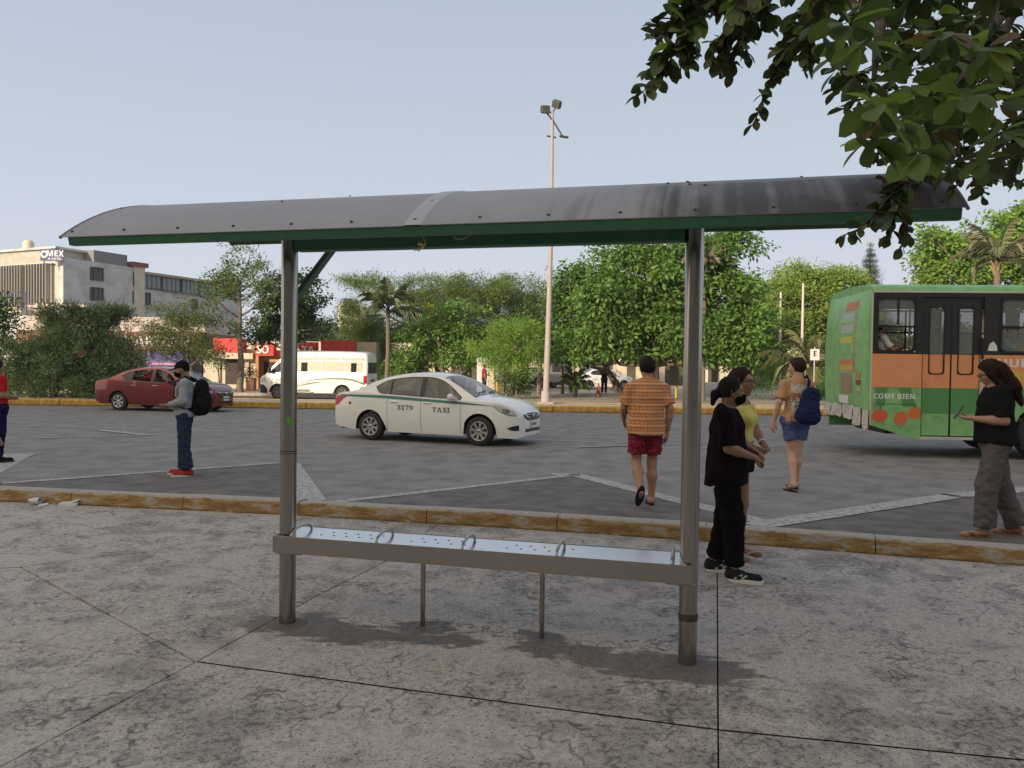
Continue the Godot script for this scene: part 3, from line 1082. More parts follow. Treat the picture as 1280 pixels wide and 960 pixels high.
func roof_stain_material() -> StandardMaterial3D:
	# grey galvanised sheet; soot washed down over the right third
	var W := 1024
	var H := 256
	var nz := FastNoiseLite.new()
	nz.seed = 91; nz.frequency = 0.012; nz.fractal_octaves = 5
	var st := FastNoiseLite.new()
	st.seed = 92; st.frequency = 0.05; st.fractal_octaves = 3
	var out := PackedByteArray()
	out.resize(W * H * 3)
	var hg := PackedByteArray()
	hg.resize(W * H)
	for y in H:
		for x in W:
			var i := y * W + x
			var u := float(x) / W
			var vv := float(y) / H
			var c := Vector3(0.30, 0.296, 0.31) * (1.0 + 0.10 * nz.get_noise_2d(x * 0.35, y * 0.8) + 0.05 * st.get_noise_2d(x, y * 0.1))
			var edge := u + 0.06 * nz.get_noise_2d(x, y * 0.5) + 0.06 * st.get_noise_2d(x * 1.5, y * 0.04)
			var k := smoothstep(0.62, 0.78, edge) * (0.66 + 0.30 * nz.get_noise_2d(x * 1.4, y * 1.7 + 300.0) + 0.42 * st.get_noise_2d(x * 0.9, y * 0.035))
			k = clampf(k * 1.25, 0.0, 0.93)
			if vv > 0.30 and vv < 0.5: k *= 0.55
			c = c.lerp(Vector3(0.045, 0.036, 0.030), k)
			for q in 3: out[i * 3 + q] = int(clampf(pow(c[q], 0.4545), 0, 1) * 255.0)
			hg[i] = int(128 + 90 * nz.get_noise_2d(x * 0.12, y * 0.25))
	var m := M(1, 1, 1, 0.5, 0.12)
	m.albedo_texture = ImageTexture.create_from_image(Image.create_from_data(W, H, false, Image.FORMAT_RGB8, out))
	return m

func make_bench(sh: Node3D, S: float) -> void:
	var bm := noisy(95, 0.02, [[0.2, 0.385, 0.352, 0.325], [0.8, 0.42, 0.388, 0.36]], 0.6, 0.30, 0.0, 0.95)
	bm.uv1_scale = Vector3(0.8, 7, 7)
	var g := MB.new()
	# the pan: flat top with turned-down lips
	var x0 := -0.058
	var x1 := S + 0.02
	var zf := 0.079
	var zb := -0.265
	var top := 0.572
	# top plate cut round the holes: strips between rows of holes
	var holes := []
	for k in 3:
		for i in 5:
			for j in 2:
				holes.append(Vector2(0.20 + k * 0.60 + i * 0.085 + (0.04 if j == 1 else 0.0), -0.06 - j * 0.085))
	g.box(Vector3((x0 + x1) * 0.5, top - 0.003, (zf + zb) * 0.5 - 0.004), Vector3(x1 - x0 - 0.006, 0.006, zf - zb - 0.004))
	var seat := part(sh, "bench_seat", g, MT.steel_seat)
	g = MB.new()
	g.box(Vector3((x0 + x1) * 0.5, 0.528, zf), Vector3(x1 - x0, 0.104, 0.006), Basis.IDENTITY, 0.0015)
	part(seat, "front_lip", g, bm)
	g = MB.new()
	g.box(Vector3((x0 + x1) * 0.5, 0.540, zb), Vector3(x1 - x0, 0.07, 0.006))
	part(seat, "rear_lip", g, bm)
	for x in [x0 + 0.003, x1 - 0.003]:
		g = MB.new()
		g.box(Vector3(x, 0.530, (zf + zb) * 0.5), Vector3(0.006, 0.096, zf - zb - 0.008))
		part(seat, "end_lip", g, bm)
	for x in [0.02, S - 0.06]:
		g = MB.new()
		g.box(Vector3(x + 0.02, 0.468, -0.04), Vector3(0.16, 0.012, 0.2), Basis.IDENTITY, 0.002)
		part(seat, "bracket", g, bm)
	var hm := MB.new()
	hm.lathe([[0.0, 0.0], [0.0075, 0.0], [0.0085, -0.002]], 12)
	var hmesh := hm.mesh()
	var hmat := M(0.02, 0.02, 0.02, 0.9)
	for q in holes: part(seat, "drain_hole", hmesh, hmat, Vector3(q.x, top + 0.0012, q.y))
	for x in [0.055, 0.62, 1.16, 1.72, 2.36]:
		g = MB.new()
		var pth := [Vector3(x, 0.565, 0.055)]
		for i in 13:
			var a := PI * i / 12.0
			pth.append(Vector3(x + 0.0, 0.578 + 0.042 * sin(a), lerpf(0.055, -0.20, 0.5 - 0.5 * cos(a))))
		pth.append(Vector3(x, 0.565, -0.20))
		g.tube(pth, [0.0085], 10)
		part(seat, "armrest", g, bm)
	for x in [0.83, 1.59]:
		g = MB.new()
		g.tube([Vector3(x, 0.0, -0.19), Vector3(x, 0.57, -0.19)], [0.0155], 14)
		part(seat, "leg", g, MT.steel)
	# a folded clear plastic sheet left on the seat would be a guess; the seat end just mirrors the sky

# ---------------------------------------------------------------- buildings
func on_plane(px: float, py: float, p: Vector3, nrm: Vector3) -> Vector3:
	var d := CF + CR * ((px - 640.0) / 985.0) - CU * ((py - 480.0) / 985.0)
	return EYE + d * ((p - EYE).dot(nrm) / d.dot(nrm))

func window_on(b: Node3D, p0: Vector3, p1: Vector3, panes: int, frame: Material, pane: Material, deep := 0.10, called := "window") -> void:
	# p0, p1: corners in the building's own axes on a wall facing local +z
	var lo := Vector3(minf(p0.x, p1.x), minf(p0.y, p1.y), p0.z)
	var hi := Vector3(maxf(p0.x, p1.x), maxf(p0.y, p1.y), p0.z)
	var w := hi.x - lo.x
	var h := hi.y - lo.y
	var f := MB.new()
	var t := 0.07
	f.box(Vector3(lo.x + w / 2, hi.y + t / 2, lo.z + deep / 2), Vector3(w + 2 * t, t, deep))
	f.box(Vector3(lo.x + w / 2, lo.y - t / 2, lo.z + deep / 2 + 0.03), Vector3(w + 2 * t, t, deep + 0.06))
	for x in [lo.x - t / 2, hi.x + t / 2]: f.box(Vector3(x, lo.y + h / 2, lo.z + deep / 2), Vector3(t, h, deep))
	for k in range(1, panes): f.box(Vector3(lo.x + w * k / panes, lo.y + h / 2, lo.z + 0.03), Vector3(0.05, h, 0.05))
	var wd := part(b, called, f, frame)
	for k in panes:
		var g := MB.new()
		g.box(Vector3(lo.x + w * (k + 0.5) / panes, lo.y + h / 2, lo.z + 0.012), Vector3(w / panes - 0.05, h, 0.02))
		part(wd, "pane", g, pane)

func box_part(par: Node, called: String, lo: Vector3, hi: Vector3, mat: Material, bev := 0.0) -> MeshInstance3D:
	var b := MB.new()
	b.box((lo + hi) * 0.5, hi - lo, Basis.IDENTITY, bev)
	return part(par, called, b, mat)

func make_buildings() -> void:
	var plaster := noisy(101, 0.01, [[0.2, 0.38, 0.375, 0.37], [0.45, 0.50, 0.495, 0.49], [0.85, 0.58, 0.577, 0.573]], 9.0, 0.9)
	var cream := noisy(102, 0.01, [[0.2, 0.50, 0.45, 0.36], [0.8, 0.64, 0.58, 0.48]], 7.0, 0.9)
	var pane := M(0.035, 0.042, 0.05, 0.06)
	var pale_pane := M(0.16, 0.20, 0.23, 0.08)
	var frame := M(0.06, 0.06, 0.065, 0.5)
	# hotel: long street wall running back to the right, louvred front on the left
	var A := Vector3(-37.6, 0, -66)
	var nrm := Vector3(0.911, 0, 0.413)
	var ho := thing("hotel_building", "grey white four storey hotel with louvred front and blue rooftop sign", "building", A, 1.1451)
	var L := func(px: float, py: float) -> Vector3: return ho.to_local(on_plane(px, py, A, nrm))
	box_part(ho, "wall", Vector3(0, 0, -30), Vector3(6.9, 9.95, 0), plaster)
	box_part(ho, "wall", Vector3(6.9, 0, -24), Vector3(8.0, 10.35, 0.18), cream)
	box_part(ho, "wall", Vector3(8.0, 0, -20), Vector3(20.5, 9.75, -0.05), plaster)
	box_part(ho, "eave", Vector3(8.0, 9.753, -20.3), Vector3(20.9, 9.98, 0.35), M(0.34, 0.28, 0.23, 0.8))
	box_part(ho, "parapet", Vector3(-0.05, 9.953, -0.35), Vector3(6.9, 10.25, 0.02), plaster)
	box_part(ho, "penthouse", Vector3(0.4, 9.953, -30), Vector3(6.2, 11.1, -1.5), noisy(108, 0.01, [[0.2, 0.36, 0.345, 0.315], [0.8, 0.47, 0.455, 0.42]], 5.0, 0.9))
	box_part(ho, "roof_slab", Vector3(0.1, 11.102, -30.5), Vector3(6.6, 11.28, -1.1), plaster)
	box_part(ho, "water_tank_house", Vector3(3.0, 10.26, -1.4), Vector3(6.4, 11.3, -0.2), noisy(103, 0.02, [[0.2, 0.16, 0.16, 0.17], [0.8, 0.24, 0.24, 0.25]], 1.0, 0.8))
	box_part(ho, "brick_cap", Vector3(6.6, 10.352, -2.2), Vector3(8.3, 10.75, 0.3), M(0.20, 0.07, 0.055, 0.8))
	var tk := MB.new()
	tk.lathe([[0.0, 1.0], [0.22, 0.98], [0.38, 0.85], [0.46, 0.7], [0.46, 0.0]], 20, Transform3D(Basis.IDENTITY, Vector3(1.4, 11.28, -6.5)))
	part(ho, "water_tank", tk, M(0.62, 0.55, 0.44, 0.7))
	tk = MB.new()
	tk.tube([Vector3(0.12, 10.5, -13.5), Vector3(0.12, 10.5, -10.2)], [0.55], 16)
	part(ho, "blue_drum", tk, M(0.04, 0.16, 0.36, 0.5))
	box_part(ho, "penthouse_door", Vector3(0.34, 9.96, -17.5), Vector3(0.42, 10.95, -14.6), frame)
	for r in [[118, 336, 128, 349, 2], [113.5, 335, 116, 349, 1], [118, 361, 128, 374, 2], [113.5, 360, 116, 374, 1], [167, 342, 174, 356, 2], [166.5, 366, 174, 378, 2], [178, 367, 187, 379, 2], [240, 375, 246, 385, 1], [118, 386, 130, 398, 2]]:
		window_on(ho, L.call(r[0], r[3]), L.call(r[2], r[1]), r[4], frame, pane)
	for r in [[178, 345, 201, 359, 4], [203, 348.5, 225, 362.5, 4], [227.5, 352.5, 248, 366, 4], [250.5, 357, 270, 370, 4]]:
		window_on(ho, L.call(r[0], r[3]), L.call(r[2], r[1]), r[4], frame, pale_pane)
	# louvres on the left front (local -x)
	var sl := MB.new()
	sl.box(Vector3.ZERO, Vector3(0.35, 6.0, 0.07))
	var slm := sl.mesh()
	var slat := M(0.31, 0.305, 0.285, 0.7)
	for i in 44:
		if i % 9 < 8: part(ho, "louvre", slm, slat, Vector3(-0.5, 6.75, -1.3 - i * 0.36))
	for y in [6.5, 9.7]: box_part(ho, "louvre_rail", Vector3(-0.32, y, -17.5), Vector3(-0.2, y + 0.12, -1.0), slat)
	box_part(ho, "louvre_backing", Vector3(-0.1, 3.7, -17.5), Vector3(-0.003, 9.8, -1.1), M(0.25, 0.24, 0.20, 0.85))
	# rooftop sign
	var sg := thing("rooftop_sign", "blue rooftop hotel sign with white letters MEX", "sign", at(64, 326, 65.2), 0.12)
	box_part(sg, "panel", Vector3(-0.85, 0, -0.12), Vector3(0.95, 0.95, 0.0), M(0.055, 0.07, 0.22, 0.5))
	for x in [-0.6, 0.7]: box_part(sg, "strut", Vector3(x - 0.04, -0.35, -0.2), Vector3(x + 0.04, 0.9, -0.121), frame)
	text(sg, "lettering", "MEX", 0.50, 0.02, MT.white, Vector3(0.30, 0.60, 0.014))
	text(sg, "small_lettering", "& HOTEL", 0.19, 0.02, MT.white, Vector3(0.30, 0.17, 0.014))
	var rg := MB.new()
	rg.lathe([[0.16, 0.0], [0.16, 0.03], [0.30, 0.03], [0.30, 0.0]], 24, Transform3D(Basis(Vector3.RIGHT, PI / 2), Vector3(-0.52, 0.52, 0.002)))
	part(sg, "emblem", rg, MT.white)
	# white building in front of the hotel, with blue letters on its roof edge
	var wb := thing("white_annex", "low white building at left edge before the hotel", "building", Vector3(-34, 0, -52), 0.18)
	var white := noisy(104, 0.01, [[0.2, 0.55, 0.57, 0.60], [0.8, 0.66, 0.68, 0.71]], 8.0, 0.85)
	box_part(wb, "wall", Vector3(-22, 0, -9), Vector3(4.2, 4.55, 0), white)
	box_part(wb, "wall", Vector3(4.2, 0, -9), Vector3(8.4, 4.1, 0.2), white)
	box_part(wb, "parapet", Vector3(-22, 4.552, -1.2), Vector3(1.3, 5.15, -0.4), cream)
	box_part(wb, "parapet", Vector3(1.3, 4.552, -2.2), Vector3(5.0, 5.5, -1.4), M(0.6, 0.5, 0.47, 0.8))
	var lt := text(wb, "lettering", "HOTEL", 0.85, 0.08, M(0.05, 0.06, 0.16, 0.5), Vector3(-0.55, 5.75, -0.8), Vector3.ZERO, "Droid Sans", false, 1.5)
	lt.name = "lettering"
	make_shops(cream)
	# long low arcade seen through the trunks
	var ar := thing("arcade_building", "long low cream building with dark openings behind the trees", "building", Vector3(4, 0, -72), -0.03)
	box_part(ar, "wall", Vector3(-30, 0, -8), Vector3(34, 3.6, -2.4), M(0.10, 0.09, 0.08, 0.9))
	box_part(ar, "fascia", Vector3(-30, 2.65, -2.398), Vector3(34, 3.7, 0.0), cream)
	for i in 17: box_part(ar, "column", Vector3(-29.6 + i * 3.9, 0, -0.5), Vector3(-29.1 + i * 3.9, 2.648, -0.02), cream)
	for i in 6: box_part(ar, "wall_panel", Vector3(-24 + i * 9.8, 0, -2.395), Vector3(-20.5 + i * 9.8, 2.645, -2.2), cream)
	# low white wall at right
	var lw := thing("garden_wall", "low broken white garden wall beyond the far kerb at right", "wall", Vector3(17.6, 0.12, -47), 0.05)
	box_part(lw, "wall", Vector3(-4.2, 0, -0.3), Vector3(6, 1.15, 0), white, 0.03)
	box_part(lw, "wall", Vector3(-6.8, 0, -0.32), Vector3(-4.21, 0.75, 0.02), white, 0.03)
	# far tower
	var tw := thing("distant_tower", "distant beige tower block above the trees", "building", at(437, 455, 170), 0.3)
	box_part(tw, "wall", Vector3(-2.2, -3, -4), Vector3(2.6, 13.0, 0), cream)
	for k in 5: box_part(tw, "window", Vector3(-1.6, 2.0 + k * 2.2, 0.001), Vector3(2.0, 3.0 + k * 2.2, 0.05), pane)
	box_part(tw, "roof_plant", Vector3(-1.2, 13.002, -3), Vector3(0.6, 14.2, -1), frame)
	# kiosk
	var ki := thing("kiosk", "small white kiosk frame with canopy beneath the trees", "kiosk", at(606, 491.5, 44) * Vector3(1, 0, 1) + Vector3(0, 0.12, 0), 0.1)
	box_part(ki, "side_panel", Vector3(-0.45, 0, -0.15), Vector3(0.18, 2.0, 0.0), white, 0.02)
	box_part(ki, "post", Vector3(0.62, 0, -0.12), Vector3(0.72, 1.78, -0.02), white)
	box_part(ki, "canopy", Vector3(-0.45, 1.78, -1.2), Vector3(1.0, 2.0, 0.14), white, 0.03)
	box_part(ki, "counter", Vector3(0.2, 0, -0.5), Vector3(1.0, 0.75, 0.05), cream, 0.02)
	# unseen block added behind the viewer to throw shade over the square
	var bk := thing("unseen_shade_block", "unseen plain block added behind the viewer to shade the square", "building", Vector3(-22, 0, 27), 0.0)
	box_part(bk, "wall", Vector3(-75, 0, 0), Vector3(70, 18.6, 12), cream)
	for k in 4:
		for i in 24:
			box_part(bk, "window", Vector3(-72 + i * 5.9, 2.4 + k * 4.2, -0.06), Vector3(-68.6 + i * 5.9, 4.4 + k * 4.2, -0.001), pane)

func make_shops(cream: Material) -> void:
	var red := noisy(106, 0.02, [[0.2, 0.46, 0.040, 0.035], [0.8, 0.60, 0.065, 0.055]], 3.0, 0.7)
	var dark := M(0.045, 0.03, 0.03, 0.7)
	var Z := 47.0
	var P := func(px: float, py: float) -> Vector3: return at(px, py, Z)
	# purple-fronted shop
	var a: Vector3 = P.call(148, 487)
	var s1 := thing("purple_shop", "shop with brown signboard and purple awning behind the small tree", "building", Vector3(a.x, 0.13, -Z), 0.0)
	var w := (P.call(252, 480) as Vector3).x - a.x
	box_part(s1, "wall", Vector3(-6, 0, -7), Vector3(w, 2.2, 0), M(0.07, 0.06, 0.09, 0.8))
	box_part(s1, "signboard", Vector3(-6, 2.2, -7), Vector3(w, 3.3, 0.1), M(0.20, 0.10, 0.07, 0.7))
	box_part(s1, "upper_wall", Vector3(-6, 3.302, -7), Vector3(w, 4.2, -0.5), M(0.5, 0.45, 0.43, 0.8))
	text(s1, "lettering", "O ARIZAN", 0.62, 0.05, M(0.62, 0.60, 0.66, 0.5), Vector3(w * 0.45, 2.72, 0.13), Vector3.ZERO, "Droid Sans", true, 1.1)
	var aw := MB.new()
	var x0 := (P.call(196, 450) as Vector3).x - a.x
	var x1 := (P.call(236, 450) as Vector3).x - a.x
	aw.prism(PackedVector2Array([Vector2(0, 2.2), Vector2(1.3, 1.55), Vector2(1.3, 1.3), Vector2(0, 1.3)]), x0, x1, Transform3D(Basis(Vector3(0, 0, 1), Vector3.UP, Vector3(-1, 0, 0)) * Basis.from_scale(Vector3(1, 1, -1)), Vector3.ZERO))
	part(s1, "awning", aw, M(0.14, 0.11, 0.34, 0.7))
	box_part(s1, "awning_band", Vector3(x0, 1.35, 1.301), Vector3(x1, 1.45, 1.32), M(0.5, 0.25, 0.36, 0.6))
	for x in [0.6, 1.8, 3.2, 4.3]: box_part(s1, "column", Vector3(x, 0, 0.001), Vector3(x + 0.16, 2.198, 0.12), M(0.18, 0.15, 0.38, 0.7))
	# cream shop with a red tiled hood
	a = P.call(254, 487)
	var s2 := thing("red_hood_shop", "cream shop with plain red hood and dark door by tree trunk", "building", Vector3(a.x, 0.13, -Z), 0.0)
	w = (P.call(322, 480) as Vector3).x - a.x
	box_part(s2, "wall", Vector3(0.01, 0, -6), Vector3(w, 2.35, 0), cream)
	var h0 := (P.call(272, 440) as Vector3).x - a.x
	box_part(s2, "hood", Vector3(h0, 2.1, 0.001), Vector3(h0 + 1.75, 2.95, 0.7), red)
	box_part(s2, "lintel", Vector3(h0 - 0.2, 1.75, 0.001), Vector3(w - 0.05, 2.098, 0.75), cream)
	h0 = (P.call(282, 470) as Vector3).x - a.x
	box_part(s2, "door", Vector3(h0, 0.25, 0.001), Vector3(h0 + 0.72, 1.74, 0.05), dark)
	for x in [0.75, 2.45]: box_part(s2, "pier", Vector3(x, 0, 0.001), Vector3(x + 0.3, 1.748, 0.12), cream)
	# red lettered shops
	a = P.call(322.5, 487)
	var s3 := thing("red_lettered_shop", "terracotta shop with white letters on red hoods behind the white van", "building", Vector3(a.x, 0.13, -Z), 0.0)
	w = (P.call(400, 480) as Vector3).x - a.x
	box_part(s3, "wall", Vector3(0, 0, -6), Vector3(w, 2.3, 0), M(0.52, 0.33, 0.20, 0.85))
	box_part(s3, "hood", Vector3(0.0, 1.95, 0.001), Vector3(1.1, 2.7, 0.6), red)
	box_part(s3, "hood", Vector3(1.5, 1.95, 0.001), Vector3(3.6, 2.8, 0.6), red)
	text(s3, "lettering", "S", 0.50, 0.04, MT.white, Vector3(0.27, 2.32, 0.63))
	text(s3, "lettering", "O", 0.50, 0.04, MT.white, Vector3(0.62, 2.32, 0.63))
	text(s3, "lettering", "COSTA", 0.46, 0.04, MT.white, Vector3(2.55, 2.32, 0.63))
	box_part(s3, "opening", Vector3(0.35, 0.0, 0.001), Vector3(1.6, 1.6, 0.03), dark)
	box_part(s3, "opening", Vector3(1.95, 0.0, 0.001), Vector3(3.4, 1.6, 0.03), dark)
	box_part(s3, "column", Vector3(0.05, 0, 0.03), Vector3(0.22, 1.95, 0.62), M(0.50, 0.25, 0.12, 0.8))
	a = P.call(401, 487)
	var s4 := thing("red_panel_shop", "beige shop with a plain red roof panel behind the van", "building", Vector3(a.x, 0.13, -Z), 0.0)
	w = (P.call(470, 480) as Vector3).x - a.x
	box_part(s4, "wall", Vector3(0, 0, -6), Vector3(w, 2.85, 0), noisy(107, 0.02, [[0.2, 0.40, 0.34, 0.24], [0.8, 0.55, 0.48, 0.36]], 2.0, 0.9))
	box_part(s4, "roof_panel", Vector3(0.1, 2.15, 0.001), Vector3(2.1, 2.92, 0.5), red)

# ---------------------------------------------------------------- leaves and trees
func leaf_clump(count: int, length: float, width: float, spread: float, droop: float, seed_: int) -> ArrayMesh:
	var r := RandomNumberGenerator.new()
	r.seed = seed_
	var b := MB.new()
	for i in count:
		var d := Vector3(r.randfn(), r.randfn(), r.randfn()).normalized()
		var p := d * spread * pow(r.randf(), 0.5)
		var ax := (d + Vector3(r.randf_range(-1, 1), r.randf_range(-1, 1) - droop, r.randf_range(-1, 1)) * 0.8).normalized()
		var sd := ax.cross(Vector3(r.randfn(), r.randfn(), r.randfn())).normalized()
		var nn := sd.cross(ax).normalized()
		var l := length * r.randf_range(0.7, 1.25)
		var w := width * r.randf_range(0.8, 1.2)
		var tip := p + ax * l - nn * l * 0.15
		var mid := p + ax * l * 0.5
		b.col = Color(1, 1, 1) * r.randf_range(0.75, 1.2)
		b.tri(p, mid + sd * w * 0.5 - nn * w * 0.12, tip)
		b.tri(p, tip, mid - sd * w * 0.5 - nn * w * 0.12)
	return b.mesh()

var CL := {}

func crown(par: Node3D, called: String, blobs: Array, clump: Mesh, per: float, size: float, tone: Array, seed_: int, gap := -0.22, mat: Material = null) -> void:
	# blobs: [centre in world, radii]; leaf clumps strewn near the skin of each blob and thinner inside
	var r := RandomNumberGenerator.new()
	r.seed = seed_
	var nz := FastNoiseLite.new()
	nz.seed = seed_
	nz.frequency = 0.55
	var xs: Array[Transform3D] = []
	var cs: Array[Color] = []
	for bl in blobs:
		var c: Vector3 = bl[0]
		var rad: Vector3 = bl[1]
		var n := int(per * 1.25 * (rad.x * rad.y + rad.x * rad.z + rad.y * rad.z) * 4.2)
		# boughs of leaves: each a flattened tuft with its own tone, set near the skin of the blob
		var tufts := []
		for i in maxi(5, n / 13):
			var d := Vector3(r.randfn(), r.randfn(), r.randfn()).normalized()
			var k := lerpf(0.45, 1.0, sqrt(r.randf()))
			var p := c + d * rad * k * (1.0 + 0.42 * nz.get_noise_3dv((c + d * rad) * 1.3))
			tufts.append([p, minf(r.randf_range(0.22, 0.52) * minf(1.0, 0.45 + rad.length() * 0.3), rad.length() * 0.33), r.randf()])
		for i in n:
			var tf: Array = tufts[i % tufts.size()]
			var p: Vector3 = tf[0] + Vector3(r.randfn(), r.randfn() * 0.55, r.randfn()) * tf[1]
			if nz.get_noise_3dv(p * 1.3) < gap - 0.12: continue
			var bs := Basis.from_euler(Vector3(r.randf_range(-0.6, 0.6), r.randf() * TAU, r.randf_range(-0.6, 0.6))).scaled(Vector3.ONE * size * r.randf_range(0.5, 1.25))
			xs.append(Transform3D(bs, p - par.position))
			var a: Color = tone[0]
			var e: Color = tone[1]
			var cc := a.lerp(e, clampf(0.45 * r.randf() + 0.45 * tf[2] + 0.1, 0, 1))
			if tone.size() > 2 and r.randf() < tone[3]: cc = tone[2]
			cs.append(cc)
	var mm := MultiMesh.new()
	mm.transform_format = MultiMesh.TRANSFORM_3D
	mm.use_colors = true
	mm.mesh = clump
	mm.instance_count = xs.size()
	for i in xs.size():
		mm.set_instance_transform(i, xs[i])
		mm.set_instance_color(i, cs[i])
	var o := MultiMeshInstance3D.new()
	o.name = called
	o.multimesh = mm
	o.material_override = mat if mat else MT.leaf
	par.add_child(o, true)
	o.set_meta("kind", "stuff")

func trunk(par: Node3D, pts: Array, rad: Array, mat: Material, called := "trunk", sides := 9) -> MeshInstance3D:
	var b := MB.new()
	var q := []
	for p in pts: q.append(p - par.position)
	b.tube(q, rad, sides)
	return part(par, called, b, mat)

func px_blobs(depth: float, list: Array, flat := 0.8) -> Array:   # [px, py, radius px, (ry px)] at a distance
	var out := []
	for l in list:
		var k := depth / 985.0
		var ry: float = l[3] if l.size() > 3 else l[2] * 0.8
		out.append([at(l[0], l[1], depth + rng.randf_range(-0.8, 0.8)), Vector3(l[2] * k, ry * k, l[2] * k * flat)])
	return out

func tree(called: String, label: String, depth: float, base_px: Array, base_r: float, list: Array, clump: String, per: float, size: float, tone: Array, seed_: int, limbs := true, bark: Material = null, base_y := 0.12, group := "trees beyond the far kerb", gap := -0.10) -> Node3D:
	var bp := at(base_px[0], base_px[1], depth)
	var t := thing(called, label, "tree", Vector3(bp.x, base_y, -depth), 0.0, group)
	var bl := px_blobs(depth, list)
	var m: Material = bark if bark else MT.bark
	var mid := Vector3.ZERO
	var low := 99.0
	for b in bl:
		mid += b[0] / bl.size()
		low = minf(low, b[0].y - b[1].y * 0.5)
	var fork := Vector3(lerpf(bp.x, mid.x, 0.35), lerpf(base_y, maxf(low, 1.2), 0.8), -depth)
	var p0 := Vector3(bp.x, base_y - 0.03, -depth)
	var tr := trunk(t, [p0, p0.lerp(fork, 0.08) + Vector3(0, 0.02, 0), p0.lerp(fork, 0.5) + Vector3(base_r * 0.5, 0, 0), fork], [base_r * 1.35, base_r * 1.05, base_r * 0.9, base_r * 0.75], m)
	if limbs:
		var lead := Vector3(mid.x, mid.y + 0.3, -depth)
		trunk(t, [fork, fork.lerp(lead, 0.5) + Vector3(base_r * 0.6, 0, 0.1), lead], [base_r * 0.74, base_r * 0.5, base_r * 0.2], m, "leader", 8)
		for b in bl:
			var e: Vector3 = b[0]
			var side := Vector2(e.x - lead.x, e.z - lead.z).length()
			var k := clampf((e.y - 0.8 * side - fork.y) / maxf(lead.y - fork.y, 0.1), 0.0, 0.9)
			var st := fork.lerp(lead, k)
			var r0 := base_r * lerpf(0.5, 0.22, k)
			var q := st.lerp(e, 0.5) + Vector3(0, -0.10 * side, 0)
			var lb := MB.new()
			lb.tube([st - t.position, q - t.position, e - t.position, e + Vector3(0, b[1].y * 0.5, 0) - t.position], [r0, r0 * 0.7, r0 * 0.4, r0 * 0.12], 6)
			part(t, "limb", lb, m)
			for kk in 2:
				var d := Vector3(rng.randfn(), rng.randfn() * 0.6, rng.randfn()).normalized()
				lb = MB.new()
				lb.tube([q.lerp(e, 0.5) - t.position, e + d * b[1] * 0.45 - t.position, e + d * b[1] * 0.85 - t.position], [r0 * 0.4, r0 * 0.25, r0 * 0.1], 5)
				part(t, "branch", lb, m)
	crown(t, "crown", bl, CL[clump], per, size, tone, seed_, gap)
	return t

func frond_mesh(length: float, droop: float, leaflet: float, stiff: float) -> ArrayMesh:
	var b := MB.new()
	var n := 16
	var pts := []
	for i in n + 1:
		var s := float(i) / n
		pts.append(Vector3(length * (s - 0.18 * droop * s * s), length * (0.55 * s * stiff - 0.62 * droop * s * s * s), 0))
	b.col = Color(0.35, 0.33, 0.14) * 0.6
	var rr := []
	for i in n + 1: rr.append(lerpf(0.035, 0.006, float(i) / n) * length / 2.5)
	b.tube(pts, rr, 5)
	for i in 36:
		var s := 0.14 + 0.86 * i / 36.0
		var k := clampi(int(s * n), 0, n - 1)
		var p: Vector3 = pts[k].lerp(pts[k + 1], s * n - k)
		var d: Vector3 = (pts[k + 1] - pts[k]).normalized()
		for sd in [-1.0, 1.0]:
			var l := leaflet * 0.72 * sin(PI * (0.12 + 0.82 * s)) * (0.9 + 0.35 * sin(i * 2.3 + sd))
			var o: Vector3 = (d * 0.95 + Vector3(0, -0.35 + 0.3 * sin(i * 1.7 + sd), sd * 0.8)).normalized()
			var e: Vector3 = p + o * l + Vector3(0, -0.45 * l, 0)
			var m: Vector3 = p + o * l * 0.5 + Vector3(0, 0.02, 0)
			b.col = Color(1, 1, 1) * (0.8 + 0.3 * absf(sin(i * 3.1 + sd)))
			var wv := d * 0.0065 * length / 2.5
			b.tri(p - wv * 0.6, m - wv, e); b.tri(p + wv * 0.6, e, m + wv); b.tri(p - wv * 0.6, e, p + wv * 0.6)
	return b.mesh()

func palm(label: String, base: Vector3, top: Vector3, r: float, fronds: int, length: float, leaflet: float, tone: Color, seed_: int, droop := 1.0, boots := 0) -> void:
	var t := thing("palm_tree", label, "palm tree", base, 0.0, "palms beyond the far kerb")
	var r_ := RandomNumberGenerator.new()
	r_.seed = seed_
	trunk(t, [base - Vector3(0, 0.02, 0), base.lerp(top, 0.1), base.lerp(top, 0.5) + Vector3(0.05, 0, 0), top], [r * 1.4, r * 1.05, r * 0.9, r * 0.85], MT.bark)
	var m := VC(0.6, 0.5)
	m.albedo_color = tone.linear_to_srgb()
	m.backlight_enabled = true
	m.backlight = tone.linear_to_srgb() * 0.5
	var meshes := [frond_mesh(length, droop, leaflet, 1.0), frond_mesh(length * 0.9, droop * 1.25, leaflet, 0.8), frond_mesh(length * 0.95, droop * 0.7, leaflet, 1.3)]
	for i in fronds:
		var o := part(t, "frond", meshes[i % 3], m, top - base + Vector3(0, r_.randf_range(-0.1, 0.15), 0))
		o.rotation = Vector3(0, i * 2.39996 + r_.randf_range(-0.2, 0.2), r_.randf_range(-0.45, 0.75))
	for i in boots:
		var bt := MB.new()
		var a := i * 2.39996
		var y := -0.06 * i
		bt.bar(Vector3(cos(a) * r * 0.7, y, sin(a) * r * 0.7), Vector3(cos(a) * r * 1.7, y + 0.28, sin(a) * r * 1.7), 0.10, 0.05)
		part(t, "leaf_base", bt, M(0.33, 0.25, 0.13, 0.9), top - base)

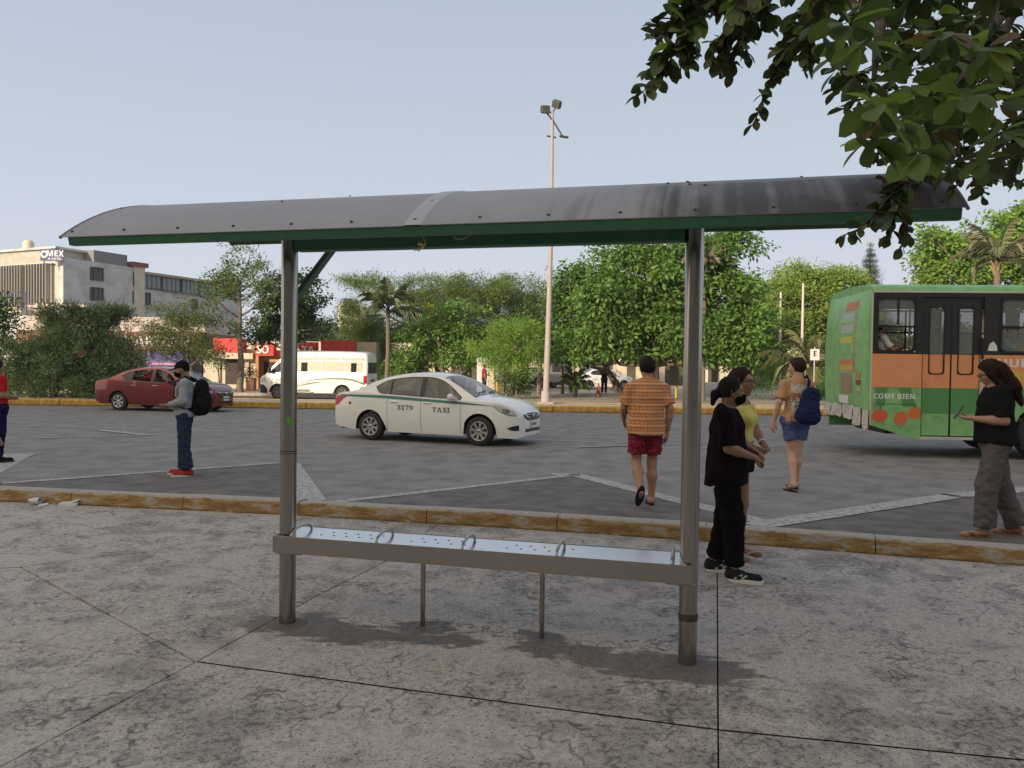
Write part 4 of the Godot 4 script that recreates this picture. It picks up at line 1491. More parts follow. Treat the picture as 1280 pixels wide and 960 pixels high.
func make_trees() -> void:
	MT.leaf = VC(0.55, 0.45)
	MT.leaf.backlight_enabled = true
	MT.leaf.backlight = lin(0.5, 0.6, 0.12)
	CL.broad = leaf_clump(16, 0.26, 0.125, 0.34, 0.9, 1)
	CL.mid = leaf_clump(20, 0.19, 0.085, 0.34, 0.4, 2)
	CL.fine = leaf_clump(34, 0.13, 0.045, 0.36, 0.2, 3)
	CL.ole = leaf_clump(26, 0.20, 0.030, 0.22, -1.0, 4)
	var G := func(a: float, b: float, c: float) -> Color: return Color(a, b, c)
	# oleander by the far kerb
	var t := thing("oleander_bush", "large dark oleander bush with sparse pink flowers on the median", "shrub", at(95, 497, 31.0) * Vector3(1, 0, 1) + Vector3(0, 0.21, 0))
	var bl := px_blobs(31.0, [[60, 445, 38, 52], [100, 430, 40, 50], [135, 435, 34, 48], [40, 465, 26, 32], [150, 462, 26, 34], [95, 475, 55, 24], [70, 400, 18, 20], [108, 392, 20, 18], [142, 400, 16, 18]], 0.75)
	crown(t, "foliage", bl, CL.ole, 21.0, 0.95, [G.call(0.042, 0.076, 0.030), G.call(0.095, 0.145, 0.062), G.call(0.45, 0.15, 0.16), 0.004], 5, -0.5)
	for i in 14:
		var p := at(60 + rng.randf() * 75, 497, 31.0 + rng.randf_range(-0.4, 0.4))
		p.y = 0.2
		trunk(t, [p, p + Vector3(rng.randf_range(-0.3, 0.3), 1.2, 0), p + Vector3(rng.randf_range(-0.9, 0.9), 2.6, rng.randf_range(-0.3, 0.3))], [0.03, 0.022, 0.012], MT.dark_bark, "stem", 5)
	# small leaning tree at the left edge
	var t0 := tree("street_tree", "dark leaning tree cut by the left edge of the view", 33.0, [12, 492], 0.10, [[-12, 420, 26, 34], [4, 445, 22, 26], [-5, 385, 16, 12], [18, 470, 14, 12]], "mid", 10.0, 0.9, [G.call(0.033, 0.064, 0.021), G.call(0.067, 0.116, 0.033)], 6, true, MT.dark_bark, 0.2)
	tree("street_tree", "small olive green tree in front of the purple awning", 39.0, [246, 490], 0.10, [[225, 392, 24, 24], [205, 415, 24, 20], [240, 412, 24, 22], [222, 432, 34, 18], [252, 440, 16, 18], [195, 440, 14, 14]], "fine", 13.0, 0.85, [G.call(0.067, 0.099, 0.024), G.call(0.142, 0.191, 0.048)], 7)
	tree("street_tree", "tall thin airy tree with bare trunk beside the red hood shop", 41.0, [300, 492], 0.17, [[312, 322, 22, 16], [285, 335, 20, 16], [318, 350, 26, 18], [280, 360, 24, 14], [330, 370, 22, 16], [268, 372, 16, 12], [298, 352, 18, 18], [340, 345, 14, 12], [275, 395, 14, 14], [322, 398, 20, 14], [262, 345, 10, 10]], "mid", 4.6, 0.85, [G.call(0.071, 0.116, 0.028), G.call(0.152, 0.220, 0.057)], 8, true, MT.bark, 0.12, "trees beyond the far kerb", -0.12)
	tree("street_tree", "dense dark green tree directly behind the left shelter post", 43.0, [372, 488], 0.16, [[372, 365, 26, 26], [352, 390, 24, 24], [388, 390, 24, 26], [400, 405, 14, 16], [365, 412, 30, 16], [340, 410, 18, 18], [325, 420, 16, 12]], "broad", 9.0, 0.9, [G.call(0.027, 0.060, 0.021), G.call(0.062, 0.116, 0.033)], 9)
	tree("street_tree", "young sapling in front of the cream shop", 42.5, [274, 487], 0.04, [[274, 440, 9, 10], [270, 455, 8, 8], [280, 452, 8, 10]], "mid", 6.0, 0.7, [G.call(0.057, 0.104, 0.028), G.call(0.114, 0.174, 0.048)], 10)
	# feathery mixed trees in the middle
	tree("park_tree", "feathery olive tree behind the slender palm", 50.0, [462, 486], 0.16, [[450, 395, 26, 18], [475, 412, 30, 18], [440, 412, 24, 12], [480, 435, 28, 16]], "fine", 12.0, 1.05, [G.call(0.074, 0.129, 0.031), G.call(0.174, 0.247, 0.057)], 11)
	tree("park_tree", "tall flat-topped olive tree reaching out left over the palm", 52.0, [550, 486], 0.22, [[545, 362, 40, 16], [500, 368, 24, 9], [465, 354, 26, 6], [440, 352, 14, 4], [575, 385, 42, 24], [530, 395, 34, 24], [600, 360, 34, 16], [555, 420, 40, 22]], "fine", 11.0, 1.1, [G.call(0.079, 0.137, 0.031), G.call(0.193, 0.263, 0.057)], 12)
	tree("park_tree", "olive green tree with fine foliage left of the lamp pole", 54.0, [660, 484], 0.2, [[645, 365, 36, 18], [620, 372, 30, 18], [672, 385, 30, 24], [640, 395, 40, 22], [610, 410, 30, 22], [660, 410, 30, 20]], "fine", 11.0, 1.1, [G.call(0.079, 0.137, 0.035), G.call(0.186, 0.255, 0.064)], 13)
	tree("park_tree", "green broadleaf tree with scattered yellow flowers in mid view", 46.0, [558, 487], 0.17, [[520, 425, 24, 18], [550, 400, 26, 20], [575, 420, 30, 20], [540, 450, 28, 16], [500, 450, 20, 14], [590, 395, 20, 16], [580, 445, 26, 14], [515, 462, 22, 12]], "broad", 7.0, 0.9, [G.call(0.079, 0.167, 0.031), G.call(0.200, 0.351, 0.070), G.call(0.671, 0.464, 0.024), 0.010], 14)
	tree("park_tree", "light green low tree with thin pale stems beside lamp pole", 38.5, [628, 492], 0.07, [[620, 430, 28, 18], [655, 425, 30, 22], [640, 412, 26, 14], [605, 440, 20, 14], [668, 445, 20, 16], [640, 455, 30, 12]], "fine", 13.0, 0.85, [G.call(0.114, 0.224, 0.031), G.call(0.253, 0.432, 0.070)], 15)
	for q in [[632, 494, 650, 445, 0.05, "thin pale stem leaning right below the light green tree"], [622, 494, 626, 440, 0.04, "thin upright pale stem nearest the white kiosk"], [640, 494, 638, 450, 0.035, "thinnest upright stem beside the dark shrub"]]:
		var a := at(q[0], q[1], 38.0)
		a.y = 0.1
		var st := thing("sapling_stem", q[5], "tree", a, 0.0, "thin pale sapling trunks")
		var e := at(q[2], q[3], 38.3)
		trunk(st, [a, a.lerp(e, 0.5) + Vector3(0.06, 0, 0), e], [q[4], q[4] * 0.8, q[4] * 0.5], MT.bark, "trunk", 7)
		crown(st, "crown", [[e, Vector3(0.5, 0.35, 0.5)]], CL.fine, 14.0, 0.8, [G.call(0.107, 0.208, 0.031), G.call(0.227, 0.400, 0.064)], int(q[0]))
	# the big broadleaf and its neighbours
	tree("park_tree", "large dense green tree with pale thick trunk behind orange shirt man", 38.0, [806, 499], 0.30, [[815, 345, 48, 42], [865, 335, 42, 42], [905, 318, 36, 28], [775, 375, 46, 40], [850, 390, 54, 44], [910, 370, 40, 38], [760, 412, 44, 30], [815, 420, 52, 28], [880, 424, 50, 28], [925, 412, 34, 30], [735, 434, 34, 20], [790, 322, 30, 22], [920, 432, 30, 18]], "broad", 10.5, 1.05, [G.call(0.060, 0.140, 0.029), G.call(0.174, 0.320, 0.064)], 16, true, MT.bark)
	tree("park_tree", "medium green tree with dark trunk right of the lamp pole", 42.0, [776, 490], 0.22, [[735, 345, 32, 16], [715, 370, 30, 26], [745, 385, 38, 30], [705, 410, 24, 26], [730, 425, 36, 26], [700, 445, 24, 18], [765, 360, 24, 20]], "broad", 9.5, 0.95, [G.call(0.054, 0.124, 0.029), G.call(0.146, 0.279, 0.057)], 17, true, MT.dark_bark)
	tree("park_tree", "rounded yellow green tree on the skyline left of the bus", 58.0, [1010, 480], 0.25, [[1000, 355, 40, 20], [1045, 362, 38, 26], [975, 375, 30, 24], [1020, 385, 50, 26], [1062, 395, 30, 26], [960, 400, 24, 20], [1000, 415, 44, 20]], "mid", 11.0, 1.35, [G.call(0.114, 0.191, 0.029), G.call(0.279, 0.400, 0.070)], 18)
	tree("park_tree", "green tree between the big tree and the skyline tree", 50.0, [945, 484], 0.16, [[940, 380, 24, 24], [950, 410, 26, 24], [925, 430, 26, 24], [960, 440, 26, 20], [935, 455, 34, 14]], "broad", 9.0, 1.0, [G.call(0.060, 0.137, 0.029), G.call(0.160, 0.288, 0.057)], 19)
	tree("park_tree", "bright green tree rising behind the bus roof at right", 40.0, [1235, 470], 0.25, [[1185, 305, 28, 20], [1215, 330, 34, 24], [1255, 300, 34, 26], [1285, 285, 30, 26], [1165, 330, 18, 20], [1255, 345, 40, 24], [1290, 330, 30, 30], [1190, 345, 30, 14], [1163, 292, 10, 6]], "broad", 10.0, 1.0, [G.call(0.099, 0.199, 0.029), G.call(0.253, 0.432, 0.070)], 20)
	tree("green_bush", "bright green shrub behind the man with the blue backpack", 41.0, [985, 492], 0.08, [[965, 470, 26, 16], [990, 460, 24, 16], [1012, 475, 26, 18], [1030, 490, 18, 14], [950, 482, 16, 10], [1050, 480, 22, 20]], "fine", 15.0, 0.85, [G.call(0.086, 0.191, 0.029), G.call(0.200, 0.368, 0.064)], 21)
	tree("dark_shrub", "dark shrub below the mid trees behind the van", 46.0, [470, 490], 0.08, [[485, 475, 20, 14], [505, 480, 22, 12], [530, 480, 20, 10]], "mid", 12.0, 0.9, [G.call(0.047, 0.088, 0.025), G.call(0.107, 0.175, 0.045)], 22)
	tree("dark_shrub", "dark shrub at the foot of the light green low tree", 37.5, [645, 495], 0.05, [[648, 482, 14, 14], [640, 470, 10, 10]], "mid", 12.0, 0.8, [G.call(0.040, 0.080, 0.025), G.call(0.093, 0.160, 0.039)], 23)
	# small trunks under the canopy
	for q in [[584, 490, 0.14, 47.0, 445, "slender tree left of the white kiosk, right of its thicker neighbour"], [597, 490, 0.10, 52.0, 440, "slender shaded tree directly behind the white kiosk"], [703, 489, 0.09, 45.0, 440, "slender tree between lamp pole and small bushy palm"], [673, 492, 0.11, 43.0, 430, "slender tree just left of the lamp pole base"], [714, 490, 0.07, 48.0, 440, "thinnest tree behind the small bushy palm"], [575, 488, 0.20, 47.0, 430, "thick dark trunk seen above the taxi windscreen"], [820, 490, 0.16, 41.0, 440, "shaded trunk just right of the large pale trunk"]]:
		var a := at(q[0], q[1], q[3])
		a.y = 0.11
		var e := at(q[0] + rng.randf_range(-5, 5), q[4], q[3])
		var st := thing("slender_tree", q[5], "tree", a, 0.0, "slender trunks under the park canopy")
		trunk(st, [a, a.lerp(e, 0.5) + Vector3(0.1, 0, 0), e], [q[2] * 1.2, q[2], q[2] * 0.8], MT.bark, "trunk", 8)
		crown(st, "crown", [[e + Vector3(0, 0.5, 0), Vector3(1.5, 0.8, 1.2)]], CL.mid, 9.0, 1.0, [G.call(0.054, 0.112, 0.029), G.call(0.133, 0.224, 0.052)], int(q[0]) + 3)
	# far wood behind everything
	var wd := Node3D.new()
	wd.name = "far_wood"
	add_child(wd)
	tag(wd, "dark band of distant trees closing the view behind the park", "", "", "stuff")
	var wb := []
	for i in 34:
		var x := 390.0 + i * 30.0
		var d := rng.randf_range(78, 92)
		wb.append([at(x, 452 + rng.randf_range(-10, 6), d), Vector3(3.2, 3.4, 2.0)])
	for i in 12: wb.append([at(-60 + i * 45, 462, 80.0), Vector3(4, 2.6, 2.0)])
	crown(wd, "foliage", wb, CL.mid, 5.0, 1.7, [G.call(0.035, 0.06, 0.025), G.call(0.09, 0.125, 0.04)], 24, -0.5)
	# palms
	palm("slender palm with dark trunk behind the white taxi", at(483, 495, 43) * Vector3(1, 0, 1) + Vector3(0, 0.12, 0), at(485, 388, 43), 0.13, 17, 2.3, 0.75, Color(0.085, 0.115, 0.04), 31, 0.9)
	palm("wide low palm with arching fronds left of the bus", at(1012, 503, 35) * Vector3(1, 0, 1) + Vector3(0, 0.12, 0), at(1014, 462, 35), 0.20, 20, 2.9, 0.62, Color(0.13, 0.145, 0.055), 32, 1.05, 16)
	palm("tall palm with dry grey green crown beside right shelter post", at(878, 497, 37) * Vector3(1, 0, 1) + Vector3(0, 0.12, 0), at(880, 333, 37), 0.11, 15, 1.7, 0.5, Color(0.17, 0.16, 0.09), 33, 0.9)
	palm("grey green palm in front of the tree behind the bus", at(1243, 490, 33) * Vector3(1, 0, 1) + Vector3(0, 0.12, 0), at(1246, 327, 33), 0.15, 20, 2.2, 0.6, Color(0.15, 0.16, 0.085), 34, 0.9, 10)
	palm("small bushy palm at ground level right of the lamp pole", at(719, 495, 41) * Vector3(1, 0, 1) + Vector3(0, 0.12, 0), at(719, 482, 41), 0.10, 22, 1.1, 0.4, Color(0.11, 0.145, 0.045), 35, 0.8)
	# norfolk pine tip
	var np := thing("norfolk_pine", "distant dark conical pine above the bus roof", "tree", at(1088, 470, 62) * Vector3(1, 0, 1) + Vector3(0, 0.1, 0), 0.0, "trees beyond the far kerb")
	var top := at(1088, 304, 62)
	var foot := Vector3(top.x, 0.1, -62)
	trunk(np, [foot, foot.lerp(top, 0.5), top], [0.22, 0.13, 0.015], MT.dark_bark)
	var nb := []
	for i in 17:
		var y := top.y - 0.15 - i * 0.42
		var rad := 0.16 + i * 0.092
		for k in 5:
			var a := k * TAU / 5 + i * 0.6
			nb.append([Vector3(top.x + cos(a) * rad * 0.6, y, -62 + sin(a) * rad * 0.6), Vector3(rad * 0.5, 0.07, rad * 0.5)])
	crown(np, "crown", nb, CL.fine, 30.0, 0.55, [G.call(0.03, 0.05, 0.028), G.call(0.06, 0.085, 0.04)], 36, -0.9)

# ---------------------------------------------------------------- the near tree at the upper right
func big_leaf() -> ArrayMesh:   # obovate leaf, 1 m long along +x, folded along its rib
	var b := MB.new()
	var n := 6
	var rows := []
	for i in n + 1:
		var s := float(i) / n
		var w := 0.275 * pow(sin(PI * pow(s, 1.35)), 0.70) if s > 0.0 and s < 1.0 else 0.004
		var z := -0.16 * s * s
		rows.append(PackedVector3Array([Vector3(s, z + w * 0.28, -w), Vector3(s, z, 0), Vector3(s, z + w * 0.28, w)]))
	b.grid(rows, false, true)
	return b.mesh()

func make_near_tree() -> void:
	var base := Vector3(4.3, 0.012, -2.4)
	var t := thing("foreground_tree", "dark glossy broadleaf tree whose branches hang in from upper right", "tree", base)
	var bark: Material = MT.dark_bark
	var fork := Vector3(4.1, 3.3, -2.6)
	trunk(t, [base, Vector3(4.28, 0.3, -2.4), Vector3(4.2, 1.8, -2.5), fork], [0.26, 0.20, 0.18, 0.16], bark)
	var r := RandomNumberGenerator.new()
	r.seed = 77
	var lm := VC(0.52, 0.4)
	lm.backlight_enabled = true
	lm.backlight = lin(0.20, 0.26, 0.04)
	var leaves := []   # [transform, colour]
	var dark := Color(0.034, 0.050, 0.018)
	var lite := Color(0.095, 0.125, 0.038)
	var leaf_at := func(p: Vector3, dir: Vector3, l: float, tint: Color) -> void:
		var up := Vector3(r.randfn() * 0.5, 1.0, r.randfn() * 0.5).normalized()
		var z := dir.cross(up).normalized()
		var y := z.cross(dir).normalized()
		leaves.append([Transform3D(Basis(dir * l, y * l, z * l * r.randf_range(0.85, 1.2)), p), tint])
	var pick := func() -> Color:
		var q := r.randf()
		if q < 0.05: return Color(0.070, 0.040, 0.020)
		if q < 0.13: return Color(0.10, 0.125, 0.028)
		return dark.lerp(lite, r.randf())
	var rosette := func(c: Vector3, n: int, l: float) -> void:
		for i in n:
			var a := i * 2.39996 + r.randf() * 0.5
			var d := Vector3(cos(a), r.randf_range(-1.1, 0.45), sin(a)).normalized()
			leaf_at.call(c + d * 0.012, d, l * r.randf_range(0.7, 1.15), pick.call())
	# hanging sprays: pixel path, distance, leaf length
	var sprays := [
		[[[905, -30], [872, 15], [850, 45], [838, 75], [815, 105], [796, 122]], 4.1, 0.135],
		[[[900, -30], [862, 10], [840, 40], [812, 46]], 4.1, 0.135],
		[[[870, -20], [862, 40], [858, 70], [852, 82]], 4.2, 0.135],
		[[[930, -20], [912, 30], [905, 60], [896, 88]], 4.0, 0.135],
		[[[945, -20], [930, 30], [925, 55], [918, 85]], 4.0, 0.135],
		[[[885, -25], [905, 12], [940, 22], [960, 10]], 4.3, 0.125],
		[[[1010, 20], [985, 50], [968, 85], [958, 112], [955, 130], [945, 152]], 3.9, 0.105],
		[[[1000, 10], [985, 70], [972, 95]], 3.9, 0.105],
		[[[880, -20], [850, 20], [832, 30], [815, 28]], 4.2, 0.13],
		[[[850, 45], [858, 60], [862, 78]], 4.1, 0.125],
		[[[840, 60], [822, 78], [812, 88]], 4.1, 0.12],
		[[[905, 40], [892, 60], [886, 80]], 4.0, 0.12],
		[[[925, 50], [935, 66], [940, 72]], 4.0, 0.12],
		[[[912, 20], [925, 10], [942, 40]], 4.1, 0.13],
		[[[960, -10], [955, 15], [962, 30]], 4.0, 0.13],
		[[[1020, 30], [1000, 55], [985, 62]], 3.8, 0.12],
		[[[1015, 45], [1005, 75], [1000, 92]], 3.8, 0.11],
		[[[1160, 200], [1130, 232], [1112, 250], [1092, 272], [1070, 288], [1050, 296]], 3.0, 0.088],
		[[[1125, 238], [1108, 268], [1112, 290], [1116, 305]], 3.0, 0.085],
		[[[1112, 250], [1125, 280], [1135, 295], [1132, 312]], 3.0, 0.085],
		[[[1130, 232], [1108, 230], [1112, 222]], 3.0, 0.085],
		[[[1240, 190], [1225, 230], [1222, 252]], 3.4, 0.085],
		[[[1280, 180], [1265, 215], [1262, 236]], 3.2, 0.085],
		[[[1200, 180], [1205, 222], [1195, 240]], 3.3, 0.08],
		[[[1100, 170], [1090, 195], [1088, 208]], 3.3, 0.085],
	]
	var anchors := []
	for s in sprays:
		var pts := []
		for q in s[0]: pts.append(at(q[0], q[1], s[1]) + Vector3(0, 0, r.randf_range(-0.06, 0.06)))
		anchors.append(pts[0])
		var rad := []
		for i in pts.size(): rad.append(lerpf(0.008, 0.0022, float(i) / (pts.size() - 1)))
		trunk(t, pts, rad, bark, "twig", 5)
		for i in pts.size() - 1:
			var a: Vector3 = pts[i]
			var e: Vector3 = pts[i + 1]
			var n := maxi(3, int(a.distance_to(e) / 0.0115))
			for k in n:
				var p := a.lerp(e, (k + r.randf() * 0.6) / n)
				var dd := ((e - a).normalized() * 0.7 + Vector3(r.randfn(), r.randfn() * 0.8 - 0.25, r.randfn()) * 0.75).normalized()
				var taper := lerpf(1.0, 0.62, (i + float(k) / n) / (pts.size() - 1))
				leaf_at.call(p, dd, s[2] * taper * r.randf_range(0.65, 1.15), pick.call())
	# the thick mass: rosettes inside an outline
	var outline := PackedVector2Array([Vector2(985, -40), Vector2(1000, 25), Vector2(1035, 62), Vector2(1050, 120), Vector2(1068, 165), Vector2(1095, 178), Vector2(1130, 200), Vector2(1165, 228), Vector2(1200, 205), Vector2(1235, 228), Vector2(1265, 212), Vector2(1330, 215), Vector2(1330, -40)])
	var n_ros := 0
	while n_ros < 310:
		var q := Vector2(r.randf_range(985, 1330), r.randf_range(-40, 232))
		if not Geometry2D.is_point_in_polygon(q, outline): continue
		if q.x < 1110 and q.y < 100 and q.y > 45 and q.x > 1072: continue
		n_ros += 1
		var dep := r.randf_range(2.3, 4.6)
		rosette.call(at(q.x, q.y, dep), 8, r.randf_range(0.058, 0.092))
	for q in [[1078, 55, 2.2], [1060, 30, 2.3], [1095, 132, 2.0], [1108, 150, 2.05], [1135, 105, 2.2], [1085, 175, 2.1], [1160, 165, 2.2], [1205, 120, 2.1], [1230, 60, 2.2], [1180, 40, 2.2], [1250, 165, 2.2], [1150, 190, 2.2]]:
		rosette.call(at(q[0], q[1], q[2]), 9, 0.10)
	# boughs that carry them
	var boughs := [[at(1320, -60, 3.2), at(1215, 60, 2.9), at(1195, 130, 2.7), at(1188, 200, 2.7)], [at(1200, -80, 3.0), at(1105, 0, 2.5), at(1096, 60, 2.3), at(1092, 100, 2.2)], [at(1250, -90, 3.6), at(1080, -30, 3.6), at(985, -5, 3.9), at(905, -28, 4.1)], [at(1290, -40, 3.3), at(1240, 80, 3.2), at(1235, 150, 3.1)], [at(1330, 90, 3.0), at(1245, 185, 3.1), at(1185, 205, 3.0)], [at(1085, -30, 3.4), at(1070, 60, 3.3), at(1060, 90, 3.2)]]
	for bpts in boughs:
		var first: Vector3 = bpts[0]
		var path := [fork - Vector3(0, 0.2, 0), fork.lerp(first, 0.5) + Vector3(0, 0.25, 0)]
		path.append_array(bpts)
		var rad := []
		for i in path.size(): rad.append(lerpf(0.085, 0.006, pow(float(i) / (path.size() - 1), 0.45)))
		trunk(t, path, rad, bark, "bough", 7)
	var lmesh := big_leaf()
	leaves.sort_custom(func(a, b): return a[0].basis.x.length() / a[0].origin.distance_to(EYE) > b[0].basis.x.length() / b[0].origin.distance_to(EYE))
	var made := 0
	var rest := []
	for l in leaves:
		var p := (l[0].origin as Vector3) - EYE
		var px := 640.0 + 985.0 * p.dot(CR) / p.dot(CF)
		var py := 480.0 - 985.0 * p.dot(CU) / p.dot(CF)
		if made < 290 and px < 1285 and py > -5:
			made += 1
			var o := MeshInstance3D.new()
			o.name = "leaf"
			o.mesh = lmesh
			o.transform = Transform3D(l[0].basis, l[0].origin - base)
			var key := "leaf%d%d%d" % [int(l[1].r * 60), int(l[1].g * 60), int(l[1].b * 30)]
			if not MT.has(key):
				MT[key] = M(l[1].r, l[1].g, l[1].b, 0.5, 0.0, 0.42)
				MT[key].backlight_enabled = true
				MT[key].backlight = lin(l[1].r * 2.0, l[1].g * 2.4, l[1].b)
			o.material_override = MT[key]
			t.add_child(o, true)
		else:
			rest.append(l)
	var mm := MultiMesh.new()
	mm.transform_format = MultiMesh.TRANSFORM_3D
	mm.use_colors = true
	mm.mesh = lmesh
	mm.instance_count = rest.size()
	for i in rest.size():
		mm.set_instance_transform(i, Transform3D(rest[i][0].basis, rest[i][0].origin - base))
		mm.set_instance_color(i, rest[i][1])
	var o := MultiMeshInstance3D.new()
	o.name = "foliage"
	o.multimesh = mm
	o.material_override = lm
	t.add_child(o, true)
	o.set_meta("kind", "stuff")

# ---------------------------------------------------------------- lamp pole
func make_lamp() -> void:
	var base := Vector3(at(682, 500, 30.6).x, 0.21, -30.6)
	var t := thing("street_lamp", "tall pinkish lamp pole with two floodlights and one street light head", "street lamp", base)
	var top := at(690.5, 140, 30.6) - base
	var pm := noisy(111, 0.02, [[0.2, 0.33, 0.285, 0.275], [0.8, 0.40, 0.35, 0.335]], 2.0, 0.7)
	var b := MB.new()
	var pts := []
	var rad := []
	for i in 9:
		var s := i / 8.0
		pts.append(Vector3.ZERO.lerp(top, s) + Vector3(0.05 * sin(s * PI), 0, 0))
		rad.append(lerpf(0.125, 0.055, s))
	b.tube(pts, rad, 16)
	part(t, "pole", b, pm)
	b = MB.new()
	b.box(Vector3(0, 0.04, 0), Vector3(0.62, 0.08, 0.62), Basis.IDENTITY, 0.02)
	b.tube([Vector3(0, 0.08, 0), Vector3(0, 0.5, 0)], [0.185, 0.17], 16)
	part(t, "base_plate", b, pm)
	var dk := M(0.055, 0.05, 0.045, 0.6)
	var lensm := M(0.10, 0.10, 0.095, 0.15)
	for q in [[Vector3(-0.28, 0.06, 0.1), Vector3(0.25, 0.5, 0.12)], [Vector3(0.16, 0.28, 0.05), Vector3(0.5, -0.7, -0.5)]]:
		var bs := Basis.from_euler(q[1])
		var c: Vector3 = top + q[0]
		b = MB.new()
		b.box(c, Vector3(0.36, 0.30, 0.18), bs, 0.04)
		b.box(c - bs.z * 0.15, Vector3(0.22, 0.20, 0.14), bs, 0.03)
		var fl := part(t, "floodlight", b, dk)
		b = MB.new()
		b.box(c + bs.z * 0.092, Vector3(0.31, 0.25, 0.012), bs)
		part(fl, "lens", b, lensm)
		b = MB.new()
		b.bar(top - Vector3(0, 0.05, 0), c - bs.z * 0.05, 0.05, 0.05)
		part(fl, "bracket", b, dk)
	# slanting arm with the street light head
	b = MB.new()
	var a0 := top + Vector3(-0.28, 0.06, 0.0)
	var a1 := at(703, 170, 30.6) - base
	b.tube([a0, a0.lerp(a1, 0.5) + Vector3(0.02, 0, 0.03), a1], [0.04, 0.035, 0.03], 8)
	part(t, "arm", b, dk)
	b = MB.new()
	var bs2 := Basis.from_euler(Vector3(0, 0, -0.15))
	b.box(a1 + Vector3(0.06, -0.03, 0), Vector3(0.36, 0.07, 0.16), bs2, 0.03)
	part(t, "lamp_head", b, dk)
	b = MB.new()
	b.tube([top + Vector3(-0.20, -0.92, 0), top + Vector3(0.16, -0.98, 0)], [0.035], 8)
	part(t, "clamp", b, dk)

# ---------------------------------------------------------------- cars
class Shell:
	var top: Array      # [x, height] along the centre line, rear to front
	var plan: Array     # [x, half width]
	var low: Array      # [x, lower edge]
	var belt: Array
	var arches: Array   # wheel centre x
	var arch_r := 0.365
	var arch_y := 0.305
	var tumble := 0.42
	var crown := 0.07
	var host: Node3D
	func H(x: float) -> float: return host.cat(top, x)
	func bel(x: float) -> float: return minf(host.cat(belt, x), H(x) - 0.05)
	func lowest(x: float) -> float:
		var y: float = host.cat(low, x)
		for a in arches:
			var d := absf(x - a)
			if d < arch_r: y = maxf(y, arch_y + sqrt(arch_r * arch_r - d * d))
		return minf(y, bel(x) - 0.02)
	func half(x: float, y: float) -> float:   # half width at a height
		var w: float = host.cat(plan, x)
		var b := bel(x)
		if y <= b:
			var k := clampf((0.62 - y) / 0.45, 0.0, 1.0)
			var s := clampf((y - 0.62) / maxf(b - 0.62, 0.05), 0.0, 1.0)
			return w * (1.0 - 0.075 * k * k - 0.03 * s * s)
		return maxf(w * 0.97 - (y - b) * tumble - 0.012, 0.02)
	func edge(x: float) -> float: return maxf(H(x) - crown, bel(x) + 0.012)
	func ring(x: float) -> PackedVector3Array:   # +z side, from the lower edge up to the centre line
		var out := PackedVector3Array()
		var l := lowest(x)
		var b := bel(x)
		for i in 9:
			var y := lerpf(l, b, i / 8.0)
			out.append(Vector3(x, y, half(x, y)))
		var e := edge(x)
		for i in range(1, 5):
			var y := lerpf(b, e, i / 4.0)
			out.append(Vector3(x, y, half(x, y)))
		var z0 := half(x, e)
		for i in range(1, 7):
			var a := i / 6.0 * PI * 0.5
			out.append(Vector3(x, e + (H(x) - e) * sin(a), z0 * cos(a) if i < 6 else 0.0))
		return out
	func front_x(y: float, z: float, x0: float, x1: float) -> float:   # where the nose (or tail) passes that height and width
		var a := x0
		var b := x1
		for i in 26:
			var m := (a + b) * 0.5
			if half(m, y) > absf(z) and H(m) > y: a = m
			else: b = m
		return a

func mirror_rings(rings: Array) -> Array:
	var out := []
	for r in rings:
		var q := PackedVector3Array()
		for p in r: q.append(Vector3(p.x, p.y, -p.z))
		out.append(q)
	return out

func strip_rows(r: Array, a: int, b: int) -> Array:
	var out := []
	for q in r: out.append(q.slice(a, b + 1))
	return out

func side_patch(s: Shell, x0: float, x1: float, lo: Array, hi: Array, off: float, nx := 24, ny := 4) -> MB:
	var b := MB.new()
	for sd in [1.0, -1.0]:
		var rows := []
		for i in nx + 1:
			var x := lerpf(x0, x1, float(i) / nx)
			var a: float = cat(lo, x)
			var c: float = maxf(cat(hi, x), a + 0.0005)
			var row := PackedVector3Array()
			for j in ny + 1:
				var y := lerpf(a, c, float(j) / ny)
				row.append(Vector3(x, y, sd * (s.half(x, y) + off)))
			rows.append(row)
		b.grid(rows, false, sd < 0.0)
	return b

func one_side(s: Shell, sd: float, x0: float, x1: float, lo: Array, hi: Array, off: float, nx := 24, ny := 4) -> MB:
	var b := MB.new()
	var rows := []
	for i in nx + 1:
		var x := lerpf(x0, x1, float(i) / nx)
		var a: float = cat(lo, x)
		var c: float = maxf(cat(hi, x), a + 0.0005)
		var row := PackedVector3Array()
		for j in ny + 1:
			var y := lerpf(a, c, float(j) / ny)
			row.append(Vector3(x, y, sd * (s.half(x, y) + off)))
		rows.append(row)
	b.grid(rows, false, sd < 0.0)
	return b

func nose_patch(s: Shell, z0: float, z1: float, lo: Array, hi: Array, x0: float, x1: float, off: float) -> MB:   # lo, hi: [z, y]
	var b := MB.new()
	var rows := []
	for i in 17:
		var z := lerpf(z0, z1, i / 16.0)
		var row := PackedVector3Array()
		for j in 6:
			var y := lerpf(cat(lo, z), cat(hi, z), j / 5.0)
			row.append(Vector3(s.front_x(y, z, x0, x1) + off * signf(x1 - x0), y, z))
		rows.append(row)
	b.grid(rows, false, x1 > x0)
	return b

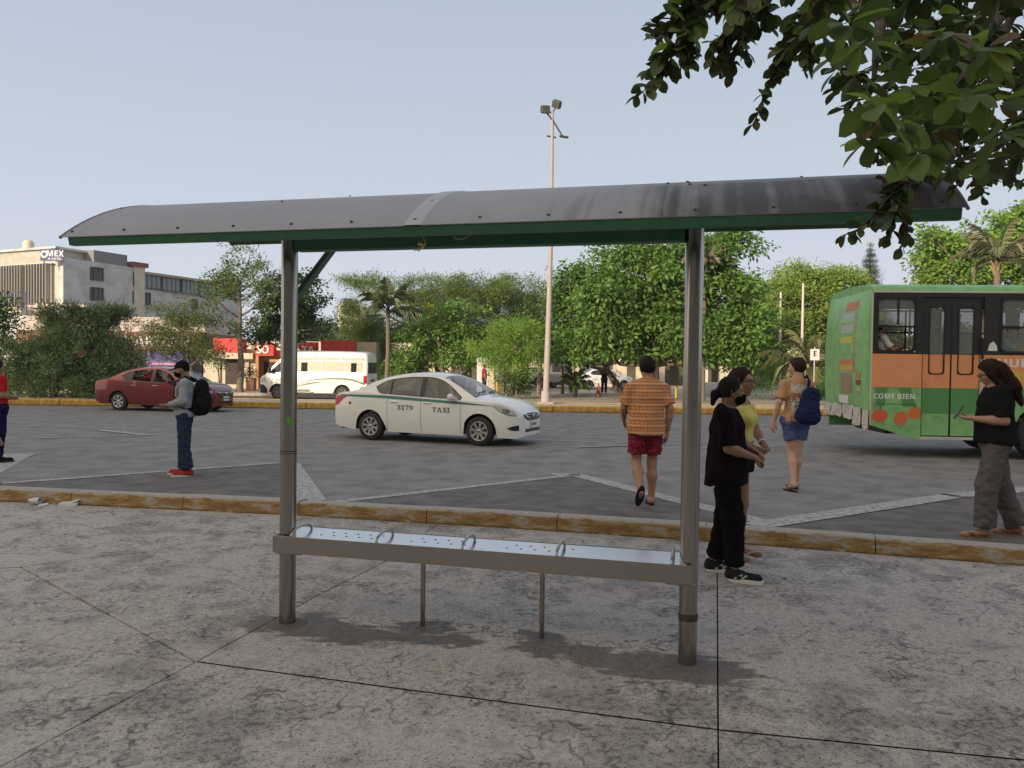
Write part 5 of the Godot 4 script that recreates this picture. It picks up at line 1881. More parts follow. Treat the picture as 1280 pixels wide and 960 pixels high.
func wheel(par: Node3D, c: Vector3, r: float, w: float, side: float, spokes: int, cover: Material) -> void:
	var xf := Transform3D(Basis(Vector3.RIGHT, side * PI / 2), c)   # lathe axis y -> out of the side
	var b := MB.new()
	b.lathe([[r * 0.64, w * 0.5], [r * 0.70, w * 0.5], [r * 0.90, w * 0.48], [r * 0.985, w * 0.36], [r, w * 0.2], [r, -w * 0.2], [r * 0.985, -w * 0.36], [r * 0.90, -w * 0.48], [r * 0.6, -w * 0.5]], 36, xf)
	var o := part(par, "wheel", b, MT.rubber)
	b = MB.new()
	b.lathe([[r * 0.0, w * 0.22], [r * 0.5, w * 0.22], [r * 0.60, w * 0.30]], 30, xf)
	part(o, "wheel_disc", b, MT.black)
	b = MB.new()
	b.lathe([[r * 0.58, w * 0.30], [r * 0.585, w * 0.47], [r * 0.62, w * 0.505], [r * 0.655, w * 0.505], [r * 0.665, w * 0.46]], 36, xf)
	b.lathe([[0.0, w * 0.46], [r * 0.12, w * 0.45], [r * 0.16, w * 0.38], [r * 0.16, w * 0.2]], 16, xf)
	for k in spokes:
		var a := TAU * k / spokes + 0.2
		var d := Vector3(cos(a), 0, sin(a))
		var t := Vector3(-sin(a), 0, cos(a))
		var p0: Vector3 = d * r * 0.10 + Vector3(0, w * 0.42, 0)
		var p1: Vector3 = d * r * 0.61 + Vector3(0, w * 0.47, 0)
		var q := t * r * 0.058
		b.quad(xf * (p0 - q), xf * (p1 - q * 2.1), xf * (p1 + q * 2.1), xf * (p0 + q))
	part(o, "rim", b, cover)

func sedan(label: String, group: String, paint: Material, at_: Vector3, turn: float, taxi: bool, cover: Material, glass_mat: Material, open_window := false) -> Node3D:
	var t := thing("sedan_car", label, "car", at_, turn, group)
	var s := Shell.new()
	s.host = self
	s.top = [[-2.245, 0.60], [-2.238, 0.80], [-2.20, 0.95], [-2.12, 1.015], [-1.92, 1.055], [-1.70, 1.105], [-1.45, 1.205], [-1.1, 1.36], [-0.7, 1.455], [-0.3, 1.497], [0.0, 1.503], [0.3, 1.475], [0.5, 1.43], [0.8, 1.29], [1.1, 1.125], [1.28, 1.03], [1.5, 0.995], [1.8, 0.935], [2.0, 0.86], [2.12, 0.78], [2.2, 0.68], [2.238, 0.56], [2.245, 0.46]]
	s.plan = [[-2.245, 0.60], [-2.22, 0.70], [-2.1, 0.775], [-1.8, 0.825], [-1.2, 0.845], [0.0, 0.848], [1.2, 0.840], [1.7, 0.81], [1.95, 0.745], [2.1, 0.65], [2.2, 0.52], [2.245, 0.40]]
	s.low = [[-2.245, 0.33], [-2.0, 0.27], [-1.5, 0.21], [0.0, 0.20], [1.5, 0.19], [2.1, 0.17], [2.245, 0.22]]
	s.belt = [[-2.245, 1.06], [-1.0, 1.015], [0.0, 0.965], [1.0, 0.925], [1.6, 0.90], [2.245, 0.88]]
	s.arches = [-1.235, 1.365]
	var XS := []
	for x in [-2.245, -2.242, -2.235, -2.22, -2.2, -2.17, -2.13]: XS.append(x)
	for i in range(1, 20): XS.append(-2.13 + (1.01) * i / 20.0)
	for x in [-1.12, -1.0, -0.88, -0.80]: XS.append(x)
	for i in range(0, 9): XS.append(-0.72 + 0.74 * i / 9.0)
	for i in range(0, 12): XS.append(0.02 + 0.93 * i / 12.0)
	for i in range(0, 26): XS.append(0.95 + 1.15 * i / 26.0)
	for x in [2.1, 2.14, 2.17, 2.2, 2.22, 2.235, 2.242, 2.245]: XS.append(x)
	var rings := []
	for x in XS: rings.append(s.ring(x))
	var body := MB.new()
	var doors := {}
	var glass_x := func(x: float) -> bool: return x > -1.119 and x < 0.94
	# lower sides: doors apart
	for sd in [1.0, -1.0]:
		var rr: Array = rings if sd > 0 else mirror_rings(rings)
		var runs := []   # [from, to, which]
		var cur := 0
		for i in XS.size() - 1:
			var m: float = (XS[i] + XS[i + 1]) * 0.5
			var which := "rear" if m > -0.80 and m < 0.02 else ("front" if m > 0.02 and m < 0.95 else "body")
			if runs.is_empty() or runs[-1][2] != which: runs.append([i, i + 1, which])
			else: runs[-1][1] = i + 1
		for r in runs:
			var rows := strip_rows(rr.slice(r[0], r[1] + 1), 0, 8)
			if r[2] == "body": body.grid(rows, false, sd < 0)
			else:
				var d := MB.new()
				d.grid(rows, false, sd < 0)
				doors[r[2] + str(sd)] = d
		# pillars and shoulders above the belt
		for i in XS.size() - 1:
			var m: float = (XS[i] + XS[i + 1]) * 0.5
			if glass_x.call(m): continue
			body.grid(strip_rows([rr[i], rr[i + 1]], 8, 12), false, sd < 0)
		var hi := [[-1.12, 1.168], [-0.95, 1.262], [-0.8, 1.312], [-0.3, 1.378], [0.1, 1.385], [0.3, 1.362], [0.45, 1.318], [0.65, 1.215], [0.95, 0.985]]
		var lo := [[-1.12, 1.165], [-1.06, 1.085], [-0.98, 1.035], [-0.8, 1.028], [0.0, 0.99], [0.95, 0.955]]
		var bl := []
		var ed := []
		for x in XS:
			if x >= -1.121 and x <= 0.951:
				bl.append([x, s.bel(x)]); ed.append([x, s.edge(x)])
		body.join(one_side(s, sd, -1.12, 0.95, bl, lo, 0.0, 40, 2), Transform3D.IDENTITY)
		body.join(one_side(s, sd, -1.12, 0.95, hi, ed, 0.0, 40, 3), Transform3D.IDENTITY)
		# roof, bonnet, boot lid
		for i in XS.size() - 1:
			var m: float = (XS[i] + XS[i + 1]) * 0.5
			var ws := m > 0.47 and m < 1.24
			var rw := m > -1.62 and m < -1.05
			body.grid(strip_rows([rr[i], rr[i + 1]], 12, 13 if ws or rw else 18), false, sd < 0)
		# glass
		for w in [[-1.10, -0.76, "quarter_pane"], [-0.73, -0.02, "rear_pane"], [0.06, 0.93, "front_pane"]]:
			if open_window and sd > 0 and w[2] != "quarter_pane": continue
			part(t, w[2], one_side(s, sd, w[0], w[1], lo, hi, -0.006, 20, 3), glass_mat)
		var pil := MB.new()
		pil.join(one_side(s, sd, -0.035, 0.075, lo, hi, 0.002, 3, 3), Transform3D.IDENTITY)
		part(t, "door_pillar", pil, MT.black)
		pil = MB.new()
		pil.join(one_side(s, sd, -0.765, -0.725, lo, hi, 0.002, 3, 3), Transform3D.IDENTITY)
		part(t, "window_divider", pil, MT.black)
		var trim := MB.new()
		var lo2 := []
		var hi2 := []
		for q in lo: lo2.append([q[0], q[1] - 0.016])
		for q in hi: hi2.append([q[0], q[1] + 0.014])
		trim.join(one_side(s, sd, -1.12, 0.95, lo2, lo, 0.003, 30, 1), Transform3D.IDENTITY)
		trim.join(one_side(s, sd, -1.12, 0.95, hi, hi2, 0.003, 30, 1), Transform3D.IDENTITY)
		part(t, "window_trim", trim, MT.black)
	for r in [rings[0], rings[-1]]:
		var whole := PackedVector3Array(r)
		for i in range(r.size() - 1, -1, -1): whole.append(Vector3(r[i].x, r[i].y, -r[i].z))
		body.fan(whole, Vector3(r[0].x, 0, 0))
	part(t, "body", body, paint)
	for sd in [1.0, -1.0]:
		for k in ["rear", "front"]:
			var d := part(t, "door", doors[k + str(sd)], paint)
			var hx := -0.64 if k == "rear" else 0.18
			var hb := MB.new()
			hb.box(Vector3(hx, 0.855, sd * (s.half(hx, 0.855) + 0.016)), Vector3(0.19, 0.03, 0.026), Basis.IDENTITY, 0.010)
			part(d, "handle", hb, MT.silver if not taxi else paint)
			var sm := MB.new()
			for e in ([-0.80, 0.02] if k == "rear" else [0.95]):
				sm.join(one_side(s, sd, e - 0.004, e + 0.004, [[-2, s.lowest(e) + 0.03], [2, s.lowest(e) + 0.03]], [[-2, s.bel(e)], [2, s.bel(e)]], 0.0015, 1, 8), Transform3D.IDENTITY)
			part(d, "door_gap", sm, MT.dark)
	# windscreens
	for q in [[0.47, 1.24, "windscreen"], [-1.62, -1.05, "rear_window"]]:
		var g := MB.new()
		var rows := []
		for i in 15:
			var x := lerpf(q[0], q[1], i / 14.0)
			var r := s.ring(x)
			var row := PackedVector3Array()
			for j in range(13, 19): row.append(r[j])
			for j in range(17, 12, -1): row.append(Vector3(r[j].x, r[j].y, -r[j].z))
			rows.append(row)
		g.grid(rows)
		part(t, q[2], g, glass_mat)
	for k in 2:
		var wp := MB.new()
		var x0 := 1.19
		wp.bar(Vector3(x0, s.H(x0) + 0.012, 0.45 - k * 0.55), Vector3(x0 - 0.03, s.H(x0 - 0.03) + 0.02, 0.02 - k * 0.55), 0.02, 0.015)
		part(t, "wiper", wp, MT.black)
	# inside
	var inn := MB.new()
	inn.box(Vector3(-0.1, 0.30, 0), Vector3(3.9, 0.14, 1.40))
	inn.box(Vector3(1.55, 0.55, 0), Vector3(0.9, 0.5, 1.1))
	part(t, "underbody", inn, MT.dark)
	var lining := MB.new()
	for z in [-0.745, 0.745]: lining.box(Vector3(-0.08, 0.62, z), Vector3(2.1, 0.60, 0.02))
	lining.box(Vector3(-1.25, 0.94, 0), Vector3(0.55, 0.03, 1.36))
	lining.box(Vector3(-0.1, 1.395, 0), Vector3(1.0, 0.03, 1.02))
	part(t, "lining", lining, M(0.10, 0.098, 0.095, 0.9))
	var seat_m := M(0.07, 0.068, 0.066, 0.9)
	for z in [-0.38, 0.38]:
		var sb := MB.new()
		sb.box(Vector3(0.25, 0.55, z), Vector3(0.5, 0.22, 0.48), Basis.IDENTITY, 0.06)
		sb.box(Vector3(-0.02, 0.86, z), Vector3(0.16, 0.62, 0.46), Basis(Vector3(0, 0, 1), 0.25), 0.06)
		sb.box(Vector3(-0.10, 1.22, z), Vector3(0.10, 0.16, 0.26), Basis(Vector3(0, 0, 1), 0.2), 0.04)
		part(t, "seat", sb, seat_m)
	var rs := MB.new()
	rs.box(Vector3(-0.85, 0.80, 0), Vector3(0.18, 0.55, 1.2), Basis(Vector3(0, 0, 1), 0.3), 0.06)
	rs.box(Vector3(-0.6, 0.52, 0), Vector3(0.5, 0.2, 1.2), Basis.IDENTITY, 0.06)
	part(t, "rear_seat", rs, seat_m)
	var db := MB.new()
	db.box(Vector3(1.0, 0.83, 0), Vector3(0.45, 0.22, 1.3), Basis.IDENTITY, 0.07)
	part(t, "dashboard", db, MT.dark)
	var sw := MB.new()
	var ring := []
	for i in 17: ring.append(Vector3(0.70 + 0.06 * cos(TAU * i / 16.0), 0.90 + 0.17 * cos(TAU * i / 16.0), -0.38 + 0.18 * sin(TAU * i / 16.0)))
	sw.tube(ring, [0.014], 6, false)
	part(t, "steering_wheel", sw, MT.black)
	for xa in s.arches:
		for sd in [1.0, -1.0]:
			var wl := MB.new()
			var rows := []
			for i in 13:
				var a := PI * i / 12.0
				rows.append(PackedVector3Array([Vector3(xa + cos(a) * 0.367, 0.305 + sin(a) * 0.367, sd * 0.80), Vector3(xa + cos(a) * 0.367, 0.305 + sin(a) * 0.367, sd * 0.50)]))
			wl.grid(rows, false, sd > 0)
			part(t, "wheel_well", wl, MT.dark)
			wheel(t, Vector3(xa, 0.305, sd * 0.735), 0.305, 0.19, sd, 8 if taxi else 7, cover)
	# lamps, grille, bumpers
	var lamp_m := M(0.62, 0.64, 0.66, 0.08, 0.35)
	for sd in [1.0, -1.0]:
		var hl := one_side(s, sd, 1.66, 2.13, [[1.66, 0.845], [1.8, 0.74], [2.0, 0.655], [2.13, 0.64]], [[1.66, 0.85], [1.8, 0.845], [2.0, 0.775], [2.13, 0.685]], 0.005, 18, 5)
		var h := part(t, "headlight", hl, lamp_m)
		part(h, "inner_lamp", one_side(s, sd, 1.86, 2.0, [[1.8, 0.70], [2.0, 0.675]], [[1.8, 0.79], [2.0, 0.755]], 0.008, 6, 4), MT.chrome)
		part(h, "lamp_edge", one_side(s, sd, 1.64, 2.13, [[1.64, 0.842], [1.8, 0.728], [2.0, 0.643], [2.13, 0.630]], [[1.64, 0.85], [1.8, 0.74], [2.0, 0.655], [2.13, 0.64]], 0.006, 18, 1), MT.black)
		var fo := one_side(s, sd, 1.95, 2.16, [[1.95, 0.37], [2.05, 0.335], [2.16, 0.33]], [[1.95, 0.375], [2.05, 0.42], [2.16, 0.445]], 0.006, 10, 3)
		var fp := part(t, "fog_recess", fo, MT.black)
		if not taxi: part(fp, "chrome_blade", one_side(s, sd, 1.92, 2.12, [[1.92, 0.40], [2.12, 0.452]], [[1.92, 0.405], [2.12, 0.485]], 0.009, 8, 2), MT.chrome)
		part(t, "tail_light", one_side(s, sd, -2.225, -1.86, [[-2.225, 0.74], [-2.1, 0.75], [-1.95, 0.88], [-1.86, 0.925]], [[-2.225, 0.93], [-2.1, 0.955], [-1.95, 0.955], [-1.86, 0.94]], 0.005, 14, 4), M(0.42, 0.02, 0.02, 0.12))
		var mir := MB.new()
		mir.box(Vector3(0.78, 1.0, sd * 0.955), Vector3(0.13, 0.14, 0.23), Basis(Vector3.UP, sd * 0.25), 0.05)
		mir.bar(Vector3(0.84, 0.96, sd * 0.80), Vector3(0.80, 0.98, sd * 0.90), 0.05, 0.04)
		var mp := part(t, "wing_mirror", mir, paint)
		mir = MB.new()
		mir.box(Vector3(0.712, 1.0, sd * 0.958), Vector3(0.006, 0.11, 0.18), Basis(Vector3.UP, sd * 0.25))
		part(mp, "mirror_glass", mir, MT.chrome)
	part(t, "grille", nose_patch(s, -0.46, 0.46, [[-0.46, 0.60], [-0.30, 0.535], [0.0, 0.53], [0.30, 0.535], [0.46, 0.60]], [[-0.46, 0.66], [0.0, 0.685], [0.46, 0.66]], 1.6, 2.2455, 0.006), MT.black)
	for q in [[0.60, 0.612], [0.645, 0.655]]:
		part(t, "grille_bar", nose_patch(s, -0.36, 0.36, [[-0.36, q[0]], [0.36, q[0]]], [[-0.36, q[1]], [0.36, q[1]]], 1.6, 2.2455, 0.010), MT.chrome if not taxi else MT.silver)
	for sd in [1.0, -1.0]:
		part(t, "grille_blade", nose_patch(s, sd * 0.13, sd * 0.44, [[-0.44, 0.665], [-0.13, 0.545], [0.13, 0.545], [0.44, 0.665]] if true else [], [[-0.44, 0.695], [-0.13, 0.565], [0.13, 0.565], [0.44, 0.695]], 1.6, 2.2455, 0.012), MT.chrome)
	var bd := MB.new()
	bd.lathe([[0.0, 0.012], [0.045, 0.012], [0.05, 0.0]], 18, Transform3D(Basis(Vector3(0, 0, 1), -PI / 2), Vector3(2.258, 0.615, 0)))
	part(t, "badge", bd, MT.chrome)
	part(t, "lower_intake", nose_patch(s, -0.42, 0.42, [[-0.42, 0.30], [0.42, 0.30]], [[-0.42, 0.36], [0.42, 0.36]], 1.6, 2.2455, 0.006), MT.black)
	var pl := MB.new()
	pl.box(Vector3(2.262, 0.45, 0), Vector3(0.012, 0.15, 0.32), Basis.IDENTITY, 0.003)
	var plt := part(t, "number_plate", pl, MT.white)
	pl = MB.new()
	for k in 7: pl.box(Vector3(2.2695, 0.45, -0.12 + k * 0.04), Vector3(0.002, 0.055, 0.022))
	part(plt, "plate_lettering", pl, MT.dark).set_meta("kind", "stuff")
	if taxi:
		part(t, "side_stripe", side_patch(s, -2.12, 1.66, [[-2.12, 0.945], [-1.0, 0.925], [0.0, 0.885], [1.0, 0.845], [1.66, 0.825]], [[-2.12, 0.985], [-1.0, 0.985], [0.0, 0.945], [1.0, 0.895], [1.66, 0.835]], 0.0025, 40, 1), M(0.045, 0.20, 0.145, 0.4))
		var ink := M(0.12, 0.11, 0.09, 0.6)
		for q in [["3179", -0.36, 0.735, 0.105], ["TAXI", 0.50, 0.715, 0.10]]:
			var o := text(t, "lettering", q[0], q[3], 0.004, ink, Vector3(q[1], q[2], s.half(q[1], q[2]) + 0.004), Vector3.ZERO, "Droid Serif", true, 1.25)
			o.rotation.x = -0.03
		var em := MB.new()
		em.lathe([[0.0, 0.004], [0.04, 0.004], [0.042, 0.0]], 16, Transform3D(Basis(Vector3.RIGHT, PI / 2), Vector3(-1.75, 0.80, s.half(-1.75, 0.80) + 0.001)))
		part(t, "emblem", em, M(0.62, 0.28, 0.22, 0.5))
	return t

func make_vehicles() -> void:
	var white := M(0.80, 0.80, 0.79, 0.24)
	white.clearcoat_enabled = true
	white.clearcoat = 0.8
	white.clearcoat_roughness = 0.05
	var red := M(0.165, 0.014, 0.018, 0.30, 0.25)
	red.clearcoat_enabled = true
	red.clearcoat = 1.0
	red.clearcoat_roughness = 0.04
	var pane := glass(0.16, 0.165, 0.16, 0.42)
	var dark_pane := glass(0.03, 0.033, 0.035, 0.35)
	# near side wheels of the taxi stand at (469,550) and (596,557)
	var a := gr(469, 550)
	var b := gr(596, 557)
	var d := (b - a).normalized()
	var ang := atan2(d.z, d.x)
	var sidev := Vector3(-d.z, 0, d.x)   # towards the viewer
	var mid := (a + b) * 0.5 - d * 0.065 - sidev * 0.735
	sedan("white taxi sedan with green side stripe and number 3179", "sedans on the road", white, mid, -ang, true, MT.silver, pane)
	var hd := 0.21
	var rw := at(150, 513, 26.4)
	rw.y = 0
	var dd := Vector3(cos(hd), 0, sin(hd))
	var sv := Vector3(-dd.z, 0, dd.x)
	sedan("dark red sedan passing the far kerb behind the backpack man", "sedans on the road", red, rw + dd * 1.235 - sv * 0.735, -hd, false, M(0.62, 0.62, 0.63, 0.25, 0.8), dark_pane, true)
	make_van(white)
	# parked cars in the park
	var p := sedan("parked white sedan with grey windows far behind the orange shirt man", "cars parked beyond the park", white, at(752, 487, 56) * Vector3(1, 0, 1) + Vector3(0, 0.125, 0), 0.25, false, MT.silver, dark_pane)
	pickup("silver pickup truck parked behind the small bushy palm", at(700, 486, 58) * Vector3(1, 0, 1) + Vector3(0, 0.125, 0), 0.0)
	var q2 := sedan("dark parked car half hidden left of the lamp pole", "cars parked beyond the park", M(0.05, 0.06, 0.075, 0.25, 0.3), at(668, 485, 60) * Vector3(1, 0, 1) + Vector3(0, 0.125, 0), 0.1, false, MT.silver, dark_pane)

func pickup(label: String, at_: Vector3, turn: float) -> void:
	var t := thing("pickup_truck", label, "truck", at_, turn, "cars parked beyond the park")
	var s := Shell.new()
	s.host = self
	s.top = [[-2.6, 1.0], [-2.59, 1.10], [-0.95, 1.12], [-0.9, 1.14], [-0.82, 1.70], [-0.5, 1.80], [0.4, 1.80], [0.7, 1.72], [1.2, 1.2], [1.3, 1.16], [2.3, 1.08], [2.55, 0.98], [2.6, 0.6]]
	s.plan = [[-2.6, 0.85], [-2.4, 0.90], [1.8, 0.90], [2.3, 0.84], [2.6, 0.66]]
	s.low = [[-2.6, 0.5], [0, 0.42], [2.6, 0.4]]
	s.belt = [[-2.6, 1.08], [2.6, 1.08]]
	s.arches = [-1.55, 1.65]
	s.arch_r = 0.45
	s.arch_y = 0.38
	s.tumble = 0.28
	var b := MB.new()
	var rings := []
	for i in 70: rings.append(s.ring(lerpf(-2.6, 2.6, i / 69.0)))
	b.grid(rings)
	b.grid(mirror_rings(rings), false, true)
	for r in [rings[0], rings[-1]]:
		var whole := PackedVector3Array(r)
		for i in range(r.size() - 1, -1, -1): whole.append(Vector3(r[i].x, r[i].y, -r[i].z))
		b.fan(whole, Vector3(r[0].x, 0, 0))
	part(t, "body", b, M(0.42, 0.43, 0.44, 0.3, 0.4))
	for sd in [1.0, -1.0]:
		for w in [[-0.62, -0.02], [0.04, 0.78]]:
			part(t, "side_pane", one_side(s, sd, w[0], w[1], [[-1, 1.16], [1, 1.14]], [[-1, 1.64], [0.4, 1.66], [0.62, 1.60], [0.8, 1.42]], 0.006, 8, 3), M(0.03, 0.035, 0.04, 0.06))
	for xa in s.arches:
		for sd in [1.0, -1.0]: wheel(t, Vector3(xa, 0.38, sd * 0.78), 0.38, 0.24, sd, 6, MT.silver)
	var inn := MB.new()
	inn.box(Vector3(0, 0.5, 0), Vector3(4.8, 0.2, 1.4))
	part(t, "underbody", inn, MT.dark)

func make_van(white: Material) -> void:
	# own axes: front towards +x; it drives to the left, so it is turned about
	var hd := PI + 0.10
	var t := thing("passenger_van", "white high roof passenger van with green swoosh on the service road", "van", at(398, 498, 37.2) * Vector3(1, 0, 1) - Vector3(0, 0.012, 0), -hd)
	var s := Shell.new()
	s.host = self
	s.top = [[-2.6, 1.55], [-2.595, 1.9], [-2.57, 2.12], [-2.5, 2.22], [-2.3, 2.26], [0.0, 2.28], [1.0, 2.26], [1.25, 2.20], [1.45, 2.05], [2.0, 1.52], [2.25, 1.24], [2.4, 1.10], [2.52, 1.0], [2.58, 0.86], [2.6, 0.6]]
	s.plan = [[-2.6, 0.84], [-2.55, 0.89], [-2.3, 0.935], [1.5, 0.94], [2.1, 0.92], [2.4, 0.84], [2.54, 0.74], [2.6, 0.6]]
	s.low = [[-2.6, 0.36], [-1.5, 0.33], [1.5, 0.30], [2.6, 0.26]]
	s.belt = [[-2.6, 1.18], [1.5, 1.16], [2.6, 1.02]]
	s.arches = [-1.45, 1.62]
	s.arch_r = 0.40
	s.arch_y = 0.33
	s.tumble = 0.10
	s.crown = 0.12
	var XS := []
	for x in [-2.6, -2.595, -2.585, -2.56, -2.52]: XS.append(x)
	for i in range(1, 60): XS.append(lerpf(-2.52, 2.5, i / 60.0))
	for x in [2.5, 2.54, 2.57, 2.59, 2.6]: XS.append(x)
	var rings := []
	for x in XS: rings.append(s.ring(x))
	var b := MB.new()
	b.grid(rings)
	b.grid(mirror_rings(rings), false, true)
	for r in [rings[0], rings[-1]]:
		var whole := PackedVector3Array(r)
		for i in range(r.size() - 1, -1, -1): whole.append(Vector3(r[i].x, r[i].y, -r[i].z))
		b.fan(whole, Vector3(r[0].x, 0, 0))
	part(t, "body", b, white)
	var curtain := noisy(121, 0.03, [[0.3, 0.44, 0.42, 0.35], [0.7, 0.60, 0.58, 0.50]], 1.5, 0.18)
	var dk := M(0.02, 0.02, 0.022, 0.1)
	for sd in [1.0, -1.0]:
		for w in [[-2.38, -1.55], [-1.52, -0.45], [-0.42, 0.98]]:
			part(t, "side_pane", one_side(s, sd, w[0], w[1], [[-3, 1.24], [3, 1.24]], [[-3, 1.77], [3, 1.77]], 0.005, 10, 3), curtain)
		for w in [[-2.10, -1.84], [0.22, 0.52]]:
			part(t, "open_window", one_side(s, sd, w[0], w[1], [[-3, 1.30], [3, 1.30]], [[-3, 1.72], [3, 1.72]], 0.009, 4, 3), dk)
		part(t, "front_side_pane", one_side(s, sd, 1.12, 1.98, [[1.1, 1.24], [2.0, 1.20]], [[1.1, 1.77], [1.5, 1.74], [1.98, 1.26]], 0.005, 10, 3), M(0.05, 0.055, 0.06, 0.06))
		part(t, "swoosh", one_side(s, sd, -2.50, 0.85, [[-2.5, 0.72], [-1.9, 0.90], [-1.2, 0.955], [-0.4, 0.93], [0.2, 0.84], [0.85, 0.58]], [[-2.5, 0.80], [-1.9, 0.985], [-1.2, 1.03], [-0.4, 0.985], [0.2, 0.88], [0.85, 0.585]], 0.004, 40, 2), M(0.09, 0.16, 0.09, 0.4))
		part(t, "swoosh", one_side(s, sd, -1.3, 0.85, [[-1.3, 0.80], [-0.6, 0.82], [0.1, 0.72], [0.85, 0.575]], [[-1.3, 0.805], [-0.6, 0.845], [0.1, 0.79], [0.85, 0.58]], 0.006, 30, 2), M(0.12, 0.18, 0.10, 0.4))
		part(t, "tail_light", one_side(s, sd, -2.585, -2.44, [[-2.6, 0.78], [-2.4, 0.80]], [[-2.6, 1.16], [-2.4, 1.12]], 0.006, 6, 4), M(0.45, 0.03, 0.02, 0.15))
		part(t, "bumper_end", one_side(s, sd, -2.595, -2.30, [[-2.6, 0.40], [-2.3, 0.40]], [[-2.6, 0.66], [-2.3, 0.60]], 0.010, 6, 4), MT.dark)
		part(t, "bumper_end", one_side(s, sd, 2.12, 2.595, [[2.1, 0.28], [2.6, 0.28]], [[2.1, 0.46], [2.3, 0.66], [2.6, 0.70]], 0.010, 6, 4), MT.dark)
		part(t, "headlight", one_side(s, sd, 2.22, 2.5, [[2.2, 0.80], [2.5, 0.78]], [[2.2, 1.06], [2.5, 0.94]], 0.006, 6, 4), MT.silver)
	var px := -2.604
	var rg := MB.new()
	rg.box(Vector3(px, 1.50, 0), Vector3(0.012, 0.52, 1.45), Basis.IDENTITY, 0.004)
	part(t, "rear_window", rg, dk)
	rg = MB.new()
	rg.box(Vector3(px, 0.92, 0.05), Vector3(0.012, 0.12, 0.6), Basis.IDENTITY, 0.004)
	part(t, "rear_handle", rg, MT.black)
	rg = MB.new()
	rg.box(Vector3(-2.62, 0.48, 0), Vector3(0.08, 0.2, 1.66), Basis.IDENTITY, 0.03)
	part(t, "rear_bumper", rg, MT.dark)
	rg = MB.new()
	rg.box(Vector3(0.5, 0.36, 0.98), Vector3(1.1, 0.05, 0.14), Basis.IDENTITY, 0.01)
	rg.box(Vector3(0.5, 0.36, -0.98), Vector3(1.1, 0.05, 0.14), Basis.IDENTITY, 0.01)
	part(t, "running_board", rg, MT.silver)
	var y := M(0.50, 0.33, 0.06, 0.5)
	for sd in [-1.0, 1.0]:
		var o := text(t, "lettering", "Transporte-Turismo  Terrestre", 0.155, 0.004, y, Vector3(-0.75, 1.90, sd * (s.half(-0.75, 1.90) + 0.012)), Vector3(-0.10, PI if sd < 0 else 0.0, 0), "Droid Sans", true, 1.12)
		var o2 := text(t, "small_lettering", "EXCURSIONES", 0.10, 0.004, MT.dark, Vector3(0.5, 0.43, sd * (s.half(0.5, 0.43) + 0.012)), Vector3(0.06, PI if sd < 0 else 0.0, 0))
	for xa in s.arches:
		for sd in [1.0, -1.0]:
			wheel(t, Vector3(xa, 0.33, sd * 0.82), 0.33, 0.2, sd, 6, M(0.16, 0.155, 0.15, 0.6))
	var inn := MB.new()
	inn.box(Vector3(0, 0.42, 0), Vector3(4.7, 0.2, 1.5))
	part(t, "underbody", inn, MT.dark)
	var mi := MB.new()
	mi.box(Vector3(1.95, 1.35, -1.08), Vector3(0.10, 0.28, 0.2), Basis.IDENTITY, 0.03)
	part(t, "wing_mirror", mi, MT.black)
	mi = MB.new()
	mi.box(Vector3(1.95, 1.35, 1.08), Vector3(0.10, 0.28, 0.2), Basis.IDENTITY, 0.03)
	part(t, "wing_mirror", mi, MT.black)

# ---------------------------------------------------------------- the bus
func rounded(w: float, h: float, r: float, n := 5) -> PackedVector2Array:
	var out := PackedVector2Array()
	for q in [[w - r, h - r, 0.0], [r, h - r, PI / 2], [r, r, PI], [w - r, r, PI * 1.5]]:
		for i in n + 1:
			var a: float = q[2] + PI / 2 * i / n
			out.append(Vector2(q[0] + cos(a) * r, q[1] + sin(a) * r))
	return out

func frame_ring(b: MB, outer: PackedVector2Array, inner: PackedVector2Array, z0: float, z1: float, org: Vector2) -> void:
	for i in outer.size():
		var j := (i + 1) % outer.size()
		var a := outer[i] + org; var c := outer[j] + org; var d := inner[j] + org; var e := inner[i] + org
		b.poly_out([Vector3(a.x, a.y, z1), Vector3(c.x, c.y, z1), Vector3(d.x, d.y, z1), Vector3(e.x, e.y, z1)], Vector3(0, 0, 1))
		b.poly_out([Vector3(a.x, a.y, z0), Vector3(c.x, c.y, z0), Vector3(c.x, c.y, z1), Vector3(a.x, a.y, z1)], Vector3(c.y - a.y, a.x - c.x, 0))
		b.poly_out([Vector3(e.x, e.y, z0), Vector3(d.x, d.y, z0), Vector3(d.x, d.y, z1), Vector3(e.x, e.y, z1)], Vector3(a.y - c.y, c.x - a.x, 0))

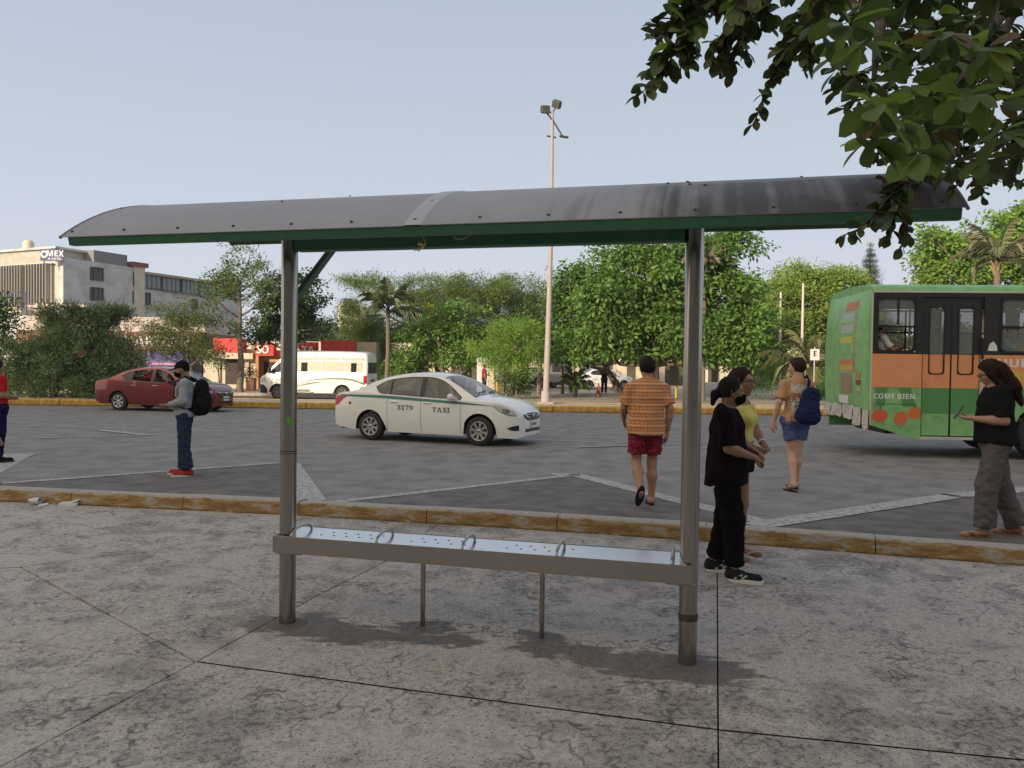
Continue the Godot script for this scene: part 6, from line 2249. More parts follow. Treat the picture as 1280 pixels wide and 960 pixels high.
func make_bus() -> void:
	# own axes: x from the rear corner forward (to the right in view), z out of the door side, y up
	var th := 0.075
	var org := at(1089, 500, 15.0)
	org.y = 0
	BUS = org
	var t := thing("city_bus", "green and orange city bus with black window band stopped at right", "bus", org, -th)
	var green := noisy(131, 0.012, [[0.12, 0.15, 0.32, 0.13], [0.3, 0.20, 0.43, 0.165], [0.8, 0.24, 0.50, 0.20]], 1.9, 0.40)
	var green2 := M(0.085, 0.26, 0.09, 0.42)
	var orange := noisy(132, 0.012, [[0.12, 0.58, 0.25, 0.11], [0.3, 0.71, 0.30, 0.125], [0.8, 0.75, 0.32, 0.14]], 2.0, 0.45)
	var black := M(0.028, 0.028, 0.031, 0.32)
	var trim := M(0.50, 0.47, 0.42, 0.6)
	var LEN := 9.2
	var W := 2.5
	var P := func(called: String, x0: float, x1: float, y0: float, y1: float, z: float, mat: Material, thick := 0.04) -> MeshInstance3D:
		return box_part(t, called, Vector3(x0, y0, z - thick), Vector3(x1, y1, z), mat, 0.004)
	# door side panels (z = 0): bands butt edge to edge
	var d0 := 0.92
	var d1 := 1.98
	var gr_ := MB.new()
	gr_.prism(PackedVector2Array([Vector2(0.0, 1.34), Vector2(0.0, 0.62), Vector2(0.32, 0.52), Vector2(0.62, 0.42), Vector2(d0 - 0.005, 0.37), Vector2(d0 - 0.005, 1.34)]), -0.04, 0.0)
	part(t, "rear_skirt", gr_, green)
	P.call("orange_panel", 0.0, d0 - 0.005, 1.343, 1.98, 0.0, orange)
	P.call("orange_panel", d1 + 0.06, LEN, 1.343, 1.98, 0.0, orange)
	# skirt ahead of the door with a wheel opening
	var sk := PackedVector2Array([Vector2(d1 + 0.06, 1.34), Vector2(d1 + 0.06, 0.40), Vector2(2.62, 0.40)])
	for i in 11:
		var a := PI - PI * i / 10.0
		sk.append(Vector2(3.2 + cos(a) * 0.60, 0.50 + sin(a) * 0.60))
	sk.append(Vector2(3.82, 0.40)); sk.append(Vector2(LEN, 0.40)); sk.append(Vector2(LEN, 1.34))
	gr_ = MB.new()
	gr_.prism(sk, -0.04, 0.0)
	part(t, "skirt", gr_, green)
	for i in 2:
		var ts := MB.new()
		ts.prism(PackedVector2Array([[Vector2(0.05, 1.338), Vector2(0.30, 1.338), Vector2(0.24, 0.98), Vector2(0.10, 0.98)], [Vector2(0.50, 1.338), Vector2(0.72, 1.338), Vector2(0.82, 0.98), Vector2(0.58, 0.98)]][i]), 0.0, 0.002)
		part(t, "print_shape", ts, green2)
	P.call("front_skirt_band", d1 + 0.062, LEN, 1.20, 1.338, 0.002, green2, 0.002)
	# window band, built round the openings
	var wins := [[0.06, 0.80], [2.32, 3.75], [3.95, 5.4], [5.6, 7.0]]
	var wy0 := 2.02
	var wy1 := 3.06
	for side in 2:
		var z := 0.0 if side == 0 else -W + 0.04
		P.call("band_low", 0.0 if side == 1 else 0.0, d0 - 0.005 if side == 0 else LEN, 1.983, wy0, z, black if side == 0 else green)
		if side == 0: P.call("band_low", d1 + 0.06, LEN, 1.983, wy0, z, black)
		P.call("band_top", 0.0, LEN, wy1, 3.15, z, black if side == 0 else green)
		var ws: Array = wins if side == 0 else [[0.06, 0.80], [1.0, 2.1], [2.32, 3.75], [3.95, 5.4], [5.6, 7.0]]
		var x := 0.0
		for w in ws + [[LEN, LEN]]:
			if side == 0 and x < d0 and w[0] > d1:
				P.call("pillar", x, d0 - 0.005, wy0, wy1, z, black)
				P.call("pillar", d1 + 0.06, w[0], wy0, wy1, z, black)
			else: P.call("pillar", x, w[0], wy0, wy1, z, black if side == 0 else green)
			x = w[1]
		for w in ws:
			if w[0] >= LEN: continue
			var ww: float = w[1] - w[0]
			var fr := MB.new()
			frame_ring(fr, rounded(ww + 0.02, wy1 - wy0 + 0.02, 0.11), resized(rounded(ww + 0.02, wy1 - wy0 + 0.02, 0.11), 0.045), z - 0.05, z + 0.012, Vector2(w[0] - 0.01, wy0 - 0.01))
			fr.box(Vector3(w[0] + ww / 2, 2.50, z - 0.02), Vector3(ww - 0.06, 0.035, 0.03))
			var f := part(t, "window_frame", fr, MT.black)
			var pn := MB.new()
			pn.box(Vector3(w[0] + ww * 0.5, 2.78, z - 0.025), Vector3(ww - 0.07, 0.50, 0.005))
			part(f, "pane", pn, glass(0.30, 0.32, 0.30, 0.30))
			pn = MB.new()
			pn.box(Vector3(w[0] + ww * 0.28, 2.26, z - 0.030), Vector3(ww * 0.5, 0.44, 0.005))
			if not (side == 0 and w[0] < 0.1): part(f, "pane", pn, glass(0.30, 0.32, 0.30, 0.25))
			var vb := MB.new()
			vb.box(Vector3(w[0] + ww * 0.55, 2.78 if side == 0 else 2.5, z - 0.02), Vector3(0.03, 0.5 if side == 0 else 1.0, 0.03))
			part(f, "glazing_bar", vb, MT.black)
	P.call("far_panel", 0.0, LEN, 0.45, 1.98, -W + 0.04, green)
	# roof, white gutter
	var rf := MB.new()
	var rings := []
	for x in [-0.012, 0.1, LEN * 0.5, LEN]:
		var ring := PackedVector3Array()
		for i in 17:
			var a := PI * i / 16.0
			var lower := 0.012 if x < 0.0 else 0.0
			ring.append(Vector3(x, 3.17 + (0.20 - lower) * pow(sin(a), 0.6), -W / 2 + (W / 2 + 0.005 - lower * 0.6) * cos(a)))
		rings.append(ring)
	rf.grid(rings, false, true)
	rf.fan(rings[0], Vector3.LEFT)
	part(t, "roof", rf, green)
	var rb := MB.new()
	rb.box(Vector3(LEN / 2, 3.155, 0.005), Vector3(LEN, 0.035, 0.03), Basis.IDENTITY, 0.008)
	part(t, "gutter", rb, trim)
	box_part(t, "ceiling", Vector3(0.05, 3.10, -W + 0.1), Vector3(LEN - 0.1, 3.14, -0.06), M(0.35, 0.35, 0.34, 0.8))
	# rear corner post and rounded back
	var cp := MB.new()
	cp.tube([Vector3(-0.005, 0.62, -0.02), Vector3(-0.005, 3.16, -0.02)], [0.022], 8)
	part(t, "corner_strip", cp, trim)
	var bk := MB.new()
	rings = []
	for i in 13:
		var y := lerpf(0.78, 3.24, i / 12.0)
		var bulge := 0.11 + 0.10 * sin(PI * clampf((y - 0.6) / 2.6, 0, 1)) - 0.13 * pow(clampf((y - 2.55) / 0.69, 0, 1), 2.4)
		var ring := PackedVector3Array()
		for j in 21:
			var a := PI * j / 20.0
			ring.append(Vector3(-bulge * pow(sin(a), 0.55) - 0.012, y, -W / 2 + (W / 2 - 0.03) * cos(a) * 1.0))
		rings.append(ring)
	bk.grid(rings, false, false)
	var back := part(t, "rear_shell", bk, green)
	var patch_on := func(called: String, y0: float, y1: float, j0: float, j1: float, off: float, mat: Material) -> void:
		var pb := MB.new()
		var rr := []
		for i in 7:
			var y := lerpf(y0, y1, i / 6.0)
			var bulge := 0.11 + 0.10 * sin(PI * clampf((y - 0.6) / 2.6, 0, 1)) - 0.13 * pow(clampf((y - 2.55) / 0.69, 0, 1), 2.4)
			var ring := PackedVector3Array()
			for j in 9:
				var a := PI * lerpf(j0, j1, j / 8.0)
				ring.append(Vector3(-(bulge + off) * pow(sin(a), 0.55) - 0.012, y, -W / 2 + (W / 2 - 0.03 + off) * cos(a)))
			rr.append(ring)
		pb.grid(rr)
		part(back, called, pb, mat)
	patch_on.call("rear_light", 1.53, 1.62, 0.16, 0.235, 0.012, M(0.52, 0.16, 0.03, 0.2))
	patch_on.call("rear_light", 1.38, 1.48, 0.16, 0.235, 0.012, M(0.30, 0.035, 0.03, 0.2))
	patch_on.call("rear_light", 1.25, 1.33, 0.16, 0.235, 0.012, M(0.45, 0.40, 0.33, 0.25))
	patch_on.call("print_shape", 2.62, 2.80, 0.30, 0.48, 0.004, M(0.38, 0.45, 0.40, 0.5))
	patch_on.call("print_shape", 2.40, 2.56, 0.30, 0.48, 0.004, M(0.38, 0.45, 0.40, 0.5))
	patch_on.call("print_shape", 2.20, 2.33, 0.30, 0.48, 0.004, M(0.50, 0.50, 0.10, 0.5))
	patch_on.call("print_shape", 1.78, 1.88, 0.28, 0.48, 0.004, M(0.55, 0.20, 0.08, 0.5))
	patch_on.call("print_shape", 1.66, 1.775, 0.28, 0.48, 0.004, M(0.55, 0.38, 0.08, 0.5))
	patch_on.call("print_shape", 2.86, 3.04, 0.30, 0.46, 0.004, M(0.50, 0.17, 0.06, 0.5))
	patch_on.call("print_shape", 1.20, 1.60, 0.30, 0.46, 0.004, M(0.32, 0.22, 0.15, 0.5))
	patch_on.call("print_shape", 1.62, 2.95, 0.262, 0.275, 0.004, M(0.55, 0.22, 0.10, 0.5))
	patch_on.call("rear_plate", 1.00, 1.16, 0.36, 0.50, 0.010, MT.white)
	# dented white bumper in pieces
	var bump := noisy(133, 0.03, [[0.2, 0.34, 0.31, 0.27], [0.6, 0.60, 0.57, 0.52], [0.9, 0.66, 0.64, 0.60]], 0.7, 0.6)
	for q in [[0.02, 0.135, 0.54, 0.92, 0.02], [0.15, 0.27, 0.60, 0.95, 0.05], [0.275, 0.42, 0.70, 0.98, 0.04], [0.43, 0.60, 0.72, 0.98, 0.05], [0.61, 0.98, 0.72, 0.98, 0.04]]:
		var pb := MB.new()
		var rr := []
		for i in 5:
			var y := lerpf(q[2], q[3], i / 4.0)
			var ring := PackedVector3Array()
			for j in 7:
				var a := PI * lerpf(q[0], q[1], j / 6.0)
				var o: float = 0.16 + q[4] + 0.014 * sin(i * 1.2 + j * 0.9 + q[0] * 20.0)
				ring.append(Vector3(-o * pow(sin(a), 0.6) - 0.02, y + 0.010 * sin(j * 1.3 + q[0] * 9.0), -W / 2 + (W / 2 + 0.01) * cos(a)))
			rr.append(ring)
		pb.grid(rr)
		part(t, "bumper_piece", pb, bump)
	box_part(t, "rear_frame", Vector3(0.02, 0.72, -W + 0.1), Vector3(0.25, 0.95, -0.06), MT.dark)
	# doors: two leaves with long rounded windows
	for k in 2:
		var x0 := d0 + 0.02 + k * 0.53
		var x1 := x0 + 0.50
		var lf := MB.new()
		var wo := rounded(0.30, 1.30, 0.07)
		var org2 := Vector2(x0 + 0.10, 1.60)
		# leaf built round its window: lower, sides, top
		var dr := box_part(t, "door_leaf", Vector3(x0, 0.44, -0.075), Vector3(x1, 0.86, -0.035), green, 0.004)
		box_part(dr, "leaf_band", Vector3(x0, 0.863, -0.075), Vector3(x1, 1.34, -0.035), green2 if k == 0 else M(0.09, 0.275, 0.095, 0.42))
		box_part(dr, "leaf_band", Vector3(x0, 1.343, -0.075), Vector3(x1, 1.60, -0.035), orange)
		for q in [[x0, x0 + 0.10], [x1 - 0.10, x1]]:
			box_part(dr, "leaf_band", Vector3(q[0], 1.60, -0.075), Vector3(q[1], 1.98, -0.035), orange)
			box_part(dr, "leaf_stile", Vector3(q[0], 1.982, -0.075), Vector3(q[1], 3.0, -0.035), black)
		box_part(dr, "leaf_band", Vector3(x0 + 0.10, 1.60, -0.078), Vector3(x1 - 0.10, 1.98, -0.055), orange)
		box_part(dr, "leaf_stile", Vector3(x0 + 0.1, 2.88, -0.075), Vector3(x1 - 0.1, 3.0, -0.035), black)
		frame_ring(lf, wo, resized(wo, 0.022), -0.05, -0.028, org2)
		part(dr, "window_frame", lf, MT.black)
		var pn := MB.new()
		pn.box(Vector3(x0 + 0.25, 2.43, -0.055), Vector3(0.29, 0.88, 0.005))
		part(dr, "pane", pn, glass(0.25, 0.27, 0.25, 0.35))
		box_part(dr, "rubber_edge", Vector3(x1, 0.44, -0.07), Vector3(x1 + 0.03, 3.0, -0.03), MT.black)
	box_part(t, "door_header", Vector3(d0, 3.0, -0.08), Vector3(d1 + 0.06, 3.058, -0.041), black)
	box_part(t, "door_gap", Vector3(d0 - 0.005, 0.38, -0.08), Vector3(d0 + 0.018, 3.0, -0.03), MT.black)
	box_part(t, "door_sill", Vector3(d0 - 0.02, 0.37, -0.5), Vector3(d1 + 0.06, 0.42, 0.01), trim)
	box_part(t, "door_post", Vector3(d1 + 0.0, 0.43, -0.06), Vector3(d1 + 0.058, 1.98, 0.012), trim)
	box_part(t, "grab_bar", Vector3(d1 - 0.01, 1.9, 0.014), Vector3(d1 + 0.03, 2.3, 0.05), MT.black)
	box_part(t, "door_curtain", Vector3(d0 + 0.67, 1.99, -0.6), Vector3(d0 + 0.95, 2.80, -0.58), M(0.01, 0.24, 0.07, 0.7))
	# sticker between door and window
	var ss := MB.new()
	ss.prism(PackedVector2Array([Vector2(2.10, 2.06), Vector2(2.28, 2.06), Vector2(2.26, 2.16), Vector2(2.20, 2.24), Vector2(2.13, 2.18)]), 0.0, 0.003)
	part(t, "sticker", ss, MT.white)
	# lettering and printed fruit
	text(t, "lettering", "COME BIEN.", 0.105, 0.004, MT.white, Vector3(0.44, 1.175, 0.004), Vector3.ZERO, "Droid Sans", true, 1.0)
	var ul := MB.new()
	ul.box(Vector3(0.42, 1.03, 0.003), Vector3(0.72, 0.008, 0.004))
	part(t, "underline", ul, MT.dark)
	text(t, "lettering", "NUEVO", 0.165, 0.004, MT.white, Vector3(2.75, 1.83, 0.004), Vector3.ZERO, "Droid Sans", true, 1.35)
	text(t, "lettering", "MANIA", 0.165, 0.004, M(0.62, 0.52, 0.04, 0.5), Vector3(2.75, 1.60, 0.004), Vector3.ZERO, "Droid Sans", true, 1.35)
	for q in [[0.16, 0.80, 0.15, 0.125, 0.0, 0], [0.55, 0.76, 0.14, 0.12, 0.7, 1], [0.80, 0.86, 0.125, 0.115, 0.0, 2]]:
		var fb := MB.new()
		var pol := PackedVector2Array()
		for i in 22:
			var a := TAU * i / 22.0
			var e := Vector2(cos(a) * q[2] * (1.0 + 0.06 * sin(2 * a)), sin(a) * q[3]).rotated(q[4])
			pol.append(Vector2(minf(q[0] + e.x, d0 - 0.008), q[1] + e.y))
		fb.prism(pol, 0.0005 + 0.001 * q[5], 0.003 + 0.001 * q[5])
		part(t, "printed_fruit", fb, M(0.60, 0.115 + 0.03 * q[5], 0.045, 0.45))
		if q[5] != 1:
			var stk := MB.new()
			stk.tube([Vector3(q[0], q[1] + q[3], 0.005), Vector3(q[0] + 0.02, q[1] + q[3] + 0.07, 0.005)], [0.008, 0.005], 5)
			part(t, "printed_stalk", stk, MT.dark)
	# inside
	box_part(t, "floor", Vector3(0.05, 0.72, -W + 0.1), Vector3(LEN - 0.1, 0.80, -0.085), MT.dark)
	box_part(t, "engine_deck", Vector3(0.05, 0.80, -W + 0.1), Vector3(0.45, 1.35, -0.06), MT.dark)
	for q in [[0.42, -0.55], [0.42, -1.9], [2.7, -0.5], [3.5, -0.5], [2.7, -1.95], [3.5, -1.95], [4.3, -0.5], [4.3, -1.95]]:
		var sb := MB.new()
		sb.box(Vector3(q[0], 1.22, q[1]), Vector3(0.42, 0.08, 0.78), Basis.IDENTITY, 0.02)
		sb.box(Vector3(q[0] - 0.22, 1.62, q[1]), Vector3(0.06, 0.80, 0.78), Basis.IDENTITY, 0.02)
		part(t, "seat", sb, M(0.34, 0.33, 0.32, 0.7))
	var pl := MB.new()
	for x in [0.88, 2.1]: pl.tube([Vector3(x, 0.8, -0.5), Vector3(x, 3.1, -0.5)], [0.018], 8)
	pl.tube([Vector3(0.1, 2.85, -0.75), Vector3(LEN - 0.3, 2.85, -0.75)], [0.016], 8)
	part(t, "handrail", pl, MT.silver)
	box_part(t, "front_wall", Vector3(LEN - 0.05, 0.45, -W + 0.04), Vector3(LEN, 3.15, -0.04), green)
	# underneath
	box_part(t, "chassis", Vector3(0.5, 0.42, -W + 0.25), Vector3(2.55, 0.72, -0.6), MT.black)
	for x in [3.2, 7.7]:
		for z in [-0.19, -W + 0.19]:
			wheel(t, Vector3(x, 0.49, z), 0.49, 0.30, 1.0 if z > -1 else -1.0, 6, M(0.30, 0.29, 0.27, 0.5))
	box_part(t, "wheel_box", Vector3(2.62, 0.5, -0.75), Vector3(3.78, 1.12, -0.70), MT.black)

func resized(p: PackedVector2Array, d: float) -> PackedVector2Array:
	var lo := Vector2(1e9, 1e9)
	var hi := -lo
	for q in p:
		lo = lo.min(q); hi = hi.max(q)
	var c := (lo + hi) * 0.5
	var out := PackedVector2Array()
	var k := Vector2(((hi.x - lo.x) - 2 * d) / (hi.x - lo.x), ((hi.y - lo.y) - 2 * d) / (hi.y - lo.y))
	for q in p: out.append(c + (q - c) * k)
	return out

# ---------------------------------------------------------------- people
# own axes of a person: y up, facing +z, left hand towards +x
var HEADS := {}
var fold := FastNoiseLite.new()

func head_mesh() -> MB:   # head about its centre, facing +z, white; tinted when joined
	if HEADS.has("head"): return HEADS.head
	var s := Sdf.new(Vector3(-0.12, -0.20, -0.14), Vector3(0.12, 0.15, 0.15), 0.0065)
	s.ball(Vector3(0, 0.025, -0.012), Vector3(0.076, 0.096, 0.094), 0.01)
	s.ball(Vector3(0, -0.030, 0.026), Vector3(0.060, 0.074, 0.066), 0.04)
	s.bone(Vector3(0, -0.098, 0.052), Vector3(0, -0.085, 0.040), 0.024, 0.034, 0.03)
	s.bone(Vector3(0, 0.010, 0.082), Vector3(0, -0.030, 0.105), 0.010, 0.0155, 0.014)
	s.bone(Vector3(-0.012, -0.036, 0.092), Vector3(0.012, -0.036, 0.092), 0.010, 0.010, 0.01)
	s.bone(Vector3(-0.020, -0.064, 0.080), Vector3(0.020, -0.064, 0.080), 0.010, 0.010, 0.010)
	s.bone(Vector3(-0.045, 0.030, 0.070), Vector3(0.045, 0.030, 0.070), 0.012, 0.012, 0.02)
	for sd in [-1.0, 1.0]:
		s.bone(Vector3(sd * 0.076, 0.014, -0.006), Vector3(sd * 0.078, -0.028, 0.0), 0.017, 0.011, 0.008, Vector3.RIGHT, 1.7)
		s.ball(Vector3(sd * 0.040, -0.018, 0.062), Vector3(0.024, 0.020, 0.020), 0.02)
	s.bone(Vector3(0, -0.07, -0.02), Vector3(0, -0.20, -0.035), 0.056, 0.060, 0.03)
	var b := MB.new()
	s.into(b)
	for i in b.v.size():
		var p := b.v[i]
		if p.z > 0.05:
			for sd in [-1.0, 1.0]:
				if Vector2((p.x - sd * 0.031) / 1.5, p.y - 0.008).length() < 0.008: b.c[i] = Color(0.10, 0.08, 0.07)
				if Vector2((p.x - sd * 0.033) / 3.2, p.y - 0.030).length() < 0.006: b.c[i] = Color(0.16, 0.13, 0.12)
			if absf(p.x) < 0.024 and absf(p.y + 0.064) < 0.008 and p.z > 0.08: b.c[i] = Color(0.85, 0.55, 0.52)
	HEADS.head = b
	return b

func hand_mesh(curl: float) -> MB:   # left hand: wrist at origin, fingers along -y, palm towards +x... back towards -x, thumb towards +z
	var key := "hand%.1f" % curl
	if HEADS.has(key): return HEADS[key]
	var s := Sdf.new(Vector3(-0.06, -0.22, -0.075), Vector3(0.11, 0.04, 0.10), 0.0058)
	s.bone(Vector3(0, 0.02, 0), Vector3(0, -0.03, 0), 0.026, 0.028, 0.01, Vector3.RIGHT, 1.35)
	for z in [-0.026, -0.009, 0.009, 0.026]:
		s.bone(Vector3(0, -0.02, z * 0.6), Vector3(0.002, -0.085, z), 0.016, 0.0125, 0.012)
	var lens := [0.062, 0.078, 0.084, 0.074]
	var zs := [-0.031, -0.011, 0.010, 0.030]
	for k in 4:
		var p := Vector3(0.002, -0.088, zs[k])
		var a := curl * 0.55
		for j in 3:
			var l: float = lens[k] * [0.45, 0.30, 0.25][j]
			var q := p + Vector3(sin(a), -cos(a), zs[k] * 0.8 * (1.0 - curl)) .normalized() * l
			s.bone(p, q, 0.0095 - 0.0008 * j, 0.0088 - 0.0008 * j, 0.004)
			p = q
			a += curl * 0.75
	var t0 := Vector3(0.006, -0.03, 0.022)
	var t1 := Vector3(0.018 + 0.012 * curl, -0.062, 0.048 - 0.01 * curl)
	var t2 := Vector3(0.024 + 0.03 * curl, -0.100, 0.052 - 0.028 * curl)
	s.bone(t0, t1, 0.014, 0.011, 0.01)
	s.bone(t1, t2, 0.011, 0.009, 0.004)
	var b := MB.new()
	s.into(b)
	HEADS[key] = b
	return b

func hand_frame(wrist: Vector3, dir: Vector3, palm: Vector3) -> Transform3D:
	var y := -dir.normalized()
	var x := (palm - y * palm.dot(y)).normalized()
	return Transform3D(Basis(x, y, x.cross(y)), wrist)

func pose(o := {}) -> Dictionary:   # joints of a 1.72 m figure at rest
	var j := {
		"pelvis": Vector3(0, 0.95, 0), "waist": Vector3(0, 1.10, 0.005), "chest": Vector3(0, 1.29, 0.0), "neck": Vector3(0, 1.455, -0.01), "head": Vector3(0, 1.60, 0.015),
		"sl": Vector3(0.175, 1.415, -0.01), "sr": Vector3(-0.175, 1.415, -0.01), "el": Vector3(0.225, 1.13, -0.03), "er": Vector3(-0.225, 1.13, -0.03), "wl": Vector3(0.235, 0.885, 0.03), "wr": Vector3(-0.235, 0.885, 0.03),
		"hl": Vector3(0.095, 0.92, 0), "hr": Vector3(-0.095, 0.92, 0), "kl": Vector3(0.105, 0.50, 0.015), "kr": Vector3(-0.105, 0.50, 0.015), "al": Vector3(0.11, 0.085, -0.02), "ar": Vector3(-0.11, 0.085, -0.02),
		"tl": Vector3(0.125, 0.03, 0.13), "tr": Vector3(-0.125, 0.03, 0.13), "look": 0.0, "nod": 0.0, "tilt": 0.0, "fat": 1.0, "pl": Vector3(-1, 0, 0.2), "pr": Vector3(1, 0, 0.2), "cl": 0.5, "cr": 0.5, "hdl": Vector3.ZERO, "hdr": Vector3.ZERO, "hips": 1.0, "head_size": 1.0, "leg_k": 1.0, "cell": 0.0165,
	}
	for k in o: j[k] = o[k]
	return j

func box_of(j: Dictionary, keys: Array, m: float) -> Array:
	var lo := Vector3.ONE * 9.0
	var hi := -lo
	for k in keys:
		lo = lo.min(j[k]); hi = hi.max(j[k])
	return [lo - Vector3.ONE * m, hi + Vector3.ONE * m]

func torso_bones(s: Sdf, j: Dictionary, g: float) -> void:
	var f: float = j.fat
	s.bone(j.hl, j.hr, 0.098 * j.hips + g, 0.098 * j.hips + g, 0.04)
	s.bone(j.pelvis, j.waist, 0.135 * f * lerpf(1.0, j.hips, 0.6) + g, 0.128 * f + g, 0.05, Vector3(0, 0, 1), 1.18)
	s.bone(j.waist, j.chest, 0.128 * f + g, 0.150 * lerpf(1.0, f, 0.6) + g, 0.05, Vector3(0, 0, 1), 1.28)
	s.bone(j.chest, j.neck - Vector3(0, 0.07, 0), 0.150 * lerpf(1.0, f, 0.6) + g, 0.075 + g, 0.06, Vector3(0, 0, 1), 1.30)
	for q in ["sl", "sr"]: s.bone(j.neck + Vector3(0, -0.045, 0), j[q] + Vector3(0, -0.012, 0), 0.056 + g * 0.7, 0.050 + g * 0.6, 0.06)

func headframe(j: Dictionary) -> Transform3D:
	return Transform3D(Basis(Vector3.UP, j.look) * Basis(Vector3.RIGHT, j.nod) * Basis(Vector3(0, 0, 1), j.tilt) * Basis.from_scale(Vector3.ONE * j.head_size), j.head)

func body(t: Node3D, j: Dictionary, skin: Color, cell := 0.0, legs := true) -> void:
	var keys := ["head", "sl", "sr", "el", "er", "wl", "wr", "hl", "hr", "pelvis"]
	if legs: keys.append_array(["kl", "kr", "al", "ar", "tl", "tr"])
	var bx := box_of(j, keys, 0.18)
	var s := Sdf.new(bx[0], bx[1], cell if cell > 0.0 else j.cell)
	torso_bones(s, j, -0.014)
	s.bone(j.neck - Vector3(0, 0.06, 0), j.head + Vector3(0, -0.07, -0.02), 0.062, 0.054, 0.04)
	for q in ["l", "r"]:
		var fm: float = lerpf(1.0, j.fat, 0.5)
		s.bone(j["s" + q], j["e" + q], 0.050 * fm, 0.040 * fm, 0.03)
		s.bone(j["e" + q], j["e" + q].lerp(j["w" + q], 0.35), 0.041 * fm, 0.041 * fm, 0.02)
		s.bone(j["e" + q].lerp(j["w" + q], 0.35), j["w" + q], 0.040 * fm, 0.027, 0.02)
		if legs:
			s.bone(j["h" + q], j["k" + q], 0.080 * fm * j.leg_k, 0.056 * j.leg_k, 0.04)
			var cm: Vector3 = j["k" + q].lerp(j["a" + q], 0.35) + Vector3(0, 0, -0.012)
			s.bone(j["k" + q], cm, 0.053 * j.leg_k, 0.057 * fm * j.leg_k, 0.03)
			s.bone(cm, j["a" + q], 0.056 * fm * j.leg_k, 0.036, 0.03)
			s.bone(j["a" + q] + Vector3(0, -0.03, -0.03), j["t" + q], 0.036, 0.028, 0.03)
			s.bone(j["t" + q], j["t" + q] + (j["t" + q] - j["a" + q]) * Vector3(1, 0, 1) * 0.3, 0.028, 0.022, 0.02)
	var b := MB.new()
	b.col = skin
	s.into(b)
	b.join(head_mesh(), headframe(j), skin)
	for q in ["l", "r"]:
		var d: Vector3 = j["hd" + q] if j["hd" + q] != Vector3.ZERO else (j["w" + q] - j["e" + q])
		var hf := hand_frame(j["w" + q], d, j["p" + q])
		var side := 1.0 if q == "l" else -1.0
		# keep the thumb forward / inward by mirroring the right hand
		b.join(hand_mesh(j["c" + q]), Transform3D(hf.basis * Basis.from_scale(Vector3(1, 1, side)), hf.origin), skin)
	part(t, "body", b, MT.skin)

func garment(t: Node3D, called: String, s: Sdf, col: Color, mat: Material = null, amp := 0.006, uvs := 0, stretch := Vector3(14, 6, 14)) -> MeshInstance3D:
	if amp > 0.0: s.ripple(fold, amp, stretch)
	var b := MB.new()
	b.col = col
	s.into(b, Transform3D.IDENTITY, uvs)
	return part(t, called, b, mat if mat else MT.cloth)

func shirt(t: Node3D, j: Dictionary, col: Color, hem: float, sleeve: float, loose := 0.016, called := "shirt", mat: Material = null, uvs := 0, neck := 0.07, hemw := 0.0, cell := 0.0) -> MeshInstance3D:
	var bx := box_of(j, ["sl", "sr", "el", "er", "hl", "hr", "neck"] + (["wl", "wr"] if sleeve > 1.0 else []), 0.24)
	var s := Sdf.new(bx[0], bx[1], cell if cell > 0.0 else j.cell)
	torso_bones(s, j, loose)
	s.bone(j.waist, Vector3(j.pelvis.x, hem - 0.05, j.pelvis.z), 0.145 * j.fat + loose, 0.158 * j.fat * lerpf(1.0, j.hips, 0.5) + loose + hemw, 0.04, Vector3(0, 0, 1), 1.12)
	for q in ["l", "r"]:
		var e: Vector3 = j["s" + q].lerp(j["e" + q], minf(sleeve, 1.0))
		s.bone(j["s" + q] + Vector3(0, -0.018, 0), e, 0.050 + loose * 0.6, 0.058 * lerpf(1.0, j.fat, 0.3) + loose * 0.7, 0.05, Vector3.ZERO, 1.0, false, sleeve < 1.0)
		if sleeve > 1.0:
			s.bone(e, j["e" + q].lerp(j["w" + q], sleeve - 1.0), 0.060 + loose * 0.5, 0.042 + loose * 0.4, 0.03, Vector3.ZERO, 1.0, false, true)
	s.cut(Vector3(0, hem, 0), Vector3(0, -1, 0.05))
	s.cut(j.neck + Vector3(0, neck - 0.07 + 0.02, 0), Vector3(0, 1, 0.35))
	return garment(t, called, s, col, mat, 0.011, uvs, Vector3(9, 5, 9))

func trousers(t: Node3D, j: Dictionary, col: Color, top: float, to: float, knee := 0.078, cuff := 0.072, called := "trousers", mat: Material = null, seat := 0.016, uvs := 0) -> MeshInstance3D:
	# to: 0..1 down the thigh, 1..2 down the shin
	var bx := box_of(j, ["hl", "hr", "kl", "kr"] + (["al", "ar"] if to > 1.0 else []), 0.22)
	bx[1].y = top + 0.03
	var s := Sdf.new(bx[0], bx[1], j.cell)
	s.bone(j.hl, j.hr, 0.112 * j.hips + seat, 0.112 * j.hips + seat, 0.04)
	s.bone(j.pelvis, j.pelvis + Vector3(0, 0.15, 0), 0.142 * j.fat * lerpf(1.0, j.hips, 0.6) + seat, 0.138 * j.fat + seat, 0.04, Vector3(0, 0, 1), 1.15)
	for q in ["l", "r"]:
		var k: Vector3 = j["h" + q].lerp(j["k" + q], minf(to, 1.0))
		s.bone(j["h" + q], k, 0.100 * lerpf(1.0, j.fat, 0.5) + seat, lerpf(0.1, knee, minf(to, 1.0)) if to >= 1.0 else cuff, 0.018, Vector3.ZERO, 1.0, false, to < 1.0)
		if to > 1.0:
			s.bone(k, j["k" + q].lerp(j["a" + q], to - 1.0), knee, cuff, 0.03, Vector3.ZERO, 1.0, false, true)
	s.cut(Vector3(0, top, 0), Vector3.UP)
	return garment(t, called, s, col, mat, 0.015, uvs, Vector3(10, 12, 10))

